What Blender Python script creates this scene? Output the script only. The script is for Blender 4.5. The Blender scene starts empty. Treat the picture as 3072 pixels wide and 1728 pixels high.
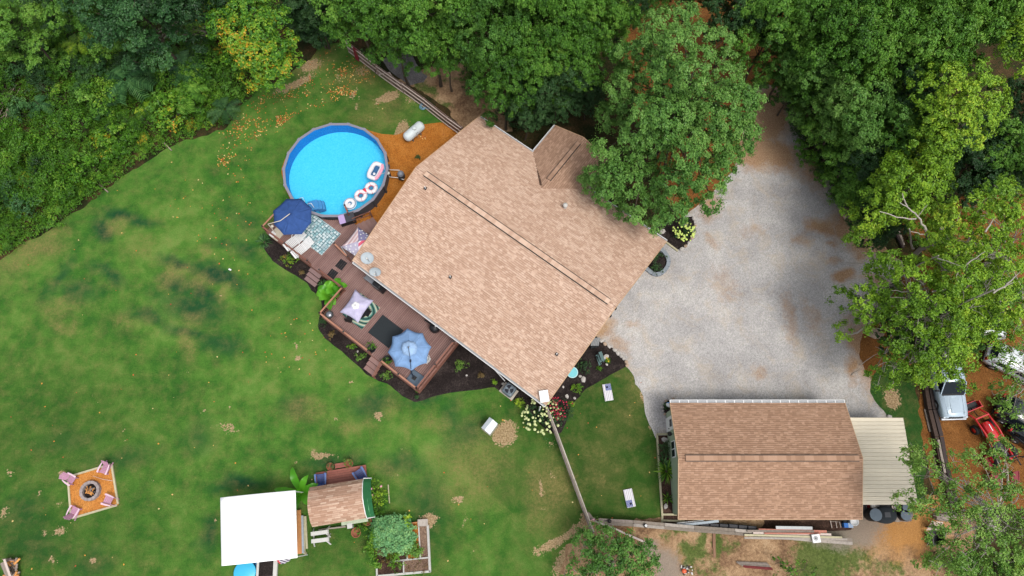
import bpy, math, random
import numpy as np
from mathutils import Vector, Matrix
R = math.radians
sc = bpy.context.scene
COL = sc.collection
rnd = random.Random(7)
# ------------------------------------------------------------------ camera, sky, sun, exposure
FPX, TH, CAMH = 2075.0, R(18.0), 51.0
cam = bpy.data.cameras.new("camera"); camo = bpy.data.objects.new("camera", cam); COL.objects.link(camo)
camo.location = (0, 0, CAMH); camo.rotation_euler = (TH, 0, 0)
cam.sensor_width = 36.0; cam.lens = 36.0 * FPX / 3072.0; cam.clip_end = 2000; cam.clip_start = 0.5
sc.camera = camo
world = bpy.data.worlds.new("World"); sc.world = world; world.use_nodes = True
nt = world.node_tree; nt.nodes.clear()
sky = nt.nodes.new("ShaderNodeTexSky"); sky.sky_type = 'NISHITA'; sky.sun_disc = False
sky.sun_elevation = R(64); sky.sun_rotation = R(140); sky.air_density = 1.0; sky.dust_density = 3.0; sky.ozone_density = 1.0
bg = nt.nodes.new("ShaderNodeBackground"); bg.inputs[1].default_value = 0.15
wo = nt.nodes.new("ShaderNodeOutputWorld"); hs = nt.nodes.new('ShaderNodeHueSaturation'); hs.inputs['Saturation'].default_value = .28   # thin even cloud
nt.links.new(sky.outputs[0], hs.inputs['Color']); nt.links.new(hs.outputs[0], bg.inputs[0]); nt.links.new(bg.outputs[0], wo.inputs[0])
sun = bpy.data.lights.new("sun", 'SUN'); sun.energy = 1.5; sun.angle = R(20); sun.color = (1.0, 0.95, 0.87)
suno = bpy.data.objects.new("sun", sun); COL.objects.link(suno); suno.location = (40, -40, 80)
SD = Vector((math.sin(R(140)) * math.cos(R(64)), math.cos(R(140)) * math.cos(R(64)), math.sin(R(64))))
suno.rotation_euler = SD.to_track_quat('Z', 'Y').to_euler()
sc.view_settings.view_transform = 'Standard'; sc.view_settings.look = 'None'; sc.view_settings.gamma = 1
sc.view_settings.use_curve_mapping = False; sc.view_settings.exposure = 0.75
sc.render.engine = 'CYCLES'
sc.cycles.use_denoising = True
sc.cycles.max_bounces = 6; sc.cycles.diffuse_bounces = 3; sc.cycles.transparent_max_bounces = 8

# ------------------------------------------------------------------ placing helpers (a photograph pixel and a height give a point of the place)
def P(u, v, z=0.0):
    a = (u - 1536) / FPX; b = -(v - 864) / FPX
    y = b * math.cos(TH) + math.sin(TH); zz = b * math.sin(TH) - math.cos(TH)
    t = (CAMH - z) / -zz
    return Vector((a * t, y * t, z))
def Q(x, y, z=0.0): return P(x * 1.19255, y * 1.19255, z)
def CR(ox, oy, w, W=1932.0): return lambda x, y, z=0.0: P(ox + x * w / W, oy + y * w / W, z)
t22 = CR(768, 576, 768); t32 = CR(1536, 576, 768); t42 = CR(2304, 576, 768)
t13 = CR(0, 1152, 768); t23 = CR(768, 1152, 768); t33 = CR(1536, 1152, 768); t43 = CR(2304, 1152, 768)
t21 = CR(768, 0, 768); t31 = CR(1536, 0, 768); t41 = CR(2304, 0, 768); t11 = CR(0, 0, 768); t12 = CR(0, 576, 768)
dk = CR(780, 560, 400); dk2 = CR(930, 800, 470, 1746); plc = CR(830, 350, 440); vh = CR(2700, 950, 372, 980)
stc = CR(960, 620, 200); trc = CR(2880, 1200, 192, 927); acc = CR(1420, 1080, 300, 1976); fpc = CR(170, 1370, 210, 1521)
shc = CR(880, 1370, 250, 1907); cnc = CR(640, 1540, 360, 2576); gdc = CR(1080, 1530, 240, 1756); gtc = CR(1750, 1520, 300, 2090)
bhc = CR(1980, 1540, 340, 2576); ctc = CR(2430, 1480, 370, 2162); gcc = CR(1950, 1180, 200, 1811); bnc = CR(1760, 1010, 160, 1656)
fnc = CR(1010, 110, 400); hbc = CR(1940, 630, 200, 1380); ptc = CR(1160, 300, 170, 1895); dk3 = CR(1000, 780, 300, 1976); umc = CR(1100, 1020, 200, 1811)
def ang(a, b): return math.atan2(b[1] - a[1], b[0] - a[0])

# house frame: e along the eave, n across it
HO = Vector((-11.62, 17.54, 0)); HA = R(-37.0)
He = Vector((math.cos(HA), math.sin(HA), 0)); Hn = Vector((-math.sin(HA), math.cos(HA), 0))
def H(e, n, z=0.0): return HO + He * e + Hn * n + Vector((0, 0, z))
def toH(p): d = Vector((p[0], p[1], 0)) - HO; return d.dot(He), d.dot(Hn)

# ------------------------------------------------------------------ noise
def _h(ix, iy, s):
    v = (ix * 374761393 + iy * 668265263 + s * 1442695041) & 0xffffffff
    v = ((v ^ (v >> 13)) * 1274126177) & 0xffffffff
    return ((v ^ (v >> 16)) & 0xffff) / 65535.0
def vnoise(x, y, s=0):
    x = np.asarray(x, float); y = np.asarray(y, float)
    ix = np.floor(x).astype(np.int64); iy = np.floor(y).astype(np.int64); fx = x - ix; fy = y - iy
    fx = fx * fx * (3 - 2 * fx); fy = fy * fy * (3 - 2 * fy)
    a = _h(ix, iy, s); b = _h(ix + 1, iy, s); c = _h(ix, iy + 1, s); d = _h(ix + 1, iy + 1, s)
    return a + (b - a) * fx + (c - a) * fy + (a - b - c + d) * fx * fy
def fbm(x, y, s=0, o=4):
    r = 0; a = .5
    for i in range(o): r = r + a * vnoise(np.asarray(x) * 2 ** i, np.asarray(y) * 2 ** i, s + i); a *= .5
    return r / (1 - .5 ** o)

# ------------------------------------------------------------------ materials
MATS = {}
class NT:
    def __init__(s, name):
        s.m = bpy.data.materials.new(name); s.m.use_nodes = True; s.t = s.m.node_tree; s.t.nodes.clear()
        s.out = s.t.nodes.new("ShaderNodeOutputMaterial")
    def n(s, typ, **kw):
        nd = s.t.nodes.new(typ)
        for k, v in kw.items(): setattr(nd, k, v)
        return nd
    def l(s, a, b): s.t.links.new(a, b)
    def inp(s, sock, v):
        if hasattr(v, 'is_output') or isinstance(v, bpy.types.NodeSocket): s.l(v, sock)
        elif isinstance(v, (tuple, list)) and len(v) == 3 and sock.type == 'RGBA': sock.default_value = (*v, 1)
        else: sock.default_value = v
    def math(s, op, a, b=0.0, c=None):
        nd = s.n("ShaderNodeMath", operation=op); s.inp(nd.inputs[0], a); s.inp(nd.inputs[1], b)
        if c is not None: s.inp(nd.inputs[2], c)
        return nd.outputs[0]
    def noise(s, vec, scale, detail=3, rough=.55, dist=0.0):
        nd = s.n("ShaderNodeTexNoise"); s.l(vec, nd.inputs['Vector']); nd.inputs['Scale'].default_value = scale
        nd.inputs['Detail'].default_value = detail; nd.inputs['Roughness'].default_value = rough; nd.inputs['Distortion'].default_value = dist
        return nd.outputs['Fac']
    def ramp(s, fac, stops):
        nd = s.n("ShaderNodeValToRGB"); s.inp(nd.inputs[0], fac); el = nd.color_ramp.elements
        while len(el) < len(stops): el.new(.5)
        for e, (p, c) in zip(el, stops):
            e.position = p; e.color = (*(c if isinstance(c, tuple) else (c, c, c)), 1)
        return nd.outputs[0]
    def mix(s, f, a, b, mode='MIX'):
        nd = s.n("ShaderNodeMix", data_type='RGBA', blend_type=mode); s.inp(nd.inputs[0], f); s.inp(nd.inputs[6], a); s.inp(nd.inputs[7], b)
        return nd.outputs[2]
    def geo(s): return s.n("ShaderNodeNewGeometry").outputs['Position']
    def obj(s): return s.n("ShaderNodeTexCoord").outputs['Object']
    def attr(s, name): return s.n("ShaderNodeAttribute", attribute_name=name).outputs['Fac']
    def orand(s): return s.n("ShaderNodeObjectInfo").outputs['Random']
    def bump(s, h, st=.5, d=.02):
        nd = s.n("ShaderNodeBump"); nd.inputs['Strength'].default_value = st; nd.inputs['Distance'].default_value = d; s.l(h, nd.inputs['Height']); return nd.outputs[0]
    def bsdf(s, col, rough=.8, metal=0.0, normal=None, spec=.35, **kw):
        nd = s.n("ShaderNodeBsdfPrincipled"); s.inp(nd.inputs['Base Color'], col); s.inp(nd.inputs['Roughness'], rough)
        nd.inputs['Metallic'].default_value = metal; nd.inputs['Specular IOR Level'].default_value = spec
        if normal is not None: s.l(normal, nd.inputs['Normal'])
        for k, v in kw.items(): s.inp(nd.inputs[k], v)
        s.l(nd.outputs[0], s.out.inputs[0]); return nd
def mat(name, col, rough=.7, metal=0.0, var=.18, scale=6.0, spec=.35, bump=.25, grain=None, **kw):
    """paint, plastic, wood or metal of one colour with mottling and wear; grain stretches the mottling along x"""
    if name in MATS: return MATS[name]
    t = NT(name); v = t.obj()
    if grain:
        mp = t.n("ShaderNodeMapping"); t.l(v, mp.inputs[0]); mp.inputs['Scale'].default_value = grain; v = mp.outputs[0]
    n1 = t.noise(v, scale, 5, .6); n2 = t.noise(v, scale * 7, 2, .5)
    f = t.math('ADD', t.math('MULTIPLY', n1, .7), t.math('MULTIPLY', n2, .3))
    f = t.math('ADD', f, t.math('MULTIPLY', t.math('SUBTRACT', t.orand(), .5), var * 1.2))
    lo = tuple(max(0, c * (1 - var * 1.6)) for c in col); hi = tuple(min(1, c * (1 + var * 1.4)) for c in col)
    c = t.ramp(f, [(.25, lo), (.5, col), (.78, hi)])
    t.bsdf(c, rough, metal, t.bump(n2, bump, .01) if bump else None, spec, **kw)
    MATS[name] = t.m; return t.m

# ------------------------------------------------------------------ objects
W = {}
def _mw(loc, rz): return Matrix.Translation(loc) @ Matrix.Rotation(rz, 4, 'Z')
def tag(o, label=None, cat=None, group=None, kind=None):
    if label: o['label'] = label
    if cat: o['category'] = cat
    if group: o['group'] = group
    if kind: o['kind'] = kind
    return o
def thing(name, label, cat, loc=(0, 0, 0), rz=0.0, group=None):
    o = bpy.data.objects.new(name, None); COL.objects.link(o); o.empty_display_size = .2
    o.location = loc; o.rotation_euler = (0, 0, rz); W[o.name] = _mw(Vector(loc), rz)
    return tag(o, label, cat, group)
def put(o, parent=None, M=None):
    """link an object whose mesh is in world coordinates (M None) or placed by matrix M, under parent"""
    COL.objects.link(o)
    pm = W[parent.name] if parent else Matrix.Identity(4)
    if parent: o.parent = parent
    o.matrix_local = pm.inverted() @ (M or Matrix.Identity(4))
    W[o.name] = M or Matrix.Identity(4)
    return o
def newobj(name, me, m=None, parent=None, M=None):
    o = bpy.data.objects.new(name, me)
    if m is not None and not me.materials: me.materials.append(m)
    if m is not None and me.materials[0] is not m:
        put(o, parent, M); o.material_slots[0].link = 'OBJECT'; o.material_slots[0].material = m; return o
    return put(o, parent, M)
def copy_tree(o, parent=None, loc=None, rz=None, label=None):
    c = o.copy(); COL.objects.link(c)
    if parent: c.parent = parent
    if loc is not None: c.location = loc
    if rz is not None: c.rotation_euler = (0, 0, rz)
    if label: c['label'] = label
    for ch in list(o.children): copy_tree(ch, c)
    return c
def fastmesh(name, V, Fq, attrs=None, smooth=False):
    """V (n,3); Fq (m,k) equal-size faces; attrs: face-domain floats"""
    me = bpy.data.meshes.new(name); V = np.asarray(V, np.float32); Fq = np.asarray(Fq, np.int32); m, k = Fq.shape
    me.vertices.add(len(V)); me.vertices.foreach_set('co', V.ravel())
    me.loops.add(m * k); me.loops.foreach_set('vertex_index', Fq.ravel())
    me.polygons.add(m); me.polygons.foreach_set('loop_start', np.arange(0, m * k, k, dtype=np.int32))
    try: me.polygons.foreach_set('loop_total', np.full(m, k, np.int32))
    except Exception: pass
    for an, (dom, data) in (attrs or {}).items():
        a = me.attributes.new(an, 'FLOAT', dom); a.data.foreach_set('value', np.asarray(data, np.float32))
    me.update(calc_edges=True)
    me.polygons.foreach_set('use_smooth', np.full(m, bool(smooth)))
    return me
class MB:
    def __init__(s, M=None): s.v = []; s.f = []; s.M = M; s.sm = []
    def add(s, vs, fs, smooth=False):
        k = len(s.v); s.v += [tuple(s.M @ Vector(v)) if s.M is not None else tuple(v) for v in vs]
        s.f += [tuple(i + k for i in f) for f in fs]; s.sm += [smooth] * len(fs); return s
    def box(s, c, d, rz=0.0, rx=0.0, ry=0.0, M=None):
        M = M or (Matrix.Translation(c) @ Matrix.Rotation(rz, 4, 'Z') @ Matrix.Rotation(ry, 4, 'Y') @ Matrix.Rotation(rx, 4, 'X'))
        x, y, z = d[0] / 2, d[1] / 2, d[2] / 2
        vs = [M @ Vector((a * x, b * y, e * z)) for e in (-1, 1) for b in (-1, 1) for a in (-1, 1)]
        return s.add(vs, [(0, 2, 3, 1), (4, 5, 7, 6), (0, 1, 5, 4), (2, 6, 7, 3), (0, 4, 6, 2), (1, 3, 7, 5)])
    def beam(s, a, b, w, h, up=(0, 0, 1)):
        a = Vector(a); b = Vector(b); d = b - a; L = d.length; x = d.normalized(); u = Vector(up)
        y = u.cross(x)
        if y.length < 1e-4: y = Vector((0, 1, 0)).cross(x)
        y.normalize(); z = x.cross(y)
        M = Matrix((x, y, z)).transposed().to_4x4(); M.translation = (a + b) / 2
        return s.box(None, (L, w, h), M=M)
    def prism(s, poly, z0, z1):
        n = len(poly); s.add([(p[0], p[1], z0) for p in poly] + [(p[0], p[1], z1) for p in poly],
            [tuple(range(n))[::-1], tuple(range(n, 2 * n))] + [(i, (i + 1) % n, n + (i + 1) % n, n + i) for i in range(n)]); return s
    def tube(s, pts, rad, n=8, cap=True, smooth=True):
        pts = [Vector(p) for p in pts]; rad = [rad] * len(pts) if isinstance(rad, (int, float)) else rad
        vs = []; prev = None
        for i, p in enumerate(pts):
            d = (pts[min(i + 1, len(pts) - 1)] - pts[max(i - 1, 0)])
            d = d.normalized() if d.length > 1e-6 else Vector((0, 0, 1))
            u = prev if prev is not None else (Vector((0, 0, 1)) if abs(d.z) < .9 else Vector((1, 0, 0)))
            x = d.cross(u)
            if x.length < 1e-4: x = d.cross(Vector((1, .3, 0)))
            x.normalize(); y = x.cross(d).normalized(); prev = y
            vs += [p + (x * math.cos(2 * math.pi * j / n) + y * math.sin(2 * math.pi * j / n)) * rad[i] for j in range(n)]
        fs = [(i * n + j, i * n + (j + 1) % n, (i + 1) * n + (j + 1) % n, (i + 1) * n + j) for i in range(len(pts) - 1) for j in range(n)]
        s.add(vs, fs, smooth)
        if cap: k = len(pts) - 1; s.add(vs[:n], [tuple(range(n))]); s.add(vs[k * n:], [tuple(range(n))[::-1]])
        return s
    def lathe(s, prof, c, n=20, axis=None, smooth=True, cap=True):
        M = Matrix.Translation(c)
        if axis is not None: M = M @ Vector((0, 0, 1)).rotation_difference(Vector(axis)).to_matrix().to_4x4()
        vs = [M @ Vector((r * math.cos(2 * math.pi * j / n), r * math.sin(2 * math.pi * j / n), z)) for r, z in prof for j in range(n)]
        fs = [(i * n + j, i * n + (j + 1) % n, (i + 1) * n + (j + 1) % n, (i + 1) * n + j) for i in range(len(prof) - 1) for j in range(n)]
        s.add(vs, fs, smooth)
        if cap and prof[0][0] > 1e-4 and abs(prof[0][1] - prof[1][1]) > 1e-6: s.add(vs[:n], [tuple(range(n))[::-1]])
        if cap and prof[-1][0] > 1e-4 and abs(prof[-1][1] - prof[-2][1]) > 1e-6: s.add(vs[-n:], [tuple(range(n))])
        return s
    def cyl(s, c, r, z0, z1, n=20): return s.lathe([(r, z0), (r, z1)], c, n, smooth=False)
    def mesh(s, name):
        me = bpy.data.meshes.new(name); me.from_pydata(s.v, [], s.f)
        if any(s.sm): me.polygons.foreach_set('use_smooth', s.sm)
        me.update(); return me
    def build(s, name, m, parent=None, M=None):
        me = s.mesh(name); o = newobj(name, me, m, parent, M)
        return o
def bevel(o, w=.01, seg=2):
    md = o.modifiers.new('bevel', 'BEVEL'); md.width = w; md.segments = seg; md.limit_method = 'ANGLE'; md.angle_limit = R(35); return o

# ------------------------------------------------------------------ ground sheets
def inside(px, py, poly):
    px = np.asarray(px); py = np.asarray(py); r = np.zeros(px.shape, bool); n = len(poly)
    for i in range(n):
        x1, y1 = poly[i][0], poly[i][1]; x2, y2 = poly[(i + 1) % n][0], poly[(i + 1) % n][1]
        if y1 == y2: continue
        c = ((y1 > py) != (y2 > py)) & (px < (x2 - x1) * (py - y1) / (y2 - y1) + x1); r ^= c
    return r
def rough_poly(poly, step=.3, amp=.12, seed=0, fr=1.3):
    out = []; n = len(poly)
    for i in range(n):
        a = Vector(poly[i][:2]); b = Vector(poly[(i + 1) % n][:2]); L = (b - a).length; k = max(1, min(400, int(L / step)))
        nx = Vector((-(b - a).y, (b - a).x)) / max(L, 1e-6)
        for j in range(k):
            p = a + (b - a) * j / k; d = (float(fbm(p.x * fr, p.y * fr, seed, 3)) - .5) * 2 * amp + (float(vnoise(p.x * 6, p.y * 6, seed + 9)) - .5) * amp * .7
            out.append(p + nx * d)
    return out
def sheet(name, poly, z, m, cell=.3, amp=.12, masks=None, parent=None, seed=0, relief=0.0, step=.3, label=None):
    pl = np.array([(p[0], p[1]) for p in (rough_poly(poly, step, amp, seed) if amp > 0 else rough_poly(poly, 1.0, 0, seed))])
    x0, y0 = pl.min(0) - cell * 1.01; x1, y1 = pl.max(0) + cell * 1.01
    nx = int((x1 - x0) / cell) + 2; ny = int((y1 - y0) / cell) + 2
    gx, gy = np.meshgrid(x0 + np.arange(nx) * cell, y0 + np.arange(ny) * cell, indexing='ij')
    ins = inside(gx, gy, pl)
    cm = ins[:-1, :-1] | ins[1:, :-1] | ins[:-1, 1:] | ins[1:, 1:]
    idx = -np.ones((nx, ny), int); use = np.zeros((nx, ny), bool)
    for a in (0, 1):
        for b in (0, 1): use[a:nx - 1 + a, b:ny - 1 + b] |= cm
    V = np.stack([gx[use], gy[use]], 1); idx[use] = np.arange(len(V)); o = ~ins[use]
    A = pl; B = np.roll(pl, -1, 0); D = B - A; L2 = (D ** 2).sum(1) + 1e-12
    po = V[o]
    if len(po):
        for s0 in range(0, len(po), 2000):
            q = po[s0:s0 + 2000]; t = np.clip(((q[:, None] - A[None]) * D[None]).sum(2) / L2, 0, 1); c = A[None] + t[..., None] * D[None]
            k = ((c - q[:, None]) ** 2).sum(2).argmin(1); po[s0:s0 + 2000] = c[np.arange(len(q)), k]
        V[o] = po
    i, j = np.nonzero(cm)
    Fc = np.stack([idx[i, j], idx[i + 1, j], idx[i + 1, j + 1], idx[i, j + 1]], 1)
    zz = np.full(len(V), z)
    if relief: zz = zz + np.where(o, 0, relief * (fbm(V[:, 0] * 2.2, V[:, 1] * 2.2, seed + 3, 3)))
    at = {k: ('POINT', f(V[:, 0], V[:, 1])) for k, f in (masks or {}).items()}
    me = fastmesh(name, np.column_stack([V, zz]), Fc, at, smooth=True)
    ob = newobj(name, me, m, parent)
    if parent is None: ob['kind'] = 'structure'
    return ob
def blobs(items, warp=.5, seed=0, fall=1.0):
    """soft patches: (point, rx, ry, angle deg, strength)"""
    def f(x, y):
        wx = x + (fbm(x * .9, y * .9, seed, 3) - .5) * 2 * warp; wy = y + (fbm(x * .9, y * .9, seed + 20, 3) - .5) * 2 * warp
        r = np.zeros_like(x)
        for p, rx, ry, an, st in items:
            c, s = math.cos(R(an)), math.sin(R(an)); dx, dy = wx - p[0], wy - p[1]
            u = (dx * c + dy * s) / rx; w = (-dx * s + dy * c) / ry
            r = np.maximum(r, st * np.clip(1.25 - np.sqrt(u * u + w * w), 0, 1) ** fall)
        return r
    return f
def A(r, g, b, k=1.45):
    """surface colour from the tone it shows in even light"""
    f = lambda c: ((c / 255 + .055) / 1.055) ** 2.4 if c > 10 else c / 255 / 12.92
    return tuple(min(.85, f(c) / k) for c in (r, g, b))
# ================================================================== GROUND MATERIALS
def m_grass():
    t = NT('lawn_grass'); g = t.geo()
    big = t.noise(g, .16, 4, .6); mid = t.noise(g, .75, 4, .62, .4); fine = t.noise(g, 9, 3, .6); bl = t.noise(g, 38, 2, .6)
    f = t.math('ADD', t.math('MULTIPLY', big, .45), t.math('ADD', t.math('MULTIPLY', mid, .4), t.math('MULTIPLY', fine, .15)))
    c = t.ramp(f, [(.36, A(42, 92, 34)), (.46, A(65, 114, 40)), (.54, A(87, 130, 50)), (.66, A(116, 146, 70))])
    lush = t.attr('lush'); dry = t.attr('dry'); bare = t.attr('bare'); shade = t.attr('dark_olive')
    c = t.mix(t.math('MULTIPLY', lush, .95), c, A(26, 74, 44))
    c = t.mix(t.math('MULTIPLY', shade, .75), c, A(48, 78, 28))  # broad soft patches of darker olive green grass
    dn = t.math('MULTIPLY', t.ramp(t.noise(g, 1.1, 5, .65), [(.44, 0.0), (.72, 1.0)]), .42)
    df = t.math('MULTIPLY', t.math('ADD', dry, dn), t.ramp(t.noise(g, 5, 4, .7), [(.3, .25), (.65, 1.0)])); 
    c = t.mix(t.math('MINIMUM', df, .85), c, A(150, 132, 84))
    bf = t.math('GREATER_THAN', t.math('ADD', bare, t.math('MULTIPLY', t.math('SUBTRACT', t.noise(g, 4.5, 6, .75), .5), 1.7)), .56)
    c = t.mix(t.math('MULTIPLY', bf, .85), c, t.ramp(fine, [(.35, A(148, 116, 84)), (.65, A(204, 176, 140))]))
    c = t.mix(.9, c, t.ramp(t.math('ADD', t.math('MULTIPLY', bl, .6), t.math('MULTIPLY', t.noise(g, 16, 3, .75), .4)), [(.34, .3), (.5, .5), (.66, .72)]), 'OVERLAY')
    t.bsdf(c, .95, 0, t.bump(t.math('ADD', bl, fine), .9, .05), .12); return t.m
def m_gravel():
    t = NT('driveway_gravel'); g = t.geo(); n1 = t.noise(g, .35, 5, .6); n2 = t.noise(g, 12, 3, .7)
    vo = t.n("ShaderNodeTexVoronoi"); t.l(g, vo.inputs[0]); vo.inputs['Scale'].default_value = 16
    c = t.ramp(n1, [(.3, A(160, 157, 156)), (.5, A(178, 175, 173)), (.7, A(194, 190, 186))])
    c = t.mix(.36, c, t.ramp(vo.outputs['Color'], [(.1, .18), (.5, .5), (.92, .85)]), 'OVERLAY')
    st = t.attr('straw'); bf = t.math('ADD', st, t.math('MULTIPLY', t.math('SUBTRACT', t.noise(g, 2.2, 6, .75, .5), .5), 1.1))
    c = t.mix(t.ramp(bf, [(.28, 0.0), (1.0, .9)]), c, t.ramp(n2, [(.3, A(132, 92, 60)), (.55, A(176, 138, 100)), (.75, A(196, 172, 144))]))
    gold = t.ramp(t.noise(g, .55, 5, .7, .8), [(.5, 0.0), (.72, .36)])
    c = t.mix(gold, c, A(196, 172, 135))
    sp = t.math('LESS_THAN', t.noise(g, 7.5, 2, .5), .27); c = t.mix(t.math('MULTIPLY', sp, .6), c, A(95, 80, 68))
    t.bsdf(c, .95, 0, t.bump(t.math('ADD', vo.outputs['Distance'], n2), .6, .03), .2); return t.m
def m_straw(name, a, b, c3, sc1=14, spk=.0):
    t = NT(name); g = t.geo(); n1 = t.noise(g, .8, 5, .65); n2 = t.noise(g, sc1, 4, .75, .3)
    vo = t.n("ShaderNodeTexVoronoi"); t.l(g, vo.inputs[0]); vo.inputs['Scale'].default_value = 22
    f = t.math('ADD', t.math('MULTIPLY', n1, .45), t.math('MULTIPLY', n2, .55))
    c = t.ramp(f, [(.33, a), (.5, b), (.68, c3)])
    c = t.mix(.5, c, t.ramp(vo.outputs['Color'], [(.1, .2), (.5, .5), (.95, .85)]), 'OVERLAY')
    t.bsdf(c, .95, 0, t.bump(t.math('ADD', vo.outputs['Distance'], n2), .8, .04), .15); return t.m
M_grass = m_grass(); M_gravel = m_gravel()
M_orange = m_straw('orange_mulch', A(150, 88, 30), A(188, 118, 48), A(214, 150, 78))
M_rust = m_straw('rust_mulch', A(98, 62, 32), A(132, 86, 42), A(160, 112, 64))
M_black = m_straw('black_mulch', A(20, 16, 14), A(42, 35, 34), A(86, 76, 72))
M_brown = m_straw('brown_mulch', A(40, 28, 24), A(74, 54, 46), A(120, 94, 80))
def m_forest():
    t = NT('forest_floor'); g = t.geo(); n1 = t.noise(g, .5, 5, .65, .4); n2 = t.noise(g, 6, 5, .75)
    f = t.math('ADD', t.math('MULTIPLY', n1, .6), t.math('MULTIPLY', n2, .4))
    c = t.ramp(f, [(.34, A(24, 30, 16)), (.46, A(44, 50, 26)), (.55, A(74, 60, 38)), (.66, A(104, 80, 54))])
    t.bsdf(c, .95, 0, t.bump(n2, .9, .08), .1); return t.m
def m_dirt():
    t = NT('dry_dirt'); g = t.geo(); n1 = t.noise(g, .5, 5, .65, .6); n2 = t.noise(g, 5, 6, .78, .5); n3 = t.noise(g, 22, 3, .7)
    f = t.math('ADD', t.math('MULTIPLY', n1, .5), t.math('MULTIPLY', n2, .5))
    c = t.ramp(f, [(.33, A(92, 70, 54)), (.45, A(138, 108, 82)), (.55, A(178, 146, 112)), (.68, A(204, 176, 142))])
    gr = t.ramp(t.math('ADD', t.attr('green'), t.math('MULTIPLY', t.math('SUBTRACT', t.noise(g, 1.6, 6, .75), .5), 1.5)), [(.42, 0.0), (.7, .85)])
    c = t.mix(gr, c, t.ramp(n2, [(.3, A(44, 72, 26)), (.7, A(92, 122, 52))]))
    go = t.ramp(t.math('ADD', t.attr('gold'), t.math('MULTIPLY', t.math('SUBTRACT', n2, .5), .8)), [(.35, 0.0), (.8, .85)])
    c = t.mix(go, c, t.ramp(n3, [(.3, A(160, 108, 58)), (.7, A(206, 152, 86))]))
    gy = t.ramp(t.math('ADD', t.attr('grey'), t.math('MULTIPLY', t.math('SUBTRACT', n2, .5), 1.0)), [(.4, 0.0), (.75, .85)])
    c = t.mix(gy, c, A(150, 138, 126))
    c = t.mix(.6, c, t.ramp(n3, [(.3, .3), (.5, .5), (.7, .75)]), 'OVERLAY')
    t.bsdf(c, .95, 0, t.bump(t.math('ADD', n2, n3), .8, .05), .1); return t.m
M_forest = m_forest(); M_dirt = m_dirt()

# ================================================================== GROUND SHEETS
g = newobj('ground', MB().box((0, 20, -.26), (420, 420, .5)).mesh('ground'), M_forest); g['kind'] = 'structure'
LP = [Q(*p) for p in [(-400, 760), (0, 652), (60, 612), (112, 590), (150, 560), (192, 530), (250, 492), (300, 452), (360, 408), (420, 376), (470, 352), (520, 340), (565, 325), (600, 275), (648, 228), (700, 200), (770, 160), (800, 120), (870, 104), (1005, 225), (1160, 325), (1400, 600), (1530, 850), (1612, 920), (1634, 952), (1648, 1000), (1664, 1060), (1676, 1100), (1690, 1325), (1520, 1335), (1500, 1370), (1470, 1410), (1450, 1450), (1440, 1500), (1440, 1750), (-400, 1750)]]
dk_items = [(t12(*p[:2]), p[2], p[3], p[4], p[5]) for p in [(900, 190, 1.6, .6, -18, 1), (1060, 240, 1.8, .55, -8, .95), (770, 280, 1.3, .9, -40, 1.1), (440, 650, .7, 2.2, -20, .8), (600, 740, 2.0, 1.0, -10, .7), (830, 620, 2.2, .6, -32, .85), (1330, 550, 1.8, .55, -22, 1.1), (1640, 630, 3.0, .75, -22, 1.2), (1320, 700, 1.8, .6, -30, .95), (1520, 770, 2.2, .7, -24, 1), (1450, 860, 3.6, 1.3, -18, .9), (1150, 950, 2, .6, -15, .8), (1420, 1060, 2.4, .5, -12, .9), (1660, 1140, 2.2, 1.0, -10, .8), (1680, 400, 1.6, .5, -5, .6), (1850, 430, 1.6, .8, -30, .7), (1850, 220, 2.5, 1.2, -30, .5)]]
dk_items += [(t23(*p[:2]), *p[2:]) for p in [(870, 150, 1.8, 1.0, 20, .8), (600, 600, 2.4, .9, 10, .9), (1100, 600, 2.0, 1.0, 0, .6), (1500, 300, 1, 2.6, 0, .6), (1620, 330, 1.2, 1.4, 0, .7), (1300, 950, 1.5, 3, 0, .7), (1250, 860, 2, 1, 0, .6), (1290, 80, 1.6, .7, 10, .8), (300, 160, 1.2, 1, 0, .5)]]
dk_items += [(t13(*p[:2]), *p[2:]) for p in [(900, 560, 3.2, 1, 10, .6), (1500, 400, 1.4, 1.6, 0, .6), (500, 430, 2.4, 1, 10, .5), (1830, 760, 2.4, .7, 0, 1), (1560, 1150, .8, 1.6, 0, 1), (250, 1230, 2.5, 1.2, 0, .6), (700, 1370, 1.6, 1.2, 0, .6), (150, 1000, 2, 2, 0, .5)]]
dry_items = [(t12(*p[:2]), *p[2:]) for p in [(250, 420, 3.0, 1.6, 30, .9), (120, 560, 2.6, 1.6, 30, .7), (1290, 640, 1.3, .8, 0, .9), (1520, 680, 1.4, .7, 0, .8), (470, 850, 2.0, .7, 0, .7), (460, 980, 1.4, .8, -20, .8), (880, 280, .9, .6, 0, .7), (1570, 420, .8, .8, 0, .7), (1400, 1150, .8, 1.8, 10, .7), (1700, 740, .7, .4, 10, .9), (1000, 980, 1.6, 1.0, 0, .5), (1050, 440, 1.6, 1.2, 0, .5), (1450, 980, 1.4, .6, 0, .6)]]
dry_items += [(t23(*p[:2]), *p[2:]) for p in [(770, 330, 1.6, .9, 0, .7), (1000, 170, 1.2, .7, 0, .5), (1650, 620, 3.2, 3, 40, .7), (1400, 560, 1.4, 1, 0, .5), (350, 200, 2, 1, 0, .5), (1020, 660, 1.6, .8, 0, .5), (1290, 290, 1.2, .8, 0, .6)]]
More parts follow.
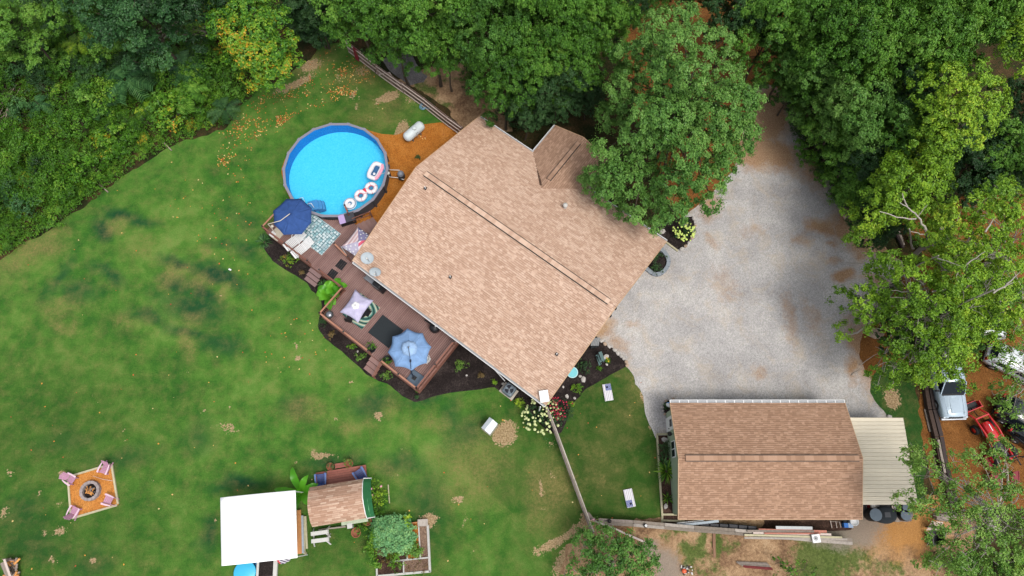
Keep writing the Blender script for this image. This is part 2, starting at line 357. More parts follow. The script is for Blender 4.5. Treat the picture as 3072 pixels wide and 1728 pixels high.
dry_items += [(t33(*p[:2]), *p[2:]) for p in [(300, 760, 2.2, 2.2, 0, .9), (650, 570, 1.0, 2.0, 0, .35), (760, 350, 1.4, 1.4, 0, .3), (260, 880, 2, 2.2, 0, .7), (850, 250, 1.4, 1.6, 0, .35), (720, 720, 1.0, 1.5, 0, .4), (1700, 40, .5, .5, 0, .0), (940, 40, .8, 1.4, -20, .7)]]
dry_items += [(t32(880, 1370), .6, .5, 0, .8), (t21(800, 560), 3.2, 1.4, 20, .7), (t21(1000, 760), 2.4, 2.0, 30, .6), (t21(420, 480), 2.2, 1.0, 30, .9), (t21(900, 900), 2.6, 1.2, 0, .6)]
bare_items = [(t21(*p[:2]), *p[2:]) for p in [(1000, 720, 1.5, .6, 28, .85), (620, 600, .5, 1.2, 20, .5), (720, 730, .5, 1.2, -20, .55), (760, 810, .3, .8, 20, .5), (920, 800, .35, 1.4, 10, .45), (1110, 980, .8, 1.2, -20, .9), (880, 900, .8, .6, 0, .4), (1180, 760, 1.2, .7, 0, .5), (800, 540, 1.4, .8, 30, .5), (870, 400, .9, .7, 20, .7), (420, 500, 1.4, .9, 30, .7), (300, 640, 3.0, .6, 30, .75), (560, 280, .9, .9, 0, .6), (790, 750, .2, .4, 0, .8)]]
bare_items += [(t23(*p[:2]), *p[2:]) for p in [(930, 250, .6, .5, 0, .75), (490, 530, 1.3, .35, -8, .75), (290, 585, .3, .25, 0, .6), (1510, 870, .9, .4, 0, .75), (1880, 370, 1.2, 1.2, 0, .95), (1570, 1020, .4, .9, 0, .45), (1650, 1270, .5, .4, 0, .45), (590, 265, .25, .35, 0, .6), (1040, 680, .7, .4, 0, .35), (310, 1210, .3, .3, 0, 0), (1300, 1050, .9, .9, 0, .95)]]
bare_items += [(t33(*p[:2]), *p[2:]) for p in [(215, 780, .3, .9, -10, .6), (300, 700, .2, .6, 0, .55), (230, 940, .4, .3, 0, .5), (480, 1100, 1.4, .5, 30, .9), (330, 1200, 1.6, .4, 28, .85), (190, 1270, .6, .6, 0, .6), (420, 1330, .9, 2.0, -40, .9), (550, 1020, .6, .5, 0, .8), (100, 850, .2, .3, 0, .5), (280, 450, 1.0, .6, 0, .45), (1000, 100, .3, 2.6, 12, .55), (1060, 330, .25, 1.0, 0, .5)]]
bare_items += [(t13(*p[:2]), *p[2:]) for p in [(70, 670, .5, .4, 0, .6), (150, 740, .3, .3, 0, .5), (470, 1120, .7, .5, 20, .6), (340, 1130, .4, .5, 0, .5), (690, 1330, .5, .4, 0, .7), (390, 1330, .4, .4, 0, .6), (480, 670, .5, .3, 0, .7), (300, 840, .5, .4, 0, .5), (430, 940, .4, .3, 0, .5), (1720, 340, 1.6, .6, -15, .55), (1340, 100, .9, .5, 0, .35), (1540, 230, .3, .3, 0, .6), (1750, 190, .3, .3, 0, .6), (1610, 1040, .15, .6, -20, .6), (30, 980, .6, .6, 0, .6), (935, 340, .2, .2, 0, .6)]]
bare_items += [(Vector((rnd.uniform(-36, -4), rnd.uniform(-3, 20), 0)), rnd.uniform(.15, .5), rnd.uniform(.1, .3), rnd.uniform(0, 180), rnd.uniform(.3, .55)) for _ in range(45)]
bare_items += [(t22(*p[:2]), *p[2:]) for p in [(310, 1160, .25, .6, 0, .75), (330, 1240, .45, .35, 20, .85), (90, 850, .5, .3, 0, .4), (720, 1430, .4, .4, 0, .5), (880, 1440, .3, .3, 0, .5)]]
olive_items = [(t33(700, 500), 9, 13, 0, 1.1), (t33(560, 750), 2, 5, 20, .9), (t33(900, 900), 4, 5, 0, .7), (t23(500, 1200), 6, 5, 0, .7), (t23(1300, 1250), 4, 5, 0, .5), (t13(300, 400), 12, 8, 0, .6), (t13(300, 1200), 12, 6, 0, .6), (t21(800, 600), 6, 7, 0, .5)]
masks = dict(lush=blobs(dk_items, .6, 1), dry=blobs([(p, a, b, c, d * .75) for p, a, b, c, d in dry_items], 1.0, 2), bare=blobs([(p, a, b, c, d * 1.15) for p, a, b, c, d in bare_items], .35, 3), dark_olive=blobs(olive_items, 1.5, 4))
sheet('lawn', LP, .004, M_grass, .25, .25, masks, seed=3)
# dry dirt yard south of the garage and between the trees
DP = [Q(*p) for p in [(1478, 1312), (1668, 1300), (1900, 1250), (2180, 1240), (2300, 1250), (2420, 1240), (2480, 1300), (2420, 1400), (2450, 1560), (2450, 1800), (1395, 1800), (1398, 1480), (1412, 1425), (1430, 1378), (1462, 1340)]]
grn = blobs([(ctc(250, 960), 3.4, 2.0, 10, 1.0), (ctc(700, 1150), 3.5, 2.0, 0, .7), (ctc(200, 1350), 3, 2, 0, .9), (bhc(600, 820), .7, .9, 0, .95), (bhc(960, 600), .7, 1.4, 0, .9), (bhc(900, 920), .9, .9, -30, .9), (bhc(1350, 620), .6, 1.2, 0, .85), (bhc(1650, 750), 1.8, 1.2, 0, .6), (bhc(700, 1080), 1.2, 1.4, 0, .7), (bhc(1150, 1250), 2, 1.2, 0, .6), (bhc(450, 420), .8, .5, 0, .8), (bhc(150, 500), .6, .6, 0, .7), (gtc(1750, 620), .7, .8, 0, .6), (gtc(300, 450), .5, .5, 0, .7), (bhc(450, 1050), 1, 1, 0, .5), (ctc(1300, 1380), 3, 1.2, 0, .6)], .5, 8)
gld = blobs([(ctc(1900, 400), 1.6, 4.2, 0, 1), (ctc(1500, 680), 4.5, 1.8, -8, 1.0), (ctc(1500, 950), 5, 2, 0, .55), (gtc(930, 500), 1, .6, 0, .7), (bhc(450, 1100), 1, 1, 0, .7), (ctc(2000, 300), 2.5, 3, 0, .9)], .7, 9)
gry = blobs([(ctc(500, 600), 4.5, 1.8, -8, 1.0), (ctc(900, 350), 2.6, 2.2, 0, 1.0), (gtc(1400, 850), 1.2, 1.0, 0, .9), (gtc(1750, 1250), 1.8, 2.2, 40, .9), (bhc(100, 1200), 1.8, 2.2, 0, .8), (bhc(1500, 250), 7, .6, 0, .5)], .5, 10)
sheet('dirt_yard', DP, .006, M_dirt, .25, .35, dict(green=grn, gold=gld, grey=gry), seed=5)
z0 = lambda x, y: np.zeros_like(x)
DT = [Q(*p) for p in [(1000, 200), (1060, 175), (1130, 160), (1200, 165), (1250, 230), (1290, 330), (1220, 330), (1170, 325), (1100, 250), (1040, 215)]]
sheet('bare_earth_patch', DT, .008, M_dirt, .25, .4, dict(green=blobs([(fnc(1300, 760), 2.0, .8, -38, .8), (fnc(1550, 1000), 1.2, .7, 0, .8), (fnc(1600, 620), 1.4, .5, 0, .6)], .4, 12), gold=lambda x, y: x * 0 + .25, grey=z0), seed=6)
SP = [fnc(*p) for p in [(660, 330), (900, 260), (1040, 200), (1180, 420), (1230, 520), (1340, 580), (1260, 660), (1080, 700), (960, 650), (780, 480)]]
M_sgrav = m_straw('grey_gravel', A(88, 84, 84), A(122, 118, 118), A(150, 146, 144), 20)
sheet('gravel_patch', SP, .012, M_sgrav, .25, .2, seed=7)
OD = [Q(*p) for p in [(1560, -40), (1700, -60), (1960, -60), (1990, 160), (1960, 260), (1900, 420), (1830, 560), (1740, 570), (1680, 500), (1640, 400), (1600, 300), (1570, 160)]]
sheet('leaf_litter_clearing', OD, .008, M_rust, .4, .5, seed=8)
# gravel driveway
GP = [Q(*p) for p in [(1380, 760), (1500, 848), (1545, 886), (1578, 925), (1600, 952), (1616, 1000), (1634, 1060), (1650, 1100), (1760, 1130), (2180, 1160), (2240, 1052), (2216, 1004), (2188, 950), (2160, 900), (2172, 840), (2215, 790), (2262, 720), (2270, 660), (2190, 590), (2130, 520), (2080, 440), (2030, 370), (2010, 300), (1960, 220), (1900, 200), (1870, 320), (1850, 420), (1790, 490), (1700, 560), (1500, 600), (1380, 700)]]
straw = blobs([(Q(1930, 290), 2.2, 3.6, -10, 1.6), (Q(1900, 380), 2.4, 2.2, 0, 1.5), (Q(1960, 390), 2.6, 2.0, -20, 1.15), (Q(2040, 430), 1.6, 3.0, 20, .9), (Q(1780, 520), 1.4, 1.6, 0, .9), (t32(1510, 380), .6, 1.4, 20, .7), (t32(1600, 700), 1.8, 3.0, 10, .5), (t32(910, 990), 1.0, .6, 0, .6), (t32(680, 1040), 1.0, 1.6, -50, 1.0), (t32(800, 1140), 1.6, .6, -45, .75), (t32(1780, 310), 1.6, 1.2, 0, .45), (t32(1850, 280), 1.2, 1.2, 0, .5), (t32(1860, 1370), .8, 1.0, 0, .7), (t42(400, 270), 1.6, .9, -20, 1.25), (t42(640, 310), 2.6, 1.4, -25, 1.45), (t42(850, 380), 3.2, 1.6, -15, 1.5), (t42(700, 480), 1.2, .8, 0, 1.0), (t42(270, 370), 1.2, .8, -20, .8), (t42(480, 380), .7, .4, 0, .9), (t42(570, 640), 1.2, .7, 20, 1.3), (t42(860, 680), 2.0, .8, -20, .9), (t42(720, 1150), 1.6, 2.6, 20, 1.3), (t42(160, 950), .8, 3.6, 0, .65), (t42(340, 950), 1.2, 3.0, 10, .55), (t42(650, 1330), .8, 1.6, 0, 1.0), (t42(480, 520), .8, .5, 0, .8), (Q(2160, 620), 1.6, 1.0, 0, .9), (Q(2060, 400), 2.2, 2.4, -30, 1.1), (Q(2130, 560), 1.6, 2.2, -40, 1.2), (Q(2180, 880), 1.3, 4.5, 0, 1.0)], .5, 11)
sheet('gravel_driveway', GP, .012, M_gravel, .25, .22, dict(straw=straw), seed=9)
# mulch
OM = [Q(*p) for p in [(900, 318), (935, 330), (960, 337), (1000, 341), (1022, 330), (1060, 314), (1110, 307), (1162, 325), (1210, 350), (1120, 640), (930, 640), (890, 560), (860, 540), (740, 520), (716, 470), (708, 430), (716, 400), (760, 360)]]
sheet('orange_mulch_bed', OM, .016, M_orange, .4, .06, seed=10)
VM = [Q(*p) for p in [(2268, 560), (2330, 640), (2190, 780), (2140, 860), (2140, 940), (2190, 975), (2310, 970), (2318, 1100), (2350, 1240), (2380, 1300), (2470, 1290), (2800, 1240), (2800, 500), (2450, 480)]]
sheet('rust_mulch_yard', VM, .008, M_rust, .4, .3, seed=11)
SL = [Q(*p) for p in [(2186, 960), (2190, 985), (2240, 1052), (2250, 1150), (2250, 1290), (2290, 1250), (2330, 1270), (2322, 1120), (2308, 1000), (2305, 940), (2240, 900)]]
sheet('side_grass_strip', SL, .016, M_grass, .25, .3, dict(lush=lambda x, y: x * 0 + .5, dry=z0, bare=blobs([(t43(930, 100), .9, 1.1, 0, 1.0), (t43(1230, 540), .8, 1.2, 0, .9), (t43(1060, 620), .6, .6, 0, .4)], .3, 13), dark_olive=lambda x, y: x * 0 + .8), seed=12)
BM = [t22(*p) for p in [(60, 425), (130, 520), (240, 600), (380, 680), (420, 740), (480, 790), (505, 850), (480, 930), (466, 1020), (520, 1110), (640, 1200), (760, 1300), (830, 1370), (930, 1425)]] + [t23(*p) for p in [(1000, 0), (1100, 90), (1200, 140), (1265, 120), (1400, 80), (1600, 50), (1800, 25)]] + [t33(*p) for p in [(0, 110), (100, 170), (150, 240), (280, 372), (370, 370), (410, 290), (440, 170), (560, 40)]] + [t32(620, 1449), t32(860, 1318), t32(870, 1300), t32(820, 1230), t32(700, 1140), t32(635, 1090), t32(540, 1080), t22(1500, 900), t22(1000, 700), t22(500, 300), t22(100, 330)]
sheet('black_mulch_bed', BM, .020, M_black, .3, .07, seed=13, relief=.03)
HB = [hbc(*p) for p in [(290, 290), (420, 240), (600, 230), (840, 140), (930, 140), (985, 210), (990, 330), (975, 450), (940, 560), (870, 680), (780, 780), (650, 830), (400, 680), (150, 500)]]
sheet('black_mulch_island', HB, .024, M_black, .3, .05, seed=14, relief=.04)
RB = [hbc(*p) for p in [(120, 900), (250, 860), (340, 900), (410, 1000), (420, 1090), (380, 1200), (300, 1290), (210, 1320), (100, 1290), (20, 1230), (-150, 1100)]]
sheet('round_mulch_bed', RB, .024, M_black, .3, .03, seed=15, relief=.04)
CB = [gcc(*p) for p in [(430, 575), (370, 500), (345, 400), (360, 310), (420, 230), (500, 185), (570, 170), (660, 185), (760, 240), (800, 400), (700, 600)]]
sheet('corner_mulch_bed', CB, .024, M_black, .3, .03, seed=16, relief=.03)
GB = [t33(*p) for p in [(1097, 390), (1190, 390), (1235, 980), (1138, 985)]]
sheet('side_mulch_bed', GB, .020, M_brown, .3, .02, seed=17, relief=.03)
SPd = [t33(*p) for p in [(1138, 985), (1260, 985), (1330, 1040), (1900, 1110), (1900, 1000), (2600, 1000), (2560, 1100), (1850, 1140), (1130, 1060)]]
sheet('dark_brown_strip', SPd, .026, M_brown, .4, .1, seed=18)  # dark brown ground strip between the garage and the board wall
UC = [t43(*p) for p in [(640, 900), (1090, 905), (1080, 1040), (760, 1030), (700, 960)]]
sheet('carport_gravel', UC, .024, M_sgrav, .4, .15, seed=19)
# ================================================================== SHINGLES
def m_shingle(name, lo, mid, hi, dk_, band=.55):
    t = NT(name); g = t.obj(); r = t.math('FRACT', t.math('ADD', t.attr('rnd'), t.math('MULTIPLY', t.orand(), 7.31)))
    gn = t.noise(t.geo(), 60, 2, .7); big = t.noise(t.geo(), .5, 4, .6, .3); st = t.noise(t.geo(), 3.2, 4, .7)
    f = t.math('ADD', t.math('MULTIPLY', r, .5), t.math('ADD', t.math('MULTIPLY', big, .35), t.math('MULTIPLY', st, .15)))
    c = t.ramp(f, [(.16, lo), (.48, mid), (.8, hi)])
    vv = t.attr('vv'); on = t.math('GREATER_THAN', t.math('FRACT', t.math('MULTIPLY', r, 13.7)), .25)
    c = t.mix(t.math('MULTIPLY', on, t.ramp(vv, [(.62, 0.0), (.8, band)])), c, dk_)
    c = t.mix(.4, c, t.ramp(gn, [(.3, .35), (.7, .68)]), 'OVERLAY')
    t.bsdf(c, .95, 0, t.bump(gn, .5, .006), .15); return t.m
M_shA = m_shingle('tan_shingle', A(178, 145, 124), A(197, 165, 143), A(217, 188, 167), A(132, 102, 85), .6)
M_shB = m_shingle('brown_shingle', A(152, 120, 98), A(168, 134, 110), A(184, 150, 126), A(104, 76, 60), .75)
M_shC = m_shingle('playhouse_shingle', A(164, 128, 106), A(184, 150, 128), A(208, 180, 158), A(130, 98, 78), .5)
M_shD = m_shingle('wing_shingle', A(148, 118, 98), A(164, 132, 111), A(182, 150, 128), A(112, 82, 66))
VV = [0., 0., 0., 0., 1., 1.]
def _sm(nm):
    me = bpy.data.meshes.new(nm); me.from_pydata([(-.5, 0, 0), (.5, 0, 0), (-.5, 0, 1), (.5, 0, 1), (.5, 1, .15), (-.5, 1, .15)], [], [(2, 3, 4, 5), (0, 1, 3, 2), (1, 4, 3), (0, 2, 5)]); me.update(); a = me.attributes.new('vv', 'FLOAT', 'POINT'); a.data.foreach_set('value', VV); return me
def shingles(parent, O, e, s, L, S, m, exp=.143, wid=.24, nparts=150, near=None, seed=1, thick=.018, clip=None, me=None):
    """courses of tabs on the roof plane O + e*x + s*y; the nparts nearest 'near' are single parts, the rest one stuff mesh"""
    e = Vector(e).normalized(); s = Vector(s).normalized(); nz = e.cross(s).normalized()
    rg = random.Random(seed); items = []; ny = int(round(S / exp)); ex = S / ny
    for j in range(ny):
        x = 0.0; first = True
        while x < L - .02:
            w = wid * rg.uniform(.6, 1.45)
            if first: w *= rg.uniform(.3, 1); first = False
            w = min(w, L - x)
            if clip is None or clip(x + w / 2, (j + .5) * ex): items.append((x, j * ex, w, ex, thick * rg.choice((.6, .8, 1.1, 1.6))))
            x += w
    n = Vector(near) if near is not None else None
    if n is not None: items.sort(key=lambda it: (O + e * it[0] + s * it[1] - n).length)
    else: rg.shuffle(items)
    me = me or _sm('shingle')
    for x, y, w, h, tk in items[:nparts]:
        M = Matrix((e * (w - .006), s * (h * 1.05), nz * tk)).transposed().to_4x4(); M.translation = O + e * (x + w / 2) + s * y + nz * .004
        newobj('shingle', me, m, parent, M)
    rest = items[nparts:]
    if rest:
        base = np.array([(-.5, 0, 0), (.5, 0, 0), (-.5, 0, 1), (.5, 0, 1), (.5, 1, .15), (-.5, 1, .15)])
        ar = np.array(rest); E_ = np.array(e); S_ = np.array(s); N_ = np.array(nz); Ov = np.array(O)
        ctr = Ov + np.outer(ar[:, 0] + ar[:, 2] / 2, E_) + np.outer(ar[:, 1], S_) + N_ * .004
        V = ctr[:, None, :] + base[None, :, 0:1] * (ar[:, 2] - .006)[:, None, None] * E_ + base[None, :, 1:2] * (ar[:, 3] * 1.05)[:, None, None] * S_ + base[None, :, 2:3] * ar[:, 4][:, None, None] * N_
        k = len(rest); off = (np.arange(k) * 6)[:, None]
        T = np.array([(2, 3, 4), (2, 4, 5), (0, 1, 3), (0, 3, 2), (1, 4, 3), (0, 2, 5)])
        Fc = (T[None] + off[:, :, None]).reshape(-1, 3)
        rv = np.repeat(np.array([rg.random() for _ in range(k)]), 6)
        mm = fastmesh('shingles', V.reshape(-1, 3), Fc, {'rnd': ('FACE', rv), 'vv': ('POINT', np.tile(VV, k))})
        o = newobj('shingle_field', mm, m, parent); o['kind'] = 'stuff'
M_white = mat('white_trim', A(236, 236, 236), .45, var=.04)
M_offw = mat('aged_white_trim', A(205, 203, 198), .6, var=.08)
M_fascia = mat('fascia_wood', A(198, 164, 130), .7, var=.12)
M_sid = mat('house_siding', A(196, 186, 170), .7, var=.06)
M_dark = mat('dark_metal', A(38, 36, 36), .5, var=.2)
M_felt = mat('roof_felt', A(90, 66, 52), .9, var=.2)
M_glass = mat('window_glass', (.008, .012, .016), .1, var=.05, spec=.12, bump=0)
M_grey = mat('grey_metal', A(150, 152, 154), .4, .6, var=.1)
M_gutin = mat('gutter_guard', A(158, 160, 162), .6, .2, var=.25, scale=14)
RISE, EV, WID, LEN = .335, 3.3, 15.15, 17.46; HR = WID / 2 + .3; RZ = EV + RISE * HR * .97
house = thing('house', 'large ranch house with a tan shingle roof beside the deck and pool', 'house', H(LEN / 2, WID / 2, 0), HA)
def wall_mb(b, e0, e1, n0, n1, z0, z1, t=.18):
    for (a, c) in [((e0, n0), (e1, n0)), ((e1, n0), (e1, n1)), ((e1, n1), (e0, n1)), ((e0, n1), (e0, n0))]:
        b.beam(H(a[0], a[1], (z0 + z1) / 2), H(c[0], c[1], (z0 + z1) / 2), t, z1 - z0)
b = MB(); wall_mb(b, .45, LEN - .45, .5, WID - .5, 0, EV - .05)
for e in (.45, LEN - .45):     # gable triangles
    k = len(b.v); b.add([H(e - .09, .5, EV - .06), H(e - .09, WID - .5, EV - .06), H(e - .09, HR, RZ - .12), H(e + .09, .5, EV - .06), H(e + .09, WID - .5, EV - .06), H(e + .09, HR, RZ - .12)], [(0, 1, 2), (3, 5, 4), (0, 2, 5, 3), (1, 4, 5, 2), (0, 3, 4, 1)])
b.build('wall', M_sid, house)
def roof_slab(parent, pts, t=.12, m=M_felt, name='roof'):
    n = (Vector(pts[1]) - Vector(pts[0])).cross(Vector(pts[3]) - Vector(pts[0])).normalized()
    b = MB(); b.add([p for p in pts] + [Vector(p) - n * t for p in pts], [(0, 1, 2, 3), (7, 6, 5, 4)] + [(i, i + 4, (i + 1) % 4 + 4, (i + 1) % 4) for i in range(4)])
    return b.build(name, m, parent)
ridge0, ridge1 = H(-.1, HR, RZ), H(LEN, HR, RZ)
rs = roof_slab(house, [H(-.1, 0, EV), H(LEN, 0, EV), ridge1, ridge0]); rn = roof_slab(house, [H(LEN, WID, EV), H(-.1, WID, EV), ridge0, ridge1])
sS = (H(0, HR, RZ) - H(0, 0, EV)); sN = (H(0, HR, RZ) - H(0, WID, EV))
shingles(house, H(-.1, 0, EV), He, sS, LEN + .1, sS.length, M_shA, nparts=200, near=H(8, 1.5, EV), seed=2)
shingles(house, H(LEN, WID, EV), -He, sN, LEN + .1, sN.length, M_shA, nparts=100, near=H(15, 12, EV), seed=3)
# the wing on the far side
WE0, WE1, WN = 5.15, 10.32, 18.1; WR = EV + .88; wm = (WE0 + WE1) / 2
b = MB(); wall_mb(b, WE0 + .35, WE1 - .35, WID - 2, WN - .35, 0, EV - .05); b.add([H(WE0 + .35, WN - .35, EV - .06), H(WE1 - .35, WN - .35, EV - .06), H(wm, WN - .35, WR - .1)], [(0, 1, 2)]); b.build('wing_wall', M_sid, house)
wl = [H(WE0, 11.9, EV), H(WE0, WN, EV), H(wm, WN, WR), H(wm, 11.9, WR)]
roof_slab(house, [H(WE0, WN, EV), H(WE0, 11.9, EV), H(wm, 11.9, WR), H(wm, WN, WR)]); roof_slab(house, [H(WE1, 11.9, EV), H(WE1, WN, EV), H(wm, WN, WR), H(wm, 11.9, WR)])
sw = H(wm, 0, WR) - H(WE0, 0, EV); se_ = H(wm, 0, WR) - H(WE1, 0, EV)
shingles(house, H(WE0, WN, EV), -Hn, sw, WN - 11.9, sw.length, M_shD, nparts=0, seed=4); shingles(house, H(WE1, 11.9, EV), Hn, se_, WN - 11.9, se_.length, M_shD, nparts=0, seed=5)
def ridge_vent(parent, a, b, w=.34, m=M_shA, up=.09):
    a = Vector(a); b = Vector(b); d = (b - a).normalized(); L = (b - a).length; Z = Vector((0, 0, 1))
    MB().beam(a + Z * (up * .4), b + Z * (up * .4), w * 1.3, up * .8).build('ridge_vent', M_dark, parent)
    n = int(L / .3); me = MB().box((0, 0, 0), (L / n + .004, w, .025)).mesh('cap'); y = Z.cross(d)
    for i in range(n):
        x = (i + .5) * L / n; M = Matrix((d, y, Z)).transposed().to_4x4(); M.translation = a + d * x + Z * (up + (i % 2) * .006)
        newobj('ridge_cap', me, m, parent, M)
ridge_vent(house, H(.75, HR, RZ), H(LEN - .55, HR, RZ), .36, up=.07); ridge_vent(house, H(wm, WN - .6, WR), H(wm, 13.6, WR), .3, M_shD)
def gutter(parent, a, b, out, w=.13, m=M_white, inner=M_gutin, hang=0):
    a = Vector(a); b = Vector(b); o = Vector(out) * w; mb = MB(); Z = Vector((0, 0, 1))
    mb.beam(a + o - Z * .05, b + o - Z * .05, .035, .13); mb.beam(a + o * .5 - Z * .11, b + o * .5 - Z * .11, w, .02)
    d = (b - a).normalized()
    for p in (a, b): mb.beam(p - Z * .05, p + o - Z * .05, .03, .13)
    gt = mb.build('gutter', m, parent)
    MB().beam(a + o * .45 - Z * .03, b + o * .45 - Z * .03, w * .8, .012).build('gutter_guard', inner, gt)
    if hang:
        me = MB().box((0, 0, 0), (.06, w * 1.05, .02)).mesh('hanger'); n = int((b - a).length / hang)
        for i in range(n + 1):
            M = Matrix.Rotation(math.atan2(d.y, d.x), 4, 'Z'); M.translation = a + d * ((b - a).length * i / n) + o * .5 - Z * .005; newobj('hanger', me, m, gt, M)
gutter(house, H(0, -.01, EV), H(LEN, -.01, EV), -Hn, .14); gutter(house, H(WE1 + .3, WID + .01, EV), H(LEN, WID + .01, EV), Hn, .12)
gutter(house, H(0, WID + .01, EV), H(WE0 - .02, WID + .01, EV), Hn, .11); gutter(house, H(WE0 - .01, WID + .1, EV), H(WE0 - .01, WN, EV), -He, .1)
b = MB()
for a_, c_ in [(H(-.12, 0, EV - .03), H(-.12, HR, RZ - .03)), (H(-.12, HR, RZ - .03), H(-.12, WID, EV - .03)), (H(LEN + .02, 0, EV - .05), H(LEN + .02, HR, RZ - .05)), (H(LEN + .02, HR, RZ - .05), H(LEN + .02, WID, EV - .05)), (H(WE0, WN + .02, EV - .05), H(wm, WN + .02, WR - .05)), (H(wm, WN + .02, WR - .05), H(WE1, WN + .02, EV - .05))]: b.beam(a_, c_, .045, .15)
b.build('fascia', M_fascia, house)
MB().beam(H(WE0 + .25, WID - .1, EV + .03), H(wm - .2, 12.9, WR - .02), .16, .02).build('valley_flashing', M_felt, house)
def roofz(n): return EV + (RZ - EV) * (n / HR if n < HR else (WID - n) / (WID - HR))
for (u, v, kind) in [(1074, 489, 0), (1132, 694, 0), (1401, 889, 0), (1422, 517, 1)]:
    p = Q(u, v, 4.6); e_, n_ = toH(p); z = roofz(n_); p = H(e_, n_, z)
    if kind == 0:
        MB().cyl(p, .035, 0, .3, 10).build('vent_pipe', M_white, house); MB().box(p + Vector((0, 0, .02)), (.22, .22, .03), rz=HA, rx=.3).build('flashing', M_dark, house)
    else:
        MB().lathe([(.14, -.05), (.12, .05), (.09, .12), (.09, .3), (.17, .34), (.17, .5), (.02, .53)], p, 16).build('vent_pipe', M_offw, house)
MB().beam(H(LEN - .25, -.28, 3.05), H(LEN - .25, -.28, .1), .08, .06).build('downspout', M_white, house)
# door, windows on the south wall and the driveway wall (seen from the side only)
for e_ in (2.2, 6.5, 12.0, 14.8):
    w_ = MB().box(H(e_, .4, 1.9), (1.3, .05, 1.1), rz=HA).build('window', M_white, house); MB().box(H(e_, .37, 1.9), (1.1, .03, .9), rz=HA).build('pane', M_glass, w_)
for n_ in (4.2, 11.5):
    w_ = MB().box(H(LEN - .34, n_, 1.5), (.05, 2.9, 2.2), rz=HA).build('garage_door', M_white, house); MB().box(H(LEN - .30, n_, 2.3), (.03, 2.2, .25), rz=HA).build('pane', M_glass, w_)
d_ = MB().box(H(8.8, .4, 1.95), (.95, .05, 2.05), rz=HA).build('door', M_white, house); MB().lathe([(.03, 0), (.03, .05)], H(9.15, .36, 1.9), 8, -Hn).build('handle', M_dark, d_)
for (x, y) in [(779, 880), (740, 936)]:    # wall lanterns on the driveway gable
    p = t32(x, y, 2.3); MB().lathe([(.02, -.16), (.1, -.12), (.12, .1), (.05, .16), (.02, .2)], p, 8).build('wall_lantern', M_dark, house)
# satellite dishes on the roof
M_dish = mat('dish_grey', A(172, 182, 188), .55, var=.08)
def dish(name, label, c, r, look, foot, el=.8):
    p = Vector(c); look = Vector(look).normalized(); t = thing(name, label, 'satellite dish', foot, 0, 'satellite dishes on the house roof')
    prof = [(r * k / 6, .22 * r * (k / 6) ** 2) for k in range(7)] + [(r * 1.02, .22 * r + .012), (r * .98, .22 * r - .02)] + [(r * k / 6, .22 * r * (k / 6) ** 2 - .02) for k in (5, 4, 3, 2, 1, 0)]
    M = Matrix.Translation(p) @ Vector((0, 0, 1)).rotation_difference(look).to_matrix().to_4x4() @ Matrix.Diagonal((1.0, el, 1.0, 1.0))
    b = MB(M); b.lathe(prof, (0, 0, 0), 26); b.build('reflector', M_dish, t)
    MB().tube([p, (p + Vector(foot)) / 2 + Vector((0, 0, .12)), foot], .035, 8).build('mast', M_grey, t)
    MB().tube([p - Vector((0, 0, .05)), p + look * r * .55 + Vector((.2, -.28, .08)), p + look * r * 1.0], .018, 6).build('feed_arm', M_grey, t); MB().box(p + look * r, (.09, .1, .12)).build('receiver', M_offw, t)
    for dx in (-.25, .25): MB().tube([(p + Vector(foot)) / 2, Vector(foot) + He * dx + Vector((0, 0, .0))], .014, 6).build('strut', M_offw, t)
f1 = H(.9, .42, roofz(.42) + .02); dish('satellite_dish', 'larger grey oval satellite dish near the roof corner above the flag canopy', t22(840, 498, 4.35), .46, (.15, -.42, .9), f1, .92)
f2 = H(2.0, .25, roofz(.25) + .02); dish('satellite_dish', 'smaller grey satellite dish on the eave above the gas grill', t22(900, 598, 4.0), .42, (.05, -.75, .66), f2, .85)
# metal cap at the lower roof corner
cp = thing('roof_floodlight_panel', 'white square panel mounted on the lower corner of the house roof', 'panel', H(LEN - .6, .55, roofz(.55)))
MB().box(acc(1400, 715, 3.75), (.62, .8, .03), rz=R(9), rx=R(8)).build('panel_face', M_white, cp); MB().tube([H(LEN - .6, .55, roofz(.55)), acc(1400, 715, 3.73)], .04, 8).build('bracket', M_grey, cp); MB().tube([acc(1340, 860, 2.9), acc(1400, 730, 3.6)], .03, 8).build('pole', M_white, cp)

# ================================================================== GARAGE
M_green = mat('sage_siding', A(160, 176, 150), .7, var=.05)
M_tin = mat('cream_metal_roof', A(230, 219, 196), .55, var=.13, scale=1.6)
GX0, GX1, GY0, GY1, GEV, GRZ = 11.04, 23.2, -.41, 7.28, 2.65, 3.98
gar = thing('garage', 'sage green garage with a brown shingle gable roof beside the gravel drive', 'garage', ((GX0 + GX1) / 2, (GY0 + GY1) / 2, 0)); gym = (GY0 + GY1) / 2
b = MB(); wx0, wx1, wy0, wy1 = GX0 + .3, GX1 - .3, GY0 + .35, GY1 - .35
for a_, c_ in [((wx0, wy0), (wx1, wy0)), ((wx1, wy0), (wx1, wy1)), ((wx1, wy1), (wx0, wy1)), ((wx0, wy1), (wx0, wy0))]: b.beam((*a_, GEV / 2), (*c_, GEV / 2), .15, GEV - .06)
for x in (wx0, wx1): b.add([(x - .075, wy0, GEV - .05), (x - .075, wy1, GEV - .05), (x - .075, gym, GRZ - .15), (x + .075, wy0, GEV - .05), (x + .075, wy1, GEV - .05), (x + .075, gym, GRZ - .15)], [(0, 1, 2), (3, 5, 4), (0, 2, 5, 3), (1, 4, 5, 2)])
b.build('wall', M_green, gar)
V3 = Vector
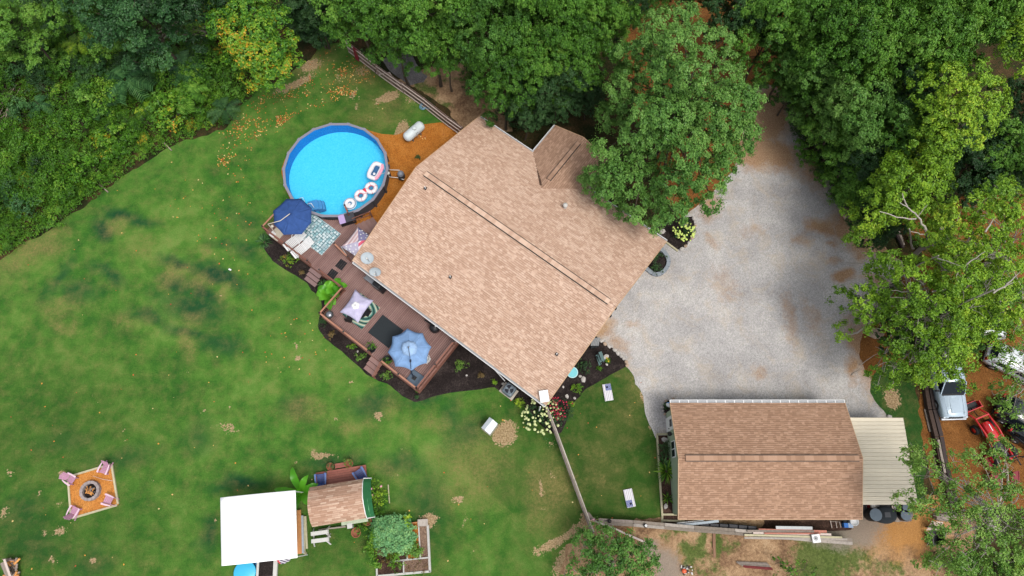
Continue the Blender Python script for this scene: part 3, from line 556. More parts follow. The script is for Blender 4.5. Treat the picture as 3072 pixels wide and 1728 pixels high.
roof_slab(gar, [V3((GX0, GY0, GEV)), V3((GX1, GY0, GEV)), V3((GX1, gym, GRZ)), V3((GX0, gym, GRZ))]); roof_slab(gar, [V3((GX1, GY1, GEV)), V3((GX0, GY1, GEV)), V3((GX0, gym, GRZ)), V3((GX1, gym, GRZ))])
sg = V3((0, gym - GY0, GRZ - GEV)); sg2 = V3((0, gym - GY1, GRZ - GEV))
shingles(gar, V3((GX0, GY0, GEV)), (1, 0, 0), sg, GX1 - GX0, sg.length, M_shB, nparts=150, near=V3((14, 1, 3)), seed=6, thick=.016); shingles(gar, V3((GX1, GY1, GEV)), (-1, 0, 0), sg2, GX1 - GX0, sg2.length, M_shB, nparts=150, near=V3((14, 6, 3)), seed=7, thick=.016)
ridge_vent(gar, (GX0 + .45, gym, GRZ), (GX1 - .25, gym, GRZ), .34, M_shB, .07)
gutter(gar, (GX0, GY1 + .01, GEV), (GX1, GY1 + .01, GEV), (0, 1, 0), .2, hang=.61)
b = MB()
for x in (GX0 - .02, GX1 + .02): b.beam((x, GY0, GEV - .05), (x, gym, GRZ - .05), .04, .14); b.beam((x, gym, GRZ - .05), (x, GY1, GEV - .05), .04, .14)
b.beam((GX0, GY0 - .02, GEV - .06), (GX1, GY0 - .02, GEV - .06), .04, .14); b.build('fascia', M_fascia, gar)
y0 = gcc(470, 1060)[1]; y1 = gcc(455, 690)[1]
dr = MB().box((wx0 - .09, (y0 + y1) / 2, 1.05), (.06, abs(y1 - y0), 2.1)).build('door', M_white, gar); MB().box((wx0 - .13, (y0 + y1) / 2, 1.55), (.03, abs(y1 - y0) * .5, .6)).build('pane', M_glass, dr); MB().lathe([(.03, 0), (.035, .07)], (wx0 - .12, min(y0, y1) + .15, 1.0), 8, (-1, 0, 0)).build('handle', M_dark, dr)
yw = gcc(650, 1400)[1]
wn = MB().box((wx0 - .09, yw - .45, 1.75), (.06, 1.15, .95)).build('window', M_white, gar)
for k in (-1, 1): MB().box((wx0 - .125, yw - .45 + k * .27, 1.75), (.03, .46, .8)).build('pane', M_glass, wn)
la = MB().tube([gcc(655, 1100, 2.35), gcc(600, 1103, 2.45), gcc(540, 1100, 2.3)], .02, 6).build('lamp_arm', M_dark, gar); MB().lathe([(.04, .12), (.16, 0), (.14, -.02), (.03, .06)], gcc(537, 1100, 2.25), 14).build('lamp_shade', M_dark, la)
# carport
cpt = thing('carport', 'lean-to carport with a cream ribbed metal roof on the right of the garage', 'carport', (25.2, 3, 0))
ca, cb_, cc, cd = t43(625, 250, 2.6), t43(1025, 258, 2.3), t43(1108, 910, 2.3), t43(700, 912, 2.6)
y_t, y_b = (ca.y + cb_.y) / 2, (cc.y + cd.y) / 2; xr = (cb_.x + cc.x) / 2; xl = GX1 - .28; n = 22
me = MB().add([(0, -.5, 0), (1, -.5, 0), (1, .5, 0), (0, .5, 0), (0, .34, .0), (1, .34, 0), (0, .42, .035), (1, .42, .035), (0, -.5, -.02), (1, -.5, -.02), (1, .5, -.02), (0, .5, -.02)], [(0, 1, 5, 4), (4, 5, 7, 6), (6, 7, 2, 3), (8, 11, 10, 9), (0, 8, 9, 1), (1, 9, 10, 2)]).mesh('roof_panel')
for i in range(n):
    w_ = (y_t - y_b) / n; M = Matrix(((xr - xl, 0, 0, xl), (0, w_, 0, y_b + (i + .5) * w_), (-.3, 0, 1, 2.6), (0, 0, 0, 1))); newobj('roof_panel', me, M_tin, cpt, M)
M_post = mat('weathered_post', A(120, 100, 78), .8, var=.2)
for y in (y_b + .2, (y_b + y_t) / 2, y_t - .2):
    MB().box((xr - .25, y, 1.12), (.12, .12, 2.24)).build('post', M_post, cpt)
MB().beam((xr - .25, y_b + .1, 2.2), (xr - .25, y_t - .1, 2.2), .1, .12).build('beam', M_post, cpt)
# ================================================================== POOL
PC = Vector((-14.12, 26.15, 0)); PR = 4.12; PH = 1.32
def m_liner():
    t = NT('pool_liner'); g = t.geo(); w = t.n("ShaderNodeTexVoronoi"); t.l(g, w.inputs[0]); w.inputs['Scale'].default_value = 5.5
    n = t.noise(g, 9, 3, .6, 1.2)
    c = t.ramp(n, [(.35, (.035, .43, .66)), (.5, (.06, .49, .73)), (.65, (.09, .53, .76))]); t.bsdf(c, .5); return t.m
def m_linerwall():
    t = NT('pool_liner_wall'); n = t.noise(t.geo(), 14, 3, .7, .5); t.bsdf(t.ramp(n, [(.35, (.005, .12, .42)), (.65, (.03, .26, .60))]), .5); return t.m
def m_water():
    t = NT('pool_water'); g = t.geo(); n = t.noise(g, 5.5, 3, .6, .6); n2 = t.noise(g, 15, 2, .5)
    bp = t.bump(t.math('ADD', n, t.math('MULTIPLY', n2, .35)), .5, .06)
    tr = t.n("ShaderNodeBsdfTransparent"); c = t.ramp(n, [(.3, (.78, .96, .99)), (.7, (.90, 1.0, 1.0))]); t.l(c, tr.inputs[0])
    gl = t.n("ShaderNodeBsdfGlossy"); gl.inputs['Roughness'].default_value = .12; t.l(bp, gl.inputs['Normal'])
    fr = t.n("ShaderNodeFresnel"); fr.inputs[0].default_value = 1.33; t.l(bp, fr.inputs['Normal'])
    mx = t.n("ShaderNodeMixShader"); t.l(fr.outputs[0], mx.inputs[0]); t.l(tr.outputs[0], mx.inputs[1]); t.l(gl.outputs[0], mx.inputs[2]); t.l(mx.outputs[0], t.out.inputs[0]); return t.m
M_rim = mat('grey_lavender_rim', A(140, 138, 152), .55, var=.06); M_pwall = mat('dark_pool_wall', A(74, 78, 88), .6, var=.12)
pool = thing('swimming_pool', 'round above-ground pool of bright blue water with a grey rim', 'pool', PC)
MB().lathe([(PR - .02, 0), (PR - .02, PH - .03), (PR - .06, PH - .03), (PR - .06, .02)], PC, 72, smooth=False, cap=False).build('pool_wall', M_pwall, pool)
NS = 18
for k in range(NS):
    a0, a1 = 2 * math.pi * (k + .02) / NS, 2 * math.pi * (k + .98) / NS; ro, ri = PR + .12, PR - .08
    MB().prism([(PC.x + r * math.cos(a), PC.y + r * math.sin(a)) for r, a in ((ri, a0), (ro, a0), (ro, a1), (ri, a1))], PH - .03, PH + .02).build('rim_segment', M_rim, pool)
    c, s = math.cos(2 * math.pi * k / NS), math.sin(2 * math.pi * k / NS)
    MB().box(PC + Vector(((PR + .06) * c, (PR + .06) * s, PH / 2)), (.14, .16, PH), rz=2 * math.pi * k / NS).build('upright', M_pwall, pool)
    MB().box(PC + Vector(((PR + .02) * c, (PR + .02) * s, PH + .03)), (.24, .22, .03), rz=2 * math.pi * k / NS).build('rim_cap', M_rim, pool)
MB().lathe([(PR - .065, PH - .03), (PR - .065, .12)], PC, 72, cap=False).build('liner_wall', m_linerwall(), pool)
MB().lathe([(PR - .07, .13), (PR - .6, .08), (.001, .05)], PC, 72, cap=False).build('liner_floor', m_liner(), pool)
WL = PH - .17
wr = np.linspace(0, PR - .07, 24); V = [(PC.x, PC.y, WL)]; F_ = []
MB().lathe([(PR - .07, WL), (.001, WL)], PC, 72, cap=False).build('water', m_water(), pool)
sk = MB().cyl(plc(1468, 745, PH - .1), .13, -.04, .04, 16).build('skimmer_lid', M_offw, pool)
M_pvc = mat('white_pvc', A(228, 224, 218), .4, var=.05)
b = MB(); b.box(plc(1468, 660, 1.1), (.26, .3, .2)); b.build('return_box', M_pwall, pool)
for pts in ([plc(1478, 640, 1.15), plc(1480, 690, 1.0), plc(1500, 700, .55), plc(1620, 705, .55)], [plc(1470, 760, 1.1), plc(1482, 792, .4), plc(1600, 805, .35)]): MB().tube(pts, .035, 8).build('pipe', M_pvc, pool)
# pump and filter
pf = thing('pool_filter', 'grey sand filter and black pump on the orange mulch between pool and house', 'pool pump', plc(1640, 760, 0))
c = plc(1645, 790, .0); MB().lathe([(.2, .1), (.26, .2), (.27, .5), (.24, .62), (.16, .72), (.05, .76)], c, 18).build('filter_tank', mat('filter_grey', A(140, 146, 158), .4, var=.1), pf); MB().lathe([(.28, .33), (.28, .39)], c, 18).build('clamp', M_dark, pf)
MB().lathe([(.3, 0), (.3, .1)], c, 18).build('base', M_dark, pf); MB().lathe([(.11, 0), (.13, .1), (.13, .36), (.08, .42)], plc(1610, 815, .22), 12, (1, -.2, 0)).build('motor', M_dark, pf); MB().tube([plc(1640, 820, .3), plc(1680, 828, .35)], .035, 8).build('pipe', M_pvc, pf)
# entry steps and handrails
M_navy = mat('blue_vinyl', A(84, 150, 208), .5, var=.08)
ps = thing('pool_steps', 'blue plastic entry steps in the pool with white handrails', 'pool steps', plc(495, 1130, WL))
e = R(-38); d0 = plc(440, 1150, 0); d1 = plc(560, 1120, 0); ax = (d1 - d0).normalized()
bb = MB(Matrix.Translation(Vector((*plc(480, 1160, WL).xy, 0))) @ Matrix.Rotation(ang(d0, d1), 4, 'Z'))
bb.box((0, 0, WL - .1), (.8, .82, .16)); bb.box((.28, 0, WL - .35), (.7, .8, .3)); bb.box((.5, 0, .5), (.6, .78, .5)); bevel(bb.build('step_block', M_navy, ps), .16, 4)
for (p0, p1, p2) in [((300, 1075), (345, 1065), (370, 1120)), ((405, 1150), (455, 1140), (490, 1195))]:
    MB().tube([plc(*p0, 1.0), plc(*p0, 1.75), plc(*p1, 1.85), plc(*p2, 1.6), plc(*p2, 1.0)], .022, 8).build('handrail', M_white, ps)
# floats
M_rw = mat('white_vinyl', A(236, 234, 238), .35, var=.03); M_red = mat('red_vinyl', A(222, 60, 80), .4, var=.06); M_pink = mat('pink_vinyl', A(242, 168, 190), .4, var=.05); M_teal = mat('blue_print_vinyl', A(60, 130, 170), .4, var=.08)
def torus(c, r, q, n=28, m=10, sx=1.0, sy=1.0, rz=0.0, sq=2.0, mb=None, a0=0.0, a1=2 * math.pi):
    mb = mb or MB(); M = Matrix.Translation(c) @ Matrix.Rotation(rz, 4, 'Z'); full = abs(a1 - a0 - 2 * math.pi) < 1e-6; vs = []
    nn = n if full else n + 1
    for i in range(nn):
        a = a0 + (a1 - a0) * i / n; ca_, sa = math.cos(a), math.sin(a); k = (abs(ca_) ** sq + abs(sa) ** sq) ** (-1 / sq)
        for j in range(m):
            t_ = 2 * math.pi * j / m; vs.append(M @ Vector(((r * k * sx + q * math.cos(t_)) * ca_, (r * k * sy + q * math.cos(t_)) * sa, q * math.sin(t_))))
    fs = [(i * m + j, ((i + 1) % nn) * m + j, ((i + 1) % nn) * m + (j + 1) % m, i * m + (j + 1) % m) for i in range(nn if full else n) for j in range(m)]
    mb.add(vs, fs, True); return mb
bc = plc(1300, 715, WL + .1); ba = ang(plc(1230, 850, WL), plc(1365, 590, WL))
rf = thing('inflatable_raft', 'white and pink inflatable boat floating by the pool wall', 'pool float', bc)
torus(bc, .45, .18, 36, 10, 1.42, .84, ba, 4).build('tube', M_rw, rf); torus(bc + Vector((.05, -.03, .07)), .45, .14, 20, 8, 1.45, .88, ba, 4, a0=-2.6, a1=-.5).build('pink_band', M_pink, rf)
MB().box(bc - Vector((0, 0, .06)), (1.25, .62, .05), rz=ba).build('floor', mat('dark_blue_vinyl', A(50, 96, 140), .4), rf); MB().lathe([(.11, 0), (.11, .05), (.05, .08)], plc(1285, 755, WL + .08), 14).build('cup', M_rw, rf)
for p, q in (((1410, 620), (1418, 700)), ((1370, 760), (1425, 738))): MB().tube([plc(*p, PH + .1), plc(*q, PH + .08)], .014, 6).build('rope', M_rw, rf)
df = thing('double_ring_float', 'white two-person ring float with red centre and red straps', 'pool float', plc(1170, 980, WL + .1))
for c in (plc(1108, 1040, WL + .1), plc(1245, 940, WL + .1)):
    torus(c, .36, .165, 30, 10).build('ring', M_rw, df); torus(c, .25, .07, 24, 8).build('inner_tube', M_red, df); MB().cyl(c - Vector((0, 0, .08)), .2, 0, .03, 20).build('net_seat', M_teal, df)
    for k in range(4): a = k * math.pi / 2 + .3; MB().tube([c + Vector(((.36 + .178 * math.cos(q_)) * math.cos(a), (.36 + .178 * math.cos(q_)) * math.sin(a), .178 * math.sin(q_))) for q_ in np.linspace(0, math.pi, 7)], .014, 5).build('strap', M_red, df)
MB().lathe([(.19, -.05), (.2, .08), (.12, .12), (.001, .13)], plc(1165, 975, WL + .12), 18).build('cooler_lid', M_red, df)
sf = thing('ring_float', 'round white and blue striped ring float at the lower pool edge', 'pool float', plc(965, 1145, WL + .1)); c = plc(965, 1145, WL + .1)
torus(c, .29, .15, 30, 10).build('ring', M_rw, sf); torus(c - Vector((0, 0, .03)), .4, .085, 30, 8).build('outer_band', M_teal, sf); torus(c - Vector((0, 0, .03)), .48, .035, 30, 6).build('edge_band', M_rw, sf); torus(c, .13, .06, 24, 8).build('inner_band', M_teal, sf); MB().lathe([(.1, 0), (.11, .06), (.001, .08)], c + Vector((-.03, -.05, 0)), 14).build('backrest_pad', M_rw, sf)

# ================================================================== DECK
DZ = .9
def m_wood(name, lo, mid, hi, rough=.65, sc=(1, 14, 14)):
    t = NT(name); v = t.obj(); mp = t.n("ShaderNodeMapping"); t.l(v, mp.inputs[0]); mp.inputs['Scale'].default_value = sc; mp.inputs['Rotation'].default_value = (0, 0, 0)
    n = t.noise(mp.outputs[0], 2.2, 5, .65); big = t.noise(t.geo(), .8, 4, .6)
    f = t.math('ADD', t.math('MULTIPLY', n, .35), t.math('ADD', t.math('MULTIPLY', big, .5), t.math('MULTIPLY', t.orand(), .15)))
    c = t.ramp(f, [(.25, lo), (.5, mid), (.75, hi)]); t.bsdf(c, rough, 0, t.bump(n, .3, .006), .3); return t.m
M_deck = m_wood('deck_stain', A(120, 88, 82), A(144, 112, 106), A(166, 134, 127), .6, (14, 1, 14)); M_rail = m_wood('rail_stain', A(108, 68, 56), A(136, 90, 76), A(162, 114, 98)); M_railo = m_wood('rail_top_stain', A(146, 98, 76), A(172, 120, 96), A(192, 144, 120))
deck = thing('deck', 'L-shaped reddish brown board deck joining the house and the pool', 'deck', H(0, -3, 0), HA)
st0 = stc(1000, 490, DZ); st1 = stc(1250, 800, DZ); pp0 = plc(930, 1215, DZ); pr0 = P(881, 591, DZ)
def pa(p): return math.atan2(p[1] - PC.y, p[0] - PC.x)
a_s = pa(pr0); a_e = pa(P(1043, 632, DZ))
if a_e < a_s: a_e += 2 * math.pi
arc = [PC + Vector(((PR + .13) * math.cos(a), (PR + .13) * math.sin(a), 0)) for a in np.linspace(a_e, a_s, 14)]
e_l = toH(P(796, 697, DZ))[0]
hs = toH(st0); hs1 = toH(st1)
DP2 = [(e_l, -1.9), (0.0, -1.9), (0.0, -4.42), (9.35, -4.42), (9.35, .6), (.62, .6), (.62, 3.2), (hs1[0] + .3, hs1[1]), (hs1[0], hs1[1]), hs, toH(stc(900, 350, DZ))] + [toH(p) for p in arc] + [(e_l, toH(pr0)[1])]
bw = .14; nb = int((9.35 - e_l) / bw)
for i in range(nb):
    x = e_l + (i + .5) * (9.35 - e_l) / nb; ys = []
    for j in range(len(DP2)):
        (x1, y1), (x2, y2) = DP2[j], DP2[(j + 1) % len(DP2)]
        if (x1 > x) != (x2 > x): ys.append(y1 + (x - x1) * (y2 - y1) / (x2 - x1))
    ys.sort()
    for k in range(0, len(ys) - 1, 2):
        if ys[k + 1] - ys[k] > .15:
            me = MB().box((0, 0, 0), (bw - .026, ys[k + 1] - ys[k], .03)).mesh('deck_board')
            newobj('deck_board', me, M_deck, deck, Matrix.Translation(H(x, (ys[k] + ys[k + 1]) / 2, DZ - .015 + rnd.uniform(-.002, .002))) @ Matrix.Rotation(HA, 4, 'Z'))
b = MB(); b.v = []; cx = [H(x, y, 0) for x, y in DP2]; b.prism([(p.x, p.y) for p in cx], DZ - .2, DZ - .06); b.build('joist_frame', mat('deck_underside', A(40, 26, 22), .9), deck)
skb = [(e_l, -1.9), (0, -1.9), (0, -4.42), (9.35, -4.42), (9.35, .5)]
for (p, q) in zip(skb[:-1], skb[1:]): MB().beam(H(p[0], p[1] - .02, DZ / 2 - .02), H(q[0], q[1] - .02, DZ / 2 - .02), .03, DZ - .06).build('skirt_board', M_rail, deck)
me_bal = MB().box((0, 0, 0), (.035, .035, .78)).mesh('baluster'); me_post = MB().box((0, 0, 0), (.1, .1, 1.05)).mesh('post')
me_cap = MB().lathe([(.075, 0), (.075, .04), (.045, .09), (.02, .1)], (0, 0, 0), 8).mesh('post_cap'); M_cap = mat('solar_cap', A(70, 62, 60), .35, var=.3)
def rail(a, b_, z=DZ, top=M_rail, par=deck, posts=True, h=1.0, bal=True):
    a = Vector(a); b_ = Vector(b_); L = (b_ - a).length; d = (b_ - a) / L; rz = ang(a, b_); n = max(1, round(L / 1.9)); Z = Vector((0, 0, 1))
    for i in range(n + 1):
        p = a + d * (L * i / n); o = newobj('rail_post', me_post, M_rail, par, Matrix.Translation(p + Z * (z - p.z + .5)) @ Matrix.Rotation(rz, 4, 'Z')); newobj('solar_cap', me_cap, M_cap, o, Matrix.Translation(p + Z * (z - p.z + 1.03)))
    za = Z * (z - a.z)
    MB().beam(a + za + Z * (h - .06), b_ + za + Z * (h - .06), .115, .035).build('top_rail', top, par); MB().beam(a + za + Z * .12, b_ + za + Z * .12, .045, .08).build('bottom_rail', M_rail, par)
    if bal:
        k = int(L / .13)
        for i in range(1, k): newobj('baluster', me_bal, M_rail, par, Matrix.Translation(a + d * (L * i / k) + za + Z * .53) @ Matrix.Rotation(rz, 4, 'Z'))
e_s1 = toH(P(938, 808, DZ))[0]; e_s2 = toH(P(956, 821, DZ))[0]
rail(H(e_l, -1.85), H(e_s1 - .35, -1.85)); rail(H(e_l, -1.85), H(e_l, -.2), top=M_railo)
rail(H(e_s2 + .25, -1.85), H(0, -1.85)); rail(H(0.05, -1.85), H(.05, -4.37), top=M_railo)
e_a = toH(P(1113, 1060, DZ))[0]; e_b = toH(P(1151, 1088, DZ))[0]
rail(H(.05, -4.37), H(e_a, -4.37), top=M_railo); rail(H(e_b, -4.37), H(9.3, -4.37), top=M_railo); rail(H(9.3, -4.37), H(9.3, -.1), top=M_rail)
rail(P(1043, 632, DZ), stc(890, 345, DZ)); rail(dk(1120, 890, DZ), dk(1310, 1080, DZ), top=M_railo)
# steps (lower, middle and pool-side flights)
def flight(a, b_, out, n, z1, tread=.28, m=M_deck, w=None):
    a = Vector((a[0], a[1], 0)); b_ = Vector((b_[0], b_[1], 0)); out = Vector(out).normalized()
    for i in range(n):
        z = z1 - (i + 1) * z1 / (n + 1); o = out * (tread * (i + .5))
        MB().beam(a + o + Vector((0, 0, z)), b_ + o + Vector((0, 0, z)), tread - .035, .04).build('stair_tread', m, deck)
        MB().beam(a + out * (tread * i + .01) + Vector((0, 0, z / 2)), b_ + out * (tread * i + .01) + Vector((0, 0, z / 2)), .02, max(.05, z - .05)).build('stair_riser', M_rail, deck)
flight(H(e_s1 - .3, -1.95), H(e_s2 + .2, -1.95), -Hn, 3, DZ, .34, mat('grey_tread', A(134, 108, 106), .6, var=.1)); flight(H(e_a + .1, -4.45), H(e_b - .05, -4.45), -Hn, 3, DZ, .36)
eo = H(e_b + .02, -4.45); r0, r1 = eo + Vector((0, 0, DZ)), eo - Hn * 1.1
for h_ in (.95, .5): MB().beam(eo + Vector((0, 0, DZ * .9 + h_)), r1 + Vector((0, 0, h_)), .07, .04).build('stair_rail', M_rail, deck)
MB().box(r1 + Vector((0, 0, .5)), (.1, .1, 1.0), rz=HA).build('rail_post', M_rail, deck)
so = (stc(1340, 400, 0) - stc(1000, 490, DZ)); sd = (st1 - st0).normalized(); sp = Vector((-sd.y, sd.x, 0)); sp = sp if sp.dot(so) > 0 else -sp
flight(st0 + sd * .1, st0 + sd * 1.9, sp, 4, DZ, .38)
for z_ in (.45, .95): MB().beam(Vector((st0.x, st0.y, DZ + z_)), Vector((st0.x, st0.y, z_ + .1)) + sp * 1.5, .06, .05).build('stair_rail', M_rail, deck)
MB().box(Vector((st0.x, st0.y, .55)) + sp * 1.5, (.1, .1, 1.1)).build('rail_post', M_rail, deck)

# ------------------------------------------------------------------ rugs and mats
def m_rugA():
    t = NT('teal_tile_rug'); v = t.obj(); sep = t.n("ShaderNodeSeparateXYZ"); t.l(v, sep.inputs[0]); s = 4.6
    vo = t.n("ShaderNodeTexVoronoi", distance='CHEBYCHEV'); t.l(v, vo.inputs[0]); vo.inputs['Scale'].default_value = s; vo.inputs['Randomness'].default_value = .35
    d = vo.outputs['Distance']; cs = t.n("ShaderNodeSeparateColor"); t.l(vo.outputs['Color'], cs.inputs[0])
    inn = t.math('LESS_THAN', d, .38); ring = t.math('MULTIPLY', t.math('GREATER_THAN', d, .22), inn)
    isr = t.math('GREATER_THAN', cs.outputs[0], .62); f = t.math('ADD', t.math('MULTIPLY', isr, ring), t.math('MULTIPLY', t.math('SUBTRACT', 1.0, isr), inn))
    core = t.math('MULTIPLY', isr, t.math('LESS_THAN', d, .1)); f = t.math('MAXIMUM', f, core)
    lite = t.ramp(cs.outputs[1], [(.2, A(150, 190, 196)), (.5, A(196, 214, 218)), (.9, A(216, 226, 228))])
    c = t.mix(f, t.ramp(t.noise(v, 12, 2), [(.3, A(84, 118, 128)), (.7, A(112, 144, 150))]), lite); t.bsdf(c, .9, 0, None, .1); return t.m
def m_rugB():
    t = NT('leaf_print_rug'); v = t.obj(); w = t.n("ShaderNodeTexWave", wave_type='RINGS', rings_direction='Z'); t.l(v, w.inputs[0]); w.inputs['Scale'].default_value = .42; w.inputs['Distortion'].default_value = 7; w.inputs['Detail'].default_value = 1; w.inputs['Detail Scale'].default_value = .8
    c = t.ramp(w.outputs[0], [(.0, A(36, 70, 66)), (.12, A(84, 134, 124)), (.35, A(142, 180, 168)), (.5, A(214, 206, 184)), (.72, A(176, 178, 148)), (.9, A(100, 146, 136)), (1.0, A(30, 54, 52))]); t.bsdf(c, .9, 0, None, .1); return t.m
def rug(name, label, cat, c, dx, dy, rz, m, z=DZ, th=.012):
    t = thing(name, label, cat, c, rz); o = MB(Matrix.Identity(4)).box((0, 0, th / 2 + .003), (dx, dy, th)).mesh(name); newobj('rug_field', o, m, t, _mw(Vector(c), rz)); return t
def quadsz(pts):
    c = sum(pts, Vector()) / len(pts); return c
e1, n1 = toH(dk(1165, 680, DZ)); e2, n2 = toH(dk(900, 1000, DZ)); e3, n3 = toH(dk(750, 350, DZ))
rw = 3.05; rc = (dk(1165, 680, DZ) + dk(900, 1000, DZ)) / 2; ra = ang(dk(750, 370, DZ), dk(1165, 680, DZ)); rd = Vector((math.cos(ra), math.sin(ra), 0)); rlen = (dk(1165, 680, DZ) - dk(900, 1000, DZ)).length
rug('patterned_rug', 'teal and white tile-patterned rug under the navy umbrella by the pool', 'rug', rc - rd * 1.55, 3.1, rlen, ra, m_rugA())
e1_, n1_ = toH(dk3(920, 940, DZ)); e0_, n0_ = toH(dk3(560, 1370, DZ)); rc = (dk3(920, 940, DZ) + dk3(560, 1370, DZ)) / 2
rug('leaf_rug', 'green and cream leaf-print rug under the lavender umbrella', 'rug', rc - He * .95, 1.95, (dk3(920, 940, DZ) - dk3(560, 1370, DZ)).length, HA, m_rugB())
M_char = mat('charcoal_rug', A(40, 46, 50), .95, var=.25, scale=20); q = [dk2(805, 530, DZ), dk2(1045, 690, DZ), dk2(650, 735, DZ)]
rug('charcoal_rug', 'plain charcoal rug between the lavender and light blue umbrellas', 'rug', q[2] + (q[0] - q[2]) / 2 + He * 1.02, 2.04, (q[0] - q[2]).length, HA, M_char)
M_rub = mat('black_rubber', A(24, 24, 28), .7, var=.2); M_strip = mat('grey_strip', A(90, 84, 90), .7)
mt = thing('ribbed_mats', 'pair of black ribbed rubber mats on the deck near the house corner', 'mat', dk(1115, 1200, DZ), HA)
c0 = (dk(1170, 1040, DZ) + dk(1285, 1100, DZ) + dk(1180, 1220, DZ) + dk(1075, 1160, DZ)) / 4; c1 = (dk(1040, 1190, DZ) + dk(1155, 1245, DZ) + dk(1050, 1360, DZ) + dk(945, 1290, DZ)) / 4; ma = ang(dk(1075, 1160, DZ), dk(1170, 1040, DZ)); md_ = Vector((math.cos(ma), math.sin(ma), 0)); mp_ = Vector((-md_.y, md_.x, 0))
for c in (c0, c1):
    for k in range(4): MB().box(c + mp_ * ((k - 1.5) * .165) + Vector((0, 0, .012)), (.74, .15, .02), rz=ma).build('rubber_strip', M_rub, mt)
# ------------------------------------------------------------------ umbrellas
def canopy(c, pts, hub, m, sag=.0, th=.006, n=6, mid=0.0):
    """fabric panels from a hub to the rim points; returns one mesh builder per panel"""
    out = []; hub = Vector(hub); k = len(pts)
    for i in range(k):
        a, b_ = Vector(pts[i]), Vector(pts[(i + 1) % k]); vs = []; fs = []
        for r in range(n + 1):
            for s in range(n + 1):
                f, g = r / n, s / n; e = a + (b_ - a) * g; inn = math.sin(g * math.pi) * mid * f
                p = hub + (e - hub) * (f * (1 - inn)); p.z = hub.z + (e.z - hub.z) * (f ** 1.15) - math.sin(g * math.pi) * sag * f; vs.append(p)
        fs = [(r * (n + 1) + s, (r + 1) * (n + 1) + s, (r + 1) * (n + 1) + s + 1, r * (n + 1) + s + 1) for r in range(n) for s in range(n)]
        out.append(MB().add(vs, fs, True))
    return out
def umbrella(name, label, pts, hub, m, sag=.03, mid=.03, ribs=True, M_r=M_dark, vent=None, finial=None, loc=None, **kw):
    t = thing(name, label, 'umbrella', loc or (hub[0], hub[1], DZ))
    for p in canopy(None, pts, hub, m, sag=sag, mid=mid): o = p.build('canopy_panel', m, t); md = o.modifiers.new('thick', 'SOLIDIFY'); md.thickness = .006
    if ribs:
        for q in pts: MB().tube([Vector(hub) - Vector((0, 0, .03)), Vector(q) - Vector((0, 0, .015))], .012, 5).build('rib', M_r, t)
    if vent:
        for p in canopy(None, [Vector(v) for v in vent[0]], vent[1], m, sag=.01, mid=.01, n=3): o = p.build('vent_panel', vent[2], t); md = o.modifiers.new('thick', 'SOLIDIFY'); md.thickness = .006
    if finial: MB().lathe([(.05, 0), (.06, .05), (.03, .1), (.001, .11)], Vector(hub) + Vector((0, 0, finial)), 12).build('finial', M_white if name.startswith('navy') else M_grey, t)
    return t
def m_fabric(name, col):
    t = NT(name); g = t.obj(); n = t.noise(g, 3, 4, .6); w = t.noise(g, 60, 2, .5); lo = tuple(c * .86 for c in col); hi = tuple(min(1, c * 1.12) for c in col)
    c = t.ramp(n, [(.3, lo), (.7, hi)]); b_ = t.n("ShaderNodeBsdfPrincipled"); t.l(c, b_.inputs['Base Color']); b_.inputs['Roughness'].default_value = .9; b_.inputs['Specular IOR Level'].default_value = .15; t.l(t.bump(t.math('ADD', t.math('MULTIPLY', n, 3.0), w), .35, .02), b_.inputs['Normal'])
    tr = t.n("ShaderNodeBsdfTranslucent"); t.l(c, tr.inputs[0]); mx = t.n("ShaderNodeMixShader"); mx.inputs[0].default_value = .18; t.l(b_.outputs[0], mx.inputs[1]); t.l(tr.outputs[0], mx.inputs[2]); t.l(mx.outputs[0], t.out.inputs[0]); return t.m
F_navy = m_fabric('navy_canvas', A(62, 94, 156)); F_lav = m_fabric('lavender_canvas', A(214, 208, 238)); F_blue = m_fabric('light_blue_canvas', A(140, 176, 222)); F_blue2 = m_fabric('pale_blue_canvas', A(172, 204, 242))
zr = 3.0
npts = [dk(*p, zr) for p in [(190, 350), (385, 175), (600, 170), (750, 310), (745, 520), (605, 690), (345, 700), (200, 545)]]
hub = dk(440, 405, 3.45)
nu = umbrella('navy_umbrella', 'navy blue octagonal cantilever umbrella beside the pool', npts, hub, F_navy, .02, .02, M_r=M_white, finial=.0, loc=dk(240, 700, DZ))
ft = dk(235, 680, DZ)
MB().tube([ft, ft + Vector((0, 0, .2)), dk(120, 545, 3.0)], .04, 10).build('mast', mat('cream_metal', A(222, 212, 196), .45), nu); MB().tube([dk(115, 545, 3.0), dk(120, 540, 3.3), dk(295, 493, 3.7), hub + Vector((0, 0, .15))], .028, 8).build('boom', MATS['cream_metal'], nu)
MB().lathe([(.11, 0), (.11, .22)], dk(160, 590, 1.9), 12, (1, 1, .2)).build('crank', MATS['cream_metal'], nu)
bq = [dk(*p, DZ) for p in [(150, 665), (235, 605), (335, 700), (245, 785)]]; bs = thing('umbrella_base', 'square cream weight holding the navy umbrella mast', 'umbrella base', dk(240, 695, DZ))
bevel(MB().box(dk(245, 690, DZ + .06), (.85, .85, .12), rz=HA).build('base_plate', mat('cream_plastic', A(200, 190, 172), .6, var=.08), bs), .05, 3); MB().box(dk(185, 690, DZ + .14), (.42, .4, .06), rz=HA).build('sand_tray', MATS['white_trim'], bs)
lpts = [dk3(*p, 2.85) for p in [(432, 578), (790, 800), (490, 1240), (128, 1030)]]; lh = dk3(437, 898, 3.35)
lu = umbrella('lavender_umbrella', 'square lavender umbrella with a white flower-shaped vent patch', lpts, lh, F_lav, .04, .12)
b = MB()
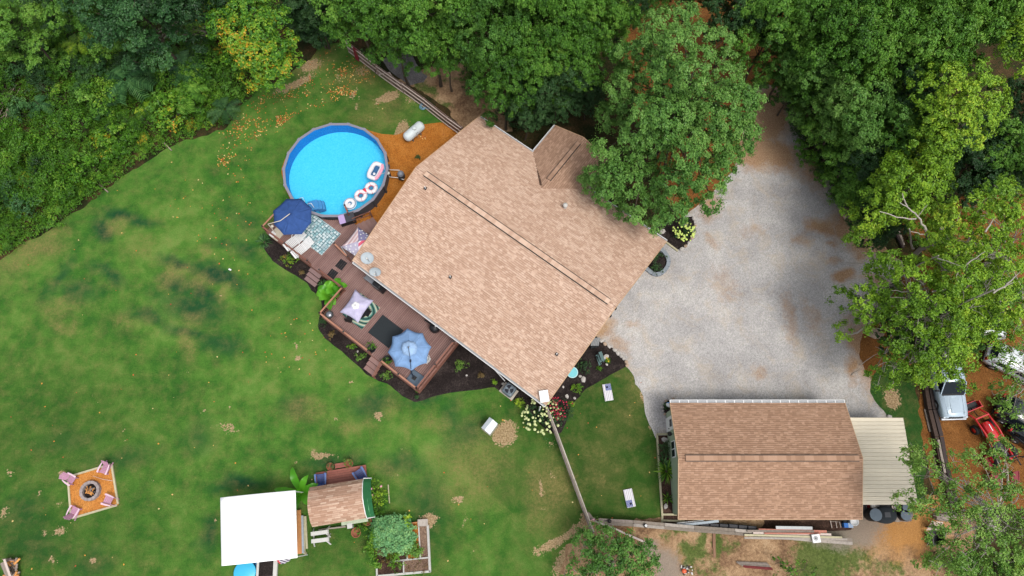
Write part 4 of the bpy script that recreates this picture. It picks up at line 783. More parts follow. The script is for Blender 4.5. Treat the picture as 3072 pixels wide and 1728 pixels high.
for k in range(5): a = 2 * math.pi * k / 5 + .5; b.lathe([(.15, 0), (.13, .025), (.001, .035)], lh + Vector((.15 * math.cos(a), .15 * math.sin(a), -.03)), 12)
b.lathe([(.1, .0), (.09, .04), (.001, .05)], lh, 12); b.build('flower_patch', M_white, lu); MB().tube([(lh.x, lh.y, DZ), lh], .025, 8).build('pole', M_dark, lu); MB().lathe([(.2, 0), (.2, .06), (.05, .1)], (lh.x, lh.y, DZ), 16).build('base', M_dark, lu); MB().lathe([(.03, .0), (.02, .06)], lh + Vector((0, 0, .04)), 8).build('finial', M_grey, lu)
b8 = [dk2(*p, 2.9) for p in [(1087, 688), (1258, 742), (1352, 895), (1302, 1072), (1135, 1158), (950, 1112), (866, 955), (918, 778)]]; bh = dk2(1103, 905, 3.45)
v8 = [dk2(*p, 3.42) for p in [(1098, 822), (1172, 842), (1197, 905), (1180, 968), (1108, 998), (1042, 978), (1013, 915), (1030, 850)]]
bu = umbrella('light_blue_umbrella', 'light blue eight-sided cantilever umbrella near the deck corner', b8, bh, F_blue, .05, .07, vent=(v8, bh + Vector((0, 0, .16)), F_blue2), finial=.17, loc=dk2(1165, 1245, DZ))
M_nv = mat('navy_metal', A(44, 56, 78), .4, .2, var=.1); bf = dk2(1165, 1245, DZ)
MB().tube([bf, bf + Vector((0, 0, .2)), dk2(1128, 1180, 2.2), dk2(1125, 1130, 2.9)], .045, 10).build('mast', M_nv, bu); MB().tube([dk2(1125, 1140, 2.95), dk2(1119, 1050, 3.7), bh + Vector((0, 0, .25))], .022, 8).build('boom', M_nv, bu); MB().box(dk2(1119, 1050, 3.72), (.14, .2, .06)).build('boom_bracket', M_nv, bu)
bb = thing('umbrella_base', 'slate grey square weight under the light blue umbrella mast', 'umbrella base', dk2(1170, 1245, DZ)); bevel(MB().box(dk2(1170, 1248, DZ + .07), (1.02, 1.02, .14), rz=R(-35)).build('base_plate', mat('slate_plastic', A(84, 100, 116), .5, var=.08), bb), .08, 3); MB().box(bf + Vector((0, 0, .17)), (.3, .3, .06), rz=R(-35)).build('mast_plate', M_dark, bb)
# flag print canopy
fq = [stc(*p, 3.1) for p in [(1100, 590), (1620, 930), (1120, 1500), (612, 1165)]]; fh = stc(1115, 1000, 3.65)
fc = thing('flag_canopy', 'square stars and stripes canopy on thin white legs beside the house', 'canopy', (fh.x, fh.y, DZ))
def m_stripe(name, a, b_, rz, s):
    t = NT(name); v = t.obj(); mp = t.n("ShaderNodeMapping"); t.l(v, mp.inputs[0]); mp.inputs['Rotation'].default_value = (0, 0, rz); sp = t.n("ShaderNodeSeparateXYZ"); t.l(mp.outputs[0], sp.inputs[0])
    f = t.math('GREATER_THAN', t.math('FRACT', t.math('MULTIPLY', sp.outputs[1], s)), .5); c = t.mix(f, a, b_); c = t.mix(.15, c, t.ramp(t.noise(v, 3), [(.3, .3), (.7, .7)]), 'OVERLAY'); t.bsdf(c, .85, 0, None, .2); return t.m
S1 = m_stripe('pale_stripe_canvas', A(238, 222, 222), A(214, 176, 178), R(-60), 3.2); S2 = m_stripe('red_stripe_canvas', A(240, 232, 238), A(214, 100, 122), R(-45), 3.0); S3 = m_fabric('star_canvas', A(150, 146, 184)); S4 = m_fabric('pale_star_canvas', A(196, 190, 212))
for p, m in zip(canopy(None, fq, fh, None, sag=.04, mid=.03), (S3, S2, S4, S1)): o = p.build('canopy_panel', m, fc); md = o.modifiers.new('thick', 'SOLIDIFY'); md.thickness = .006
sv = [(math.cos(math.pi / 2 + k * math.pi / 5) * (.085 if k % 2 == 0 else .035), math.sin(math.pi / 2 + k * math.pi / 5) * (.085 if k % 2 == 0 else .035)) for k in range(10)]
me_star = MB().prism(sv, 0, .004).mesh('star')
def onpan(a, b_, f, g): e = a + (b_ - a) * g; p = fh + (e - fh) * f; p.z = fh.z + (e.z - fh.z) * f ** 1.15 - math.sin(g * math.pi) * .04 * f + .022; return p
for (a, b_) in ((fq[0], fq[1]), (fq[2], fq[3])):
    nn = ((a - fh).cross(b_ - fh)).normalized(); nn = nn if nn.z > 0 else -nn
    for f, gs in ((.35, (.5,)), (.58, (.25, .75)), (.8, (.12, .37, .63, .88)), (.93, (.25, .5, .75))):
        for g_ in gs: newobj('star', me_star, M_white, fc, Matrix.Translation(onpan(a, b_, f, g_)) @ Vector((0, 0, 1)).rotation_difference(nn).to_matrix().to_4x4() @ Matrix.Rotation(f * 9 + g_, 4, 'Z'))
for q_ in fq: MB().tube([(q_.x * .98 + fh.x * .02, q_.y * .98 + fh.y * .02, DZ), q_], .022, 8).build('leg', M_white, fc)
ht = thing('covered_spa', 'dark low covered box in the shade under the flag canopy', 'storage box', H(.4, .4)); bevel(MB().box(stc(1150, 1250, DZ) + Vector((.35, .25, .35)), (1.5, 1.5, .7), rz=HA).build('cover', mat('black_cover', A(26, 20, 24), .8), ht), .06)

# ------------------------------------------------------------------ deck furniture
def slats(b, n, L, w, gap, z, th=.02, x0=0, tilt=0):
    for i in range(n): b.box((x0, (i + .5) * (w + gap), z), (L, w, th))
def lounger():
    t = thing('lounge_chair', 'white plastic slatted lounge chair', 'lounge chair', (0, 0, 0)); m = mat('white_plastic', A(240, 240, 240), .4, var=.03)
    b = MB(); 
    for s in (-1, 1): b.tube([(s * .34, -.95, .28), (s * .36, -.5, .33), (s * .34, .1, .33), (s * .33, .95, .62)], .03, 6)
    for y in (-.95, .1): b.beam((-.34, y, .31), (.34, y, .31), .05, .05)
    b.build('frame', m, t)
    me = MB().box((0, 0, 0), (.62, .085, .02)).mesh('slat')
    for i in range(9): newobj('slat', me, m, t, Matrix.Translation((0, -.88 + i * .112, .34)))
    for i in range(8): newobj('slat', me, m, t, Matrix.Translation((0, .14 + i * .102, .37 + i * .034)) @ Matrix.Rotation(R(18), 4, 'X'))
    for s in (-1, 1):
        MB().tube([(s * .36, -.1, .36), (s * .44, .05, .5), (s * .44, .42, .56), (s * .36, .55, .5)], .028, 6).build('armrest', m, t)
        for y in (-.75, .5): MB().beam((s * .31, y, 0), (s * .33, y, .32), .06, .05).build('leg', m, t)
    return t
lg = lounger(); g_ = 'white lounge chairs on the pool deck'
pl = [((dk(530, 800, DZ)), ang(dk(420, 870, DZ), dk(640, 710, DZ)), 'white slatted lounge chair nearer the navy umbrella'), (dk(640, 905, DZ), ang(dk(540, 980, DZ), dk(740, 830, DZ)), 'white slatted lounge chair, lower right of the pair')]
for i, (c, a, lab) in enumerate(pl):
    o = lg if i == 0 else copy_tree(lg); o.location = (c.x, c.y, DZ); o.rotation_euler = (0, 0, a - math.pi / 2); tag(o, lab, None, g_)
# storage box by the rail, with a towel
bx = thing('storage_box', 'grey wicker deck box beside the pool-side stairs', 'storage box', stc(760, 380, DZ)); ba_ = ang(stc(640, 430, DZ), stc(900, 350, DZ))
bc_ = (stc(600, 300, 1.55) + stc(870, 340, 1.55)) / 2 + Vector((.1, -.02, 0)); mbx = mat('dark_wicker', A(66, 66, 74), .7, var=.2, scale=30)
bevel(MB().box(Vector((bc_.x, bc_.y, DZ + .3)), (1.18, .66, .6), rz=ba_).build('box_body', mat('black_wicker', A(32, 28, 30), .8, var=.2, scale=30), bx), .02); bevel(MB().box(Vector((bc_.x, bc_.y, DZ + .63)), (1.24, .72, .06), rz=ba_).build('lid', mbx, bx), .02)
tw = thing('towel', 'lavender towel lying on the grey deck box', 'towel', stc(650, 330, 1.6)); bevel(MB().box(Vector((bc_.x, bc_.y, DZ + .672)) - Vector((math.cos(ba_), math.sin(ba_), 0)) * .38, (.48, .76, .022), rz=ba_).build('cloth', mat('lavender_towel', A(182, 160, 206), .9, var=.08), tw), .01)
# table and chairs under the lavender umbrella
M_bl = mat('black_steel', A(26, 26, 30), .45, var=.2)
tb = thing('patio_table', 'round black patio table under the lavender umbrella', 'table', (lh.x + .1, lh.y + .1, DZ)); MB().lathe([(.48, .7), (.48, .73)], (lh.x, lh.y, DZ), 28).build('table_top', M_bl, tb)
for k in range(4): a = k * math.pi / 2 + .4; MB().tube([(lh.x + .12 * math.cos(a), lh.y + .12 * math.sin(a), DZ + .7), (lh.x + .38 * math.cos(a), lh.y + .38 * math.sin(a), DZ)], .018, 6).build('leg', M_bl, tb)
def pchair():
    t = thing('patio_chair', '', 'chair', (0, 0, 0))
    bevel(MB().box((0, 0, .43), (.5, .5, .04)).build('seat', M_bl, t), .01); MB().box((0, -.27, .72), (.5, .03, .5), rx=R(-12)).build('backrest', M_bl, t)
    for s in (-1, 1):
        MB().tube([(s * .27, -.25, .66), (s * .3, .1, .66), (s * .29, .24, .6), (s * .28, .26, 0)], .016, 6).build('armrest', M_bl, t); MB().tube([(s * .26, -.22, .45), (s * .27, -.32, 0)], .016, 6).build('leg', M_bl, t)
    return t
pc_ = pchair(); gch = 'black patio chairs around the round table'
for i, (c, a, lab) in enumerate([(dk3(690, 1070, DZ), R(150), 'black patio chair on the leaf rug, right of the lavender umbrella'), (dk3(350, 1180, DZ), R(-15), 'black patio chair mostly hidden below the lavender umbrella')]):
    o = pc_ if i == 0 else copy_tree(pc_); o.location = (c.x, c.y, DZ); o.rotation_euler = (0, 0, a); tag(o, lab, None, gch)
# kettle grill, gas grill, plant stand, white chair, flower pots
kg = thing('kettle_grill', 'round black kettle grill with a steel lid in the deck corner', 'grill', dk2(242, 562, DZ)); c = dk2(242, 562, DZ)
MB().lathe([(.05, .45), (.2, .5), (.3, .62), (.31, .7)], c, 22).build('bowl', M_bl, kg); MB().lathe([(.28, .7), (.29, .76), (.22, .87), (.1, .92), (.001, .93)], c, 22).build('lid', mat('steel_lid', A(150, 152, 156), .25, .8, var=.1), kg)
for k in range(3): a = k * 2.1; MB().tube([c + Vector((.2 * math.cos(a), .2 * math.sin(a), .5)), c + Vector((.33 * math.cos(a), .33 * math.sin(a), 0))], .014, 6).build('leg', M_bl, kg)
gg = thing('gas_grill', 'black gas grill pushed under the house eave', 'grill', dk3(885, 490, DZ)); c = dk3(885, 480, DZ + .9); c.z = 0; c = c + Vector((0, 0, DZ))
MB().box(c + Vector((0, 0, .4)), (1.0, .55, .8), rz=HA).build('cabinet', M_bl, gg); bevel(MB().box(c + Vector((0, 0, .98)), (.72, .58, .34), rz=HA).build('lid', M_bl, gg), .12, 4); MB().beam(c - Hn * .32 - He * .3 + Vector((0, 0, 1.0)), c - Hn * .32 + He * .3 + Vector((0, 0, 1.0)), .03, .03).build('handle', M_grey, gg)
sd_ = thing('side_table', 'grey metal prep table against the wall beside the gas grill', 'table', dk3(740, 380, DZ)); q0, q1, q2 = dk3(675, 290, DZ + .85), dk3(608, 355, DZ + .85), dk3(795, 495, DZ + .85); cc_ = (q1 + q2) / 2 + Hn * .28
MB().box(cc_, ((q2 - q1).length, .62, .04), rz=HA).build('table_top', mat('steel_grey', A(138, 142, 150), .4, .4, var=.06), sd_)
for i_ in (-1, 1):
    for j_ in (-1, 1): MB().box(Vector((cc_.x, cc_.y, DZ + .42)) + He * i_ * .55 + Hn * j_ * .26, (.05, .05, .84), rz=HA).build('leg', M_grey, sd_)
fp = thing('smoker_grill', 'round black smoker grill standing against the house wall', 'grill', dk2(1395, 700, DZ)); c = dk2(1398, 702, DZ)
MB().lathe([(.18, 0), (.36, .25), (.38, .7), (.3, .86), (.1, .93), (.001, .94)], c, 22).build('drum', M_bl, fp); MB().lathe([(.04, .93), (.05, .98), (.001, 1.0)], c + Vector((.1, 0, -.03)), 10).build('vent_knob', M_white, fp); MB().beam(c + Vector((-.75, .55, .75)), c + Vector((-.2, .2, .78)), .1, .03).build('shelf', M_bl, fp); MB().lathe([(.16, 0), (.16, .5), (.1, .58)], c + Vector((.72, -.1, 0)), 12).build('fuel_tank', M_bl, fp)
wc = thing('white_chair', 'white curved plastic chair half hidden under the light blue umbrella', 'chair', dk2(1300, 1040, DZ)); c = dk2(1302, 1045, DZ); aa = R(-35)
MB(_mw(c, aa)).box((0, 0, .43), (.5, .48, .04)).build('seat', MATS['white_plastic'], wc)
b = MB(_mw(c, aa))
for k in range(9): a = R(-75 + k * 18.75); b.box((.3 * math.cos(a), .3 * math.sin(a), .64), (.03, .1, .42), rz=a)
b.build('backrest', MATS['white_plastic'], wc)
for sx in (-1, 1):
    for sy in (-1, 1): MB(_mw(c, aa)).box((sx * .2, sy * .2, .21), (.04, .04, .42)).build('leg', MATS['white_plastic'], wc)
mt2 = thing('round_side_table', 'small round table under the light blue umbrella', 'table', dk2(1100, 930, DZ)); MB().lathe([(.6, .7), (.6, .73)], dk2(1110, 930, DZ), 24).build('table_top', M_bl, mt2); MB().lathe([(.25, 0), (.05, .05), (.05, .7)], dk2(1110, 930, DZ), 12).build('leg', M_bl, mt2)
# ================================================================== FOLIAGE
def m_leaf(name, cols, trans=.3, gl=.45):
    t = NT(name); r = t.attr('rnd'); ti = t.attr('tint'); big = t.noise(t.geo(), .45, 3, .6)
    f = t.math('ADD', t.math('MULTIPLY', r, .3), t.math('ADD', t.math('MULTIPLY', ti, .38), t.math('ADD', t.math('MULTIPLY', big, .14), t.math('MULTIPLY', t.orand(), .2))))
    k = len(cols); c = t.ramp(f, [(.18 + .64 * i / (k - 1), cc) for i, cc in enumerate(cols)])
    b_ = t.n("ShaderNodeBsdfPrincipled"); t.l(c, b_.inputs['Base Color']); b_.inputs['Roughness'].default_value = gl; b_.inputs['Specular IOR Level'].default_value = .3
    tr = t.n("ShaderNodeBsdfTranslucent"); t.l(t.mix(.5, c, A(120, 150, 40)), tr.inputs[0]); mx = t.n("ShaderNodeMixShader"); mx.inputs[0].default_value = trans
    t.l(b_.outputs[0], mx.inputs[1]); t.l(tr.outputs[0], mx.inputs[2]); t.l(mx.outputs[0], t.out.inputs[0]); return t.m
L_oak = m_leaf('oak_leaf', [A(54, 94, 38), A(84, 134, 56), A(112, 162, 70), A(140, 184, 90)])
L_for = m_leaf('forest_leaf', [A(46, 86, 30), A(78, 128, 42), A(110, 164, 58), A(146, 190, 78)])
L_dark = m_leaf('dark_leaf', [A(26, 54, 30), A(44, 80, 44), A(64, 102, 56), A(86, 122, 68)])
L_lime = m_leaf('lime_leaf', [A(76, 116, 28), A(118, 164, 42), A(158, 200, 54), A(202, 220, 70)])
L_thin = m_leaf('thin_leaf', [A(56, 98, 38), A(94, 142, 54), A(128, 172, 70), A(162, 196, 96)])
L_yel = m_leaf('autumn_leaf', [A(50, 102, 36), A(80, 138, 42), A(112, 166, 46), A(150, 184, 50), A(226, 170, 46), A(236, 138, 40)])
L_weed = m_leaf('weed_leaf', [A(40, 80, 20), A(70, 120, 30), A(100, 156, 40), A(144, 180, 58)])
L_teal = m_leaf('blue_green_leaf', [A(34, 70, 38), A(58, 104, 56), A(86, 134, 74), A(114, 158, 94)])
L_squash = m_leaf('squash_leaf', [A(66, 126, 72), A(104, 166, 104), A(132, 190, 126), A(160, 208, 128)])
L_ban = m_leaf('banana_leaf', [A(60, 140, 30), A(96, 180, 40), A(130, 208, 60)], .4, .35)
L_brn = m_leaf('dry_plant_leaf', [A(84, 70, 44), A(128, 104, 66), A(150, 122, 80), A(110, 116, 66)])
L_dry = m_leaf('fallen_leaf', [A(150, 62, 40), A(204, 100, 50), A(228, 168, 70), A(236, 214, 150)], .1)
M_bark = mat('bark', A(84, 72, 60), .9, var=.3, scale=5); M_twig = mat('pale_twig', A(168, 160, 150), .85, var=.2); M_pine = mat('pine_bark', A(120, 104, 96), .9, var=.25, scale=4)
def leafgeo(lobes, dens=60, ls=(.17, .1), seed=0, csize=.24, up=.5, flat=.75, shell=(.7, 1.05), low=-.35, cl=9.0):
    """leaf faces gathered in tufts over the lobes (x, y, z, r); returns verts, faces, rnd, tint"""
    rg = np.random.default_rng(seed); Pc = []; Dc = []; T = []
    for (x, y, z, r) in lobes:
        k = max(3, int(cl * r * r)); d = rg.normal(size=(k * 2, 3)); d /= np.linalg.norm(d, axis=1)[:, None]; d = d[d[:, 2] > low][:k]
        rr = r * rg.uniform(*shell, len(d)); lump = .82 + .36 * vnoise(d[:, 0] * 1.7 + x, d[:, 1] * 1.7 + y + d[:, 2], seed)
        Pc.append(np.array([x, y, z]) + d * (rr * lump)[:, None] * np.array([1, 1, flat])); Dc.append(d); T.append(np.full(len(d), rg.random()) * .6 + rg.random(len(d)) * .4)
    Pc = np.concatenate(Pc); Dc = np.concatenate(Dc); T = np.concatenate(T); k = len(Pc); m = max(3, int(dens / 4))
    idx = np.repeat(np.arange(k), m); n = len(idx); cs = csize * rg.uniform(.6, 1.35, k)[idx]
    off = rg.normal(size=(n, 3)) * cs[:, None] * np.array([.62, .62, .42]); p = Pc[idx] + off
    nr = Dc[idx] * .75 + np.array([0, 0, up * .8]) + off / cs[:, None] * .55 + rg.normal(size=(n, 3)) * .27; nr /= np.linalg.norm(nr, axis=1)[:, None]
    a = rg.normal(size=(n, 3)) + off * 2; a -= nr * (a * nr).sum(1)[:, None]; a /= np.linalg.norm(a, axis=1)[:, None]; b = np.cross(nr, a)
    L = (ls[0] * rg.uniform(.65, 1.3, n))[:, None]; w = (ls[1] * rg.uniform(.65, 1.3, n))[:, None]
    V = np.stack([p - a * L * .5, p + b * w * .5 + nr * w * .15 + a * L * .05, p + a * L * .5 - nr * L * .12, p - b * w * .5 + nr * w * .15 + a * L * .05], 1).reshape(-1, 3)
    return V, np.arange(n * 4).reshape(-1, 4), rg.random(n), T[idx]
def leafmesh(name, lobes, **kw):
    V, F_, r, t = leafgeo(lobes, **kw); return fastmesh(name, V, F_, {'rnd': ('FACE', r), 'tint': ('FACE', t)})
def limb_path(a, b, rg, sag=.15, n=5):
    a = Vector(a); b = Vector(b); L = (b - a).length; o = Vector((rg.uniform(-1, 1), rg.uniform(-1, 1), rg.uniform(-.3, .8))) * L * sag
    return [a + (b - a) * t + o * math.sin(t * math.pi) + Vector((rg.uniform(-1, 1), rg.uniform(-1, 1), rg.uniform(-1, 1))) * L * .025 for t in [i / n for i in range(n + 1)]]
def branchmesh(base, lobes, rg, r0=.26, fork=.45, twigs=0, top=None):
    mt_ = MB(); mb = MB(); base = Vector(base); c = sum((Vector(l[:3]) for l in lobes), Vector()) / len(lobes); zt = max(l[2] for l in lobes)
    tp = Vector(top) if top else Vector((base.x * .35 + c.x * .65, base.y * .35 + c.y * .65, base.z + (zt - base.z) * .78)); pts = limb_path(base, tp, rg, .03, 7)
    mt_.tube(pts, [r0 * (1 - .75 * i / 7) * (1.25 if i == 0 else 1) for i in range(8)], 9)
    for l in lobes:
        q = Vector(l[:3]); h = max(fork, min(.92, (q.z - base.z) / max(.1, tp.z - base.z) - .25)); i = h * 7; k = min(6, int(i)); s = pts[k] + (pts[k + 1] - pts[k]) * (i - k)
        pt = limb_path(s, q, rg, .12, 5); rr = r0 * .32 * (1 - h * .5); mb.tube(pt, [max(.012, rr * (1 - .8 * j / 5)) for j in range(6)], 5)
        for _ in range(twigs):
            s2 = pt[rg.randint(2, 5)]; d = Vector((rg.uniform(-1, 1), rg.uniform(-1, 1), rg.uniform(-.2, .7))).normalized() * l[3] * rg.uniform(.7, 1.25); mb.tube(limb_path(s2, s2 + d, rg, .15, 3), [.022, .017, .012, .007], 4)
    return mt_, mb
def crown_lobes(rg, Rr, Hh, z0, n):
    out = []
    for i in range(n):
        f = math.sqrt((i + .5) / n) * .88; a = i * 2.39996 + rg.uniform(-.3, .3); dx, dy = f * Rr * math.cos(a), f * Rr * math.sin(a)
        z = z0 + Hh * (1 - f * f) ** .6 * rg.uniform(.65, 1.1) + rg.uniform(-.9, .7); out.append((dx * rg.uniform(.85, 1.1), dy * rg.uniform(.85, 1.1), z, Rr * rg.uniform(.2, .31)))
    return out
# generic crowns: unit trees about 4.2 m in radius and 12 m tall, crown centred over the origin
GEN = []
for k, (n, den, cl_) in enumerate([(20, 160, 24), (23, 152, 24), (18, 168, 25), (21, 150, 23), (19, 160, 25)]):
    rg = random.Random(40 + k); lb = crown_lobes(rg, 4.2, 3.4, 7.2, n) + [(2.9 * math.cos(a_), 2.9 * math.sin(a_), rg.uniform(4.4, 6.8), rg.uniform(.8, 1.15)) for a_ in [i_ * .9 + rg.uniform(-.3, .3) for i_ in range(7)]] + [(2.1 * q_ * math.cos(i_ * 2.4), 2.1 * q_ * math.sin(i_ * 2.4), rg.uniform(6.2, 7.2), 1.15) for i_, q_ in enumerate((0, .8, .9, 1, 1.1, 1.2))]; t_, b_ = branchmesh((0, 0, 0), lb, rg, .15, .45, 2)
    GEN.append((leafmesh('crown_foliage', lb, dens=den, cl=cl_, seed=60 + k, ls=(.19, .125), csize=.2), t_.mesh('trunk'), b_.mesh('branches')))
def gen_tree(name, label, x, y, r, z=9.0, leaf=L_for, var=None, dz=1.0, group=None, seed=0, cat='tree'):
    z *= .86
    """x, y: where the crown's middle shows in the photograph's 2576-wide frame; r crown radius in metres"""
    p = Q(x, y, z * .82); rg = random.Random(int(x * 7 + y * 13) + seed); a = rg.uniform(0, 6.28); s = r * .88 / 4.2; h = z / 9.0 * dz
    v = rg.randrange(5) if var is None else var; t = thing(name, label, cat, (p.x, p.y, 0), a, group); M = _mw(Vector((p.x, p.y, 0)), a) @ Matrix.Diagonal((s * rg.uniform(.92, 1.08), s * rg.uniform(.92, 1.08), h, 1)); c, tr, br = GEN[v]
    newobj('trunk', tr, M_bark, t, M); newobj('branches', br, M_bark, t, M); newobj('crown', c, leaf, t, M); return t
def lobe_tree(name, label, lobes, base, leaf, dens=70, ls=(.2, .12), seed=1, r0=.3, twigs=2, bark=M_bark, cat='tree', csize=.27, cl=9, group=None, under=0, **kw):
    """lobes: (x, y, z, r) with x, y in the 2576-wide frame"""
    L = []
    for (x, y, z, r) in lobes: p = Q(x, y, z); L.append((p.x, p.y, z, r))
    rg = random.Random(seed)
    if under: L += [(x + rg.uniform(-.5, .5), y + rg.uniform(-.5, .5), z - under * rg.uniform(.8, 1.2), r * rg.uniform(.8, 1.05)) for i, (x, y, z, r) in enumerate(L) if i % 3 != 1 and not (lobes[i][1] > 440 and lobes[i][0] < 1900)]
    t = thing(name, label, cat, base, 0, group); tk, br = branchmesh(base, L, rg, r0, .4, twigs); tk.build('trunk', bark, t); br.build('branches', bark, t)
    newobj('crown', leafmesh('crown_foliage', L, dens=dens, ls=ls, seed=seed, csize=csize, cl=cl, **kw), leaf, t); return t
OAK = [(1660, 60, 12, 1.3), (1720, 40, 11.5, 1.2), (1640, 110, 12, 1.2), (1700, 110, 13, 1.5), (1750, 90, 12.5, 1.3), (1765, 145, 12, 1.1), (1605, 130, 10.5, 1.1), (1820, 100, 10.5, 1.2), (1830, 150, 10, 1.2), (1570, 130, 9.5, .9), (1590, 200, 10.5, 1.4), (1560, 230, 9.5, 1.2), (1580, 255, 9.5, 1.1), (1655, 195, 12.5, 1.3), (1690, 210, 12.5, 1.2), (1680, 165, 13, 1.3), (1740, 190, 13, 1.3), (1730, 240, 12, 1.2), (1765, 225, 11, 1.0), (1620, 270, 11.5, 1.1), (1660, 290, 12, 1.3), (1610, 300, 11, 1.1), (1700, 290, 12, 1.3), (1745, 285, 12, 1.1), (1830, 200, 11, 1.4), (1850, 250, 10.5, 1.4), (1815, 270, 11.5, 1.4), (1870, 290, 9.5, 1.3), (1895, 240, 9, 1.1), (1830, 320, 10.5, 1.3), (1880, 330, 8.5, 1.1), (1590, 340, 10.5, 1.3), (1640, 350, 11, 1.4), (1680, 345, 11, 1.2), (1740, 350, 11, 1.2), (1720, 390, 10, 1.3), (1780, 370, 9.5, 1.1), (1520, 375, 8, 1.0), (1555, 400, 8.5, 1.1), (1845, 385, 8.5, 1.1), (1820, 420, 8.0, 1.1), (1500, 440, 7.5, 1.1), (1540, 440, 8.5, 1.3), (1580, 460, 8.0, 1.2), (1520, 490, 7, 1.0), (1630, 450, 8.5, 1.3), (1650, 500, 7.5, 1.2), (1600, 505, 7, 1.1), (1700, 450, 9, 1.3), (1750, 440, 9, 1.3), (1740, 490, 8, 1.2), (1690, 500, 7.5, 1.2), (1790, 460, 8, 1.2), (1600, 545, 6.5, .9), (1660, 550, 6.5, 1.0), (1640, 570, 6, .7), (1700, 540, 7, 1.0), (1790, 510, 6.5, .9), (1570, 535, 6.2, .7), (1820, 380, 9, 1.0)]
rq = random.Random(8); OAK = [(x, y, z + rq.uniform(-1.5, 1.0), r * rq.uniform(.72, .98)) for x, y, z, r in OAK]
lobe_tree('oak_tree', 'huge spreading green oak overhanging the house roof and driveway', OAK, Q(1700, 330, 0), L_oak, dens=168, seed=5, r0=.42, cl=27, ls=(.17, .115), csize=.19, under=2.6, flat=.85)
# the bright limes and yellow-greens on the right
LB = [(2170, 750, 7.5, 1.2), (2210, 770, 7.5, 1.2), (2180, 800, 7, 1.0), (2230, 720, 8, .8), (2200, 650, 8.5, .9), (2250, 660, 9, 1.2), (2290, 690, 10, 1.3), (2330, 730, 10, 1.3), (2280, 750, 9.5, 1.2), (2240, 800, 8.5, .9), (2310, 800, 9.5, 1.4), (2370, 790, 10, 1.4), (2260, 860, 8, 1.1), (2330, 870, 8.5, 1.4), (2290, 910, 7.5, 1.2), (2250, 920, 7, .8), (2390, 870, 9, 1.3), (2350, 930, 7.5, 1.1), (2400, 930, 7, .9), (2310, 950, 6.5, .9), (2430, 900, 8, 1.0), (2420, 840, 9.5, 1.2), (2430, 970, 6, .6), (2240, 960, 6, .6)]
LB = [(x, y, z, r * .85) for x, y, z, r in LB]
lobe_tree('lime_tree', 'bright yellow-green tree at the right edge of the gravel drive', LB, Q(2330, 800, 0), L_lime, dens=140, seed=8, twigs=7, bark=M_twig, cl=20, ls=(.17, .11), csize=.19, under=2.2, r0=.3)
LB2 = [(2400, 560, 10, 1.3), (2450, 520, 10.5, 1.3), (2500, 560, 11, 1.5), (2550, 520, 11, 1.5), (2520, 480, 11, 1.3), (2570, 590, 11, 1.5), (2450, 620, 11, 1.4), (2500, 650, 11.5, 1.5), (2560, 680, 11, 1.5), (2400, 640, 10.5, 1.3), (2420, 700, 11, 1.4), (2480, 720, 11, 1.5), (2540, 750, 10.5, 1.4), (2350, 600, 9, 1.0), (2360, 660, 9.5, 1.0), (2440, 770, 10, 1.2), (2500, 800, 9, 1.1), (2570, 810, 9.5, 1.2), (2470, 840, 8.5, 1.0), (2380, 740, 10, 1.1)]
LB2 = [(x, y, z, r * .88) for x, y, z, r in LB2]
lobe_tree('lime_tree', 'tall lime green tree at the right frame edge, above the parked cars', LB2, Q(2480, 650, 0), L_lime, dens=140, seed=9, twigs=7, bark=M_twig, cl=20, ls=(.17, .11), csize=.19, under=2.4)
LB3 = [(2190, 555, 8, .9), (2240, 500, 8.5, 1.2), (2290, 500, 9, 1.3), (2320, 450, 9.5, 1.3), (2270, 450, 9.5, 1.2), (2360, 470, 9, 1.2), (2230, 540, 8, 1.0), (2310, 540, 8.5, 1.2), (2360, 420, 9.5, 1.1), (2250, 420, 9.5, 1.0), (2370, 530, 8.5, 1.0), (2200, 480, 8, .9)]
lobe_tree('lime_tree', 'yellow-green tree between the dark woods and the top of the drive', LB3, Q(2290, 470, 0), L_lime, dens=140, seed=10, twigs=3, cl=21, ls=(.17, .115), csize=.19, under=2.4)
LB4 = [(2330, 230, 11, 1.2), (2380, 200, 11.5, 1.3), (2440, 190, 11.5, 1.4), (2480, 230, 11, 1.3), (2420, 250, 12, 1.4), (2460, 290, 11.5, 1.4), (2400, 300, 11.5, 1.4), (2350, 290, 11, 1.1), (2430, 340, 11, 1.3), (2380, 360, 10.5, 1.2), (2500, 270, 10.5, 1.1), (2330, 350, 10, 1.1), (2360, 400, 10, 1.0)]
lobe_tree('lime_tree', 'sunlit yellow-green tree crown in the right woods, below the top corner', LB4, Q(2410, 290, 0), L_lime, dens=140, seed=11, twigs=3, cl=21, ls=(.17, .115), csize=.19, under=2.6)
LB5 = [(2565, 110, 11, 1.3), (2575, 160, 11, 1.2), (2545, 140, 10.5, 1.0), (2580, 60, 11, 1.2)]
lobe_tree('lime_tree', 'lime green tree cut by the right frame edge near the top corner', LB5, Q(2580, 110, 0), L_lime, dens=110, seed=12, twigs=3, cl=18)
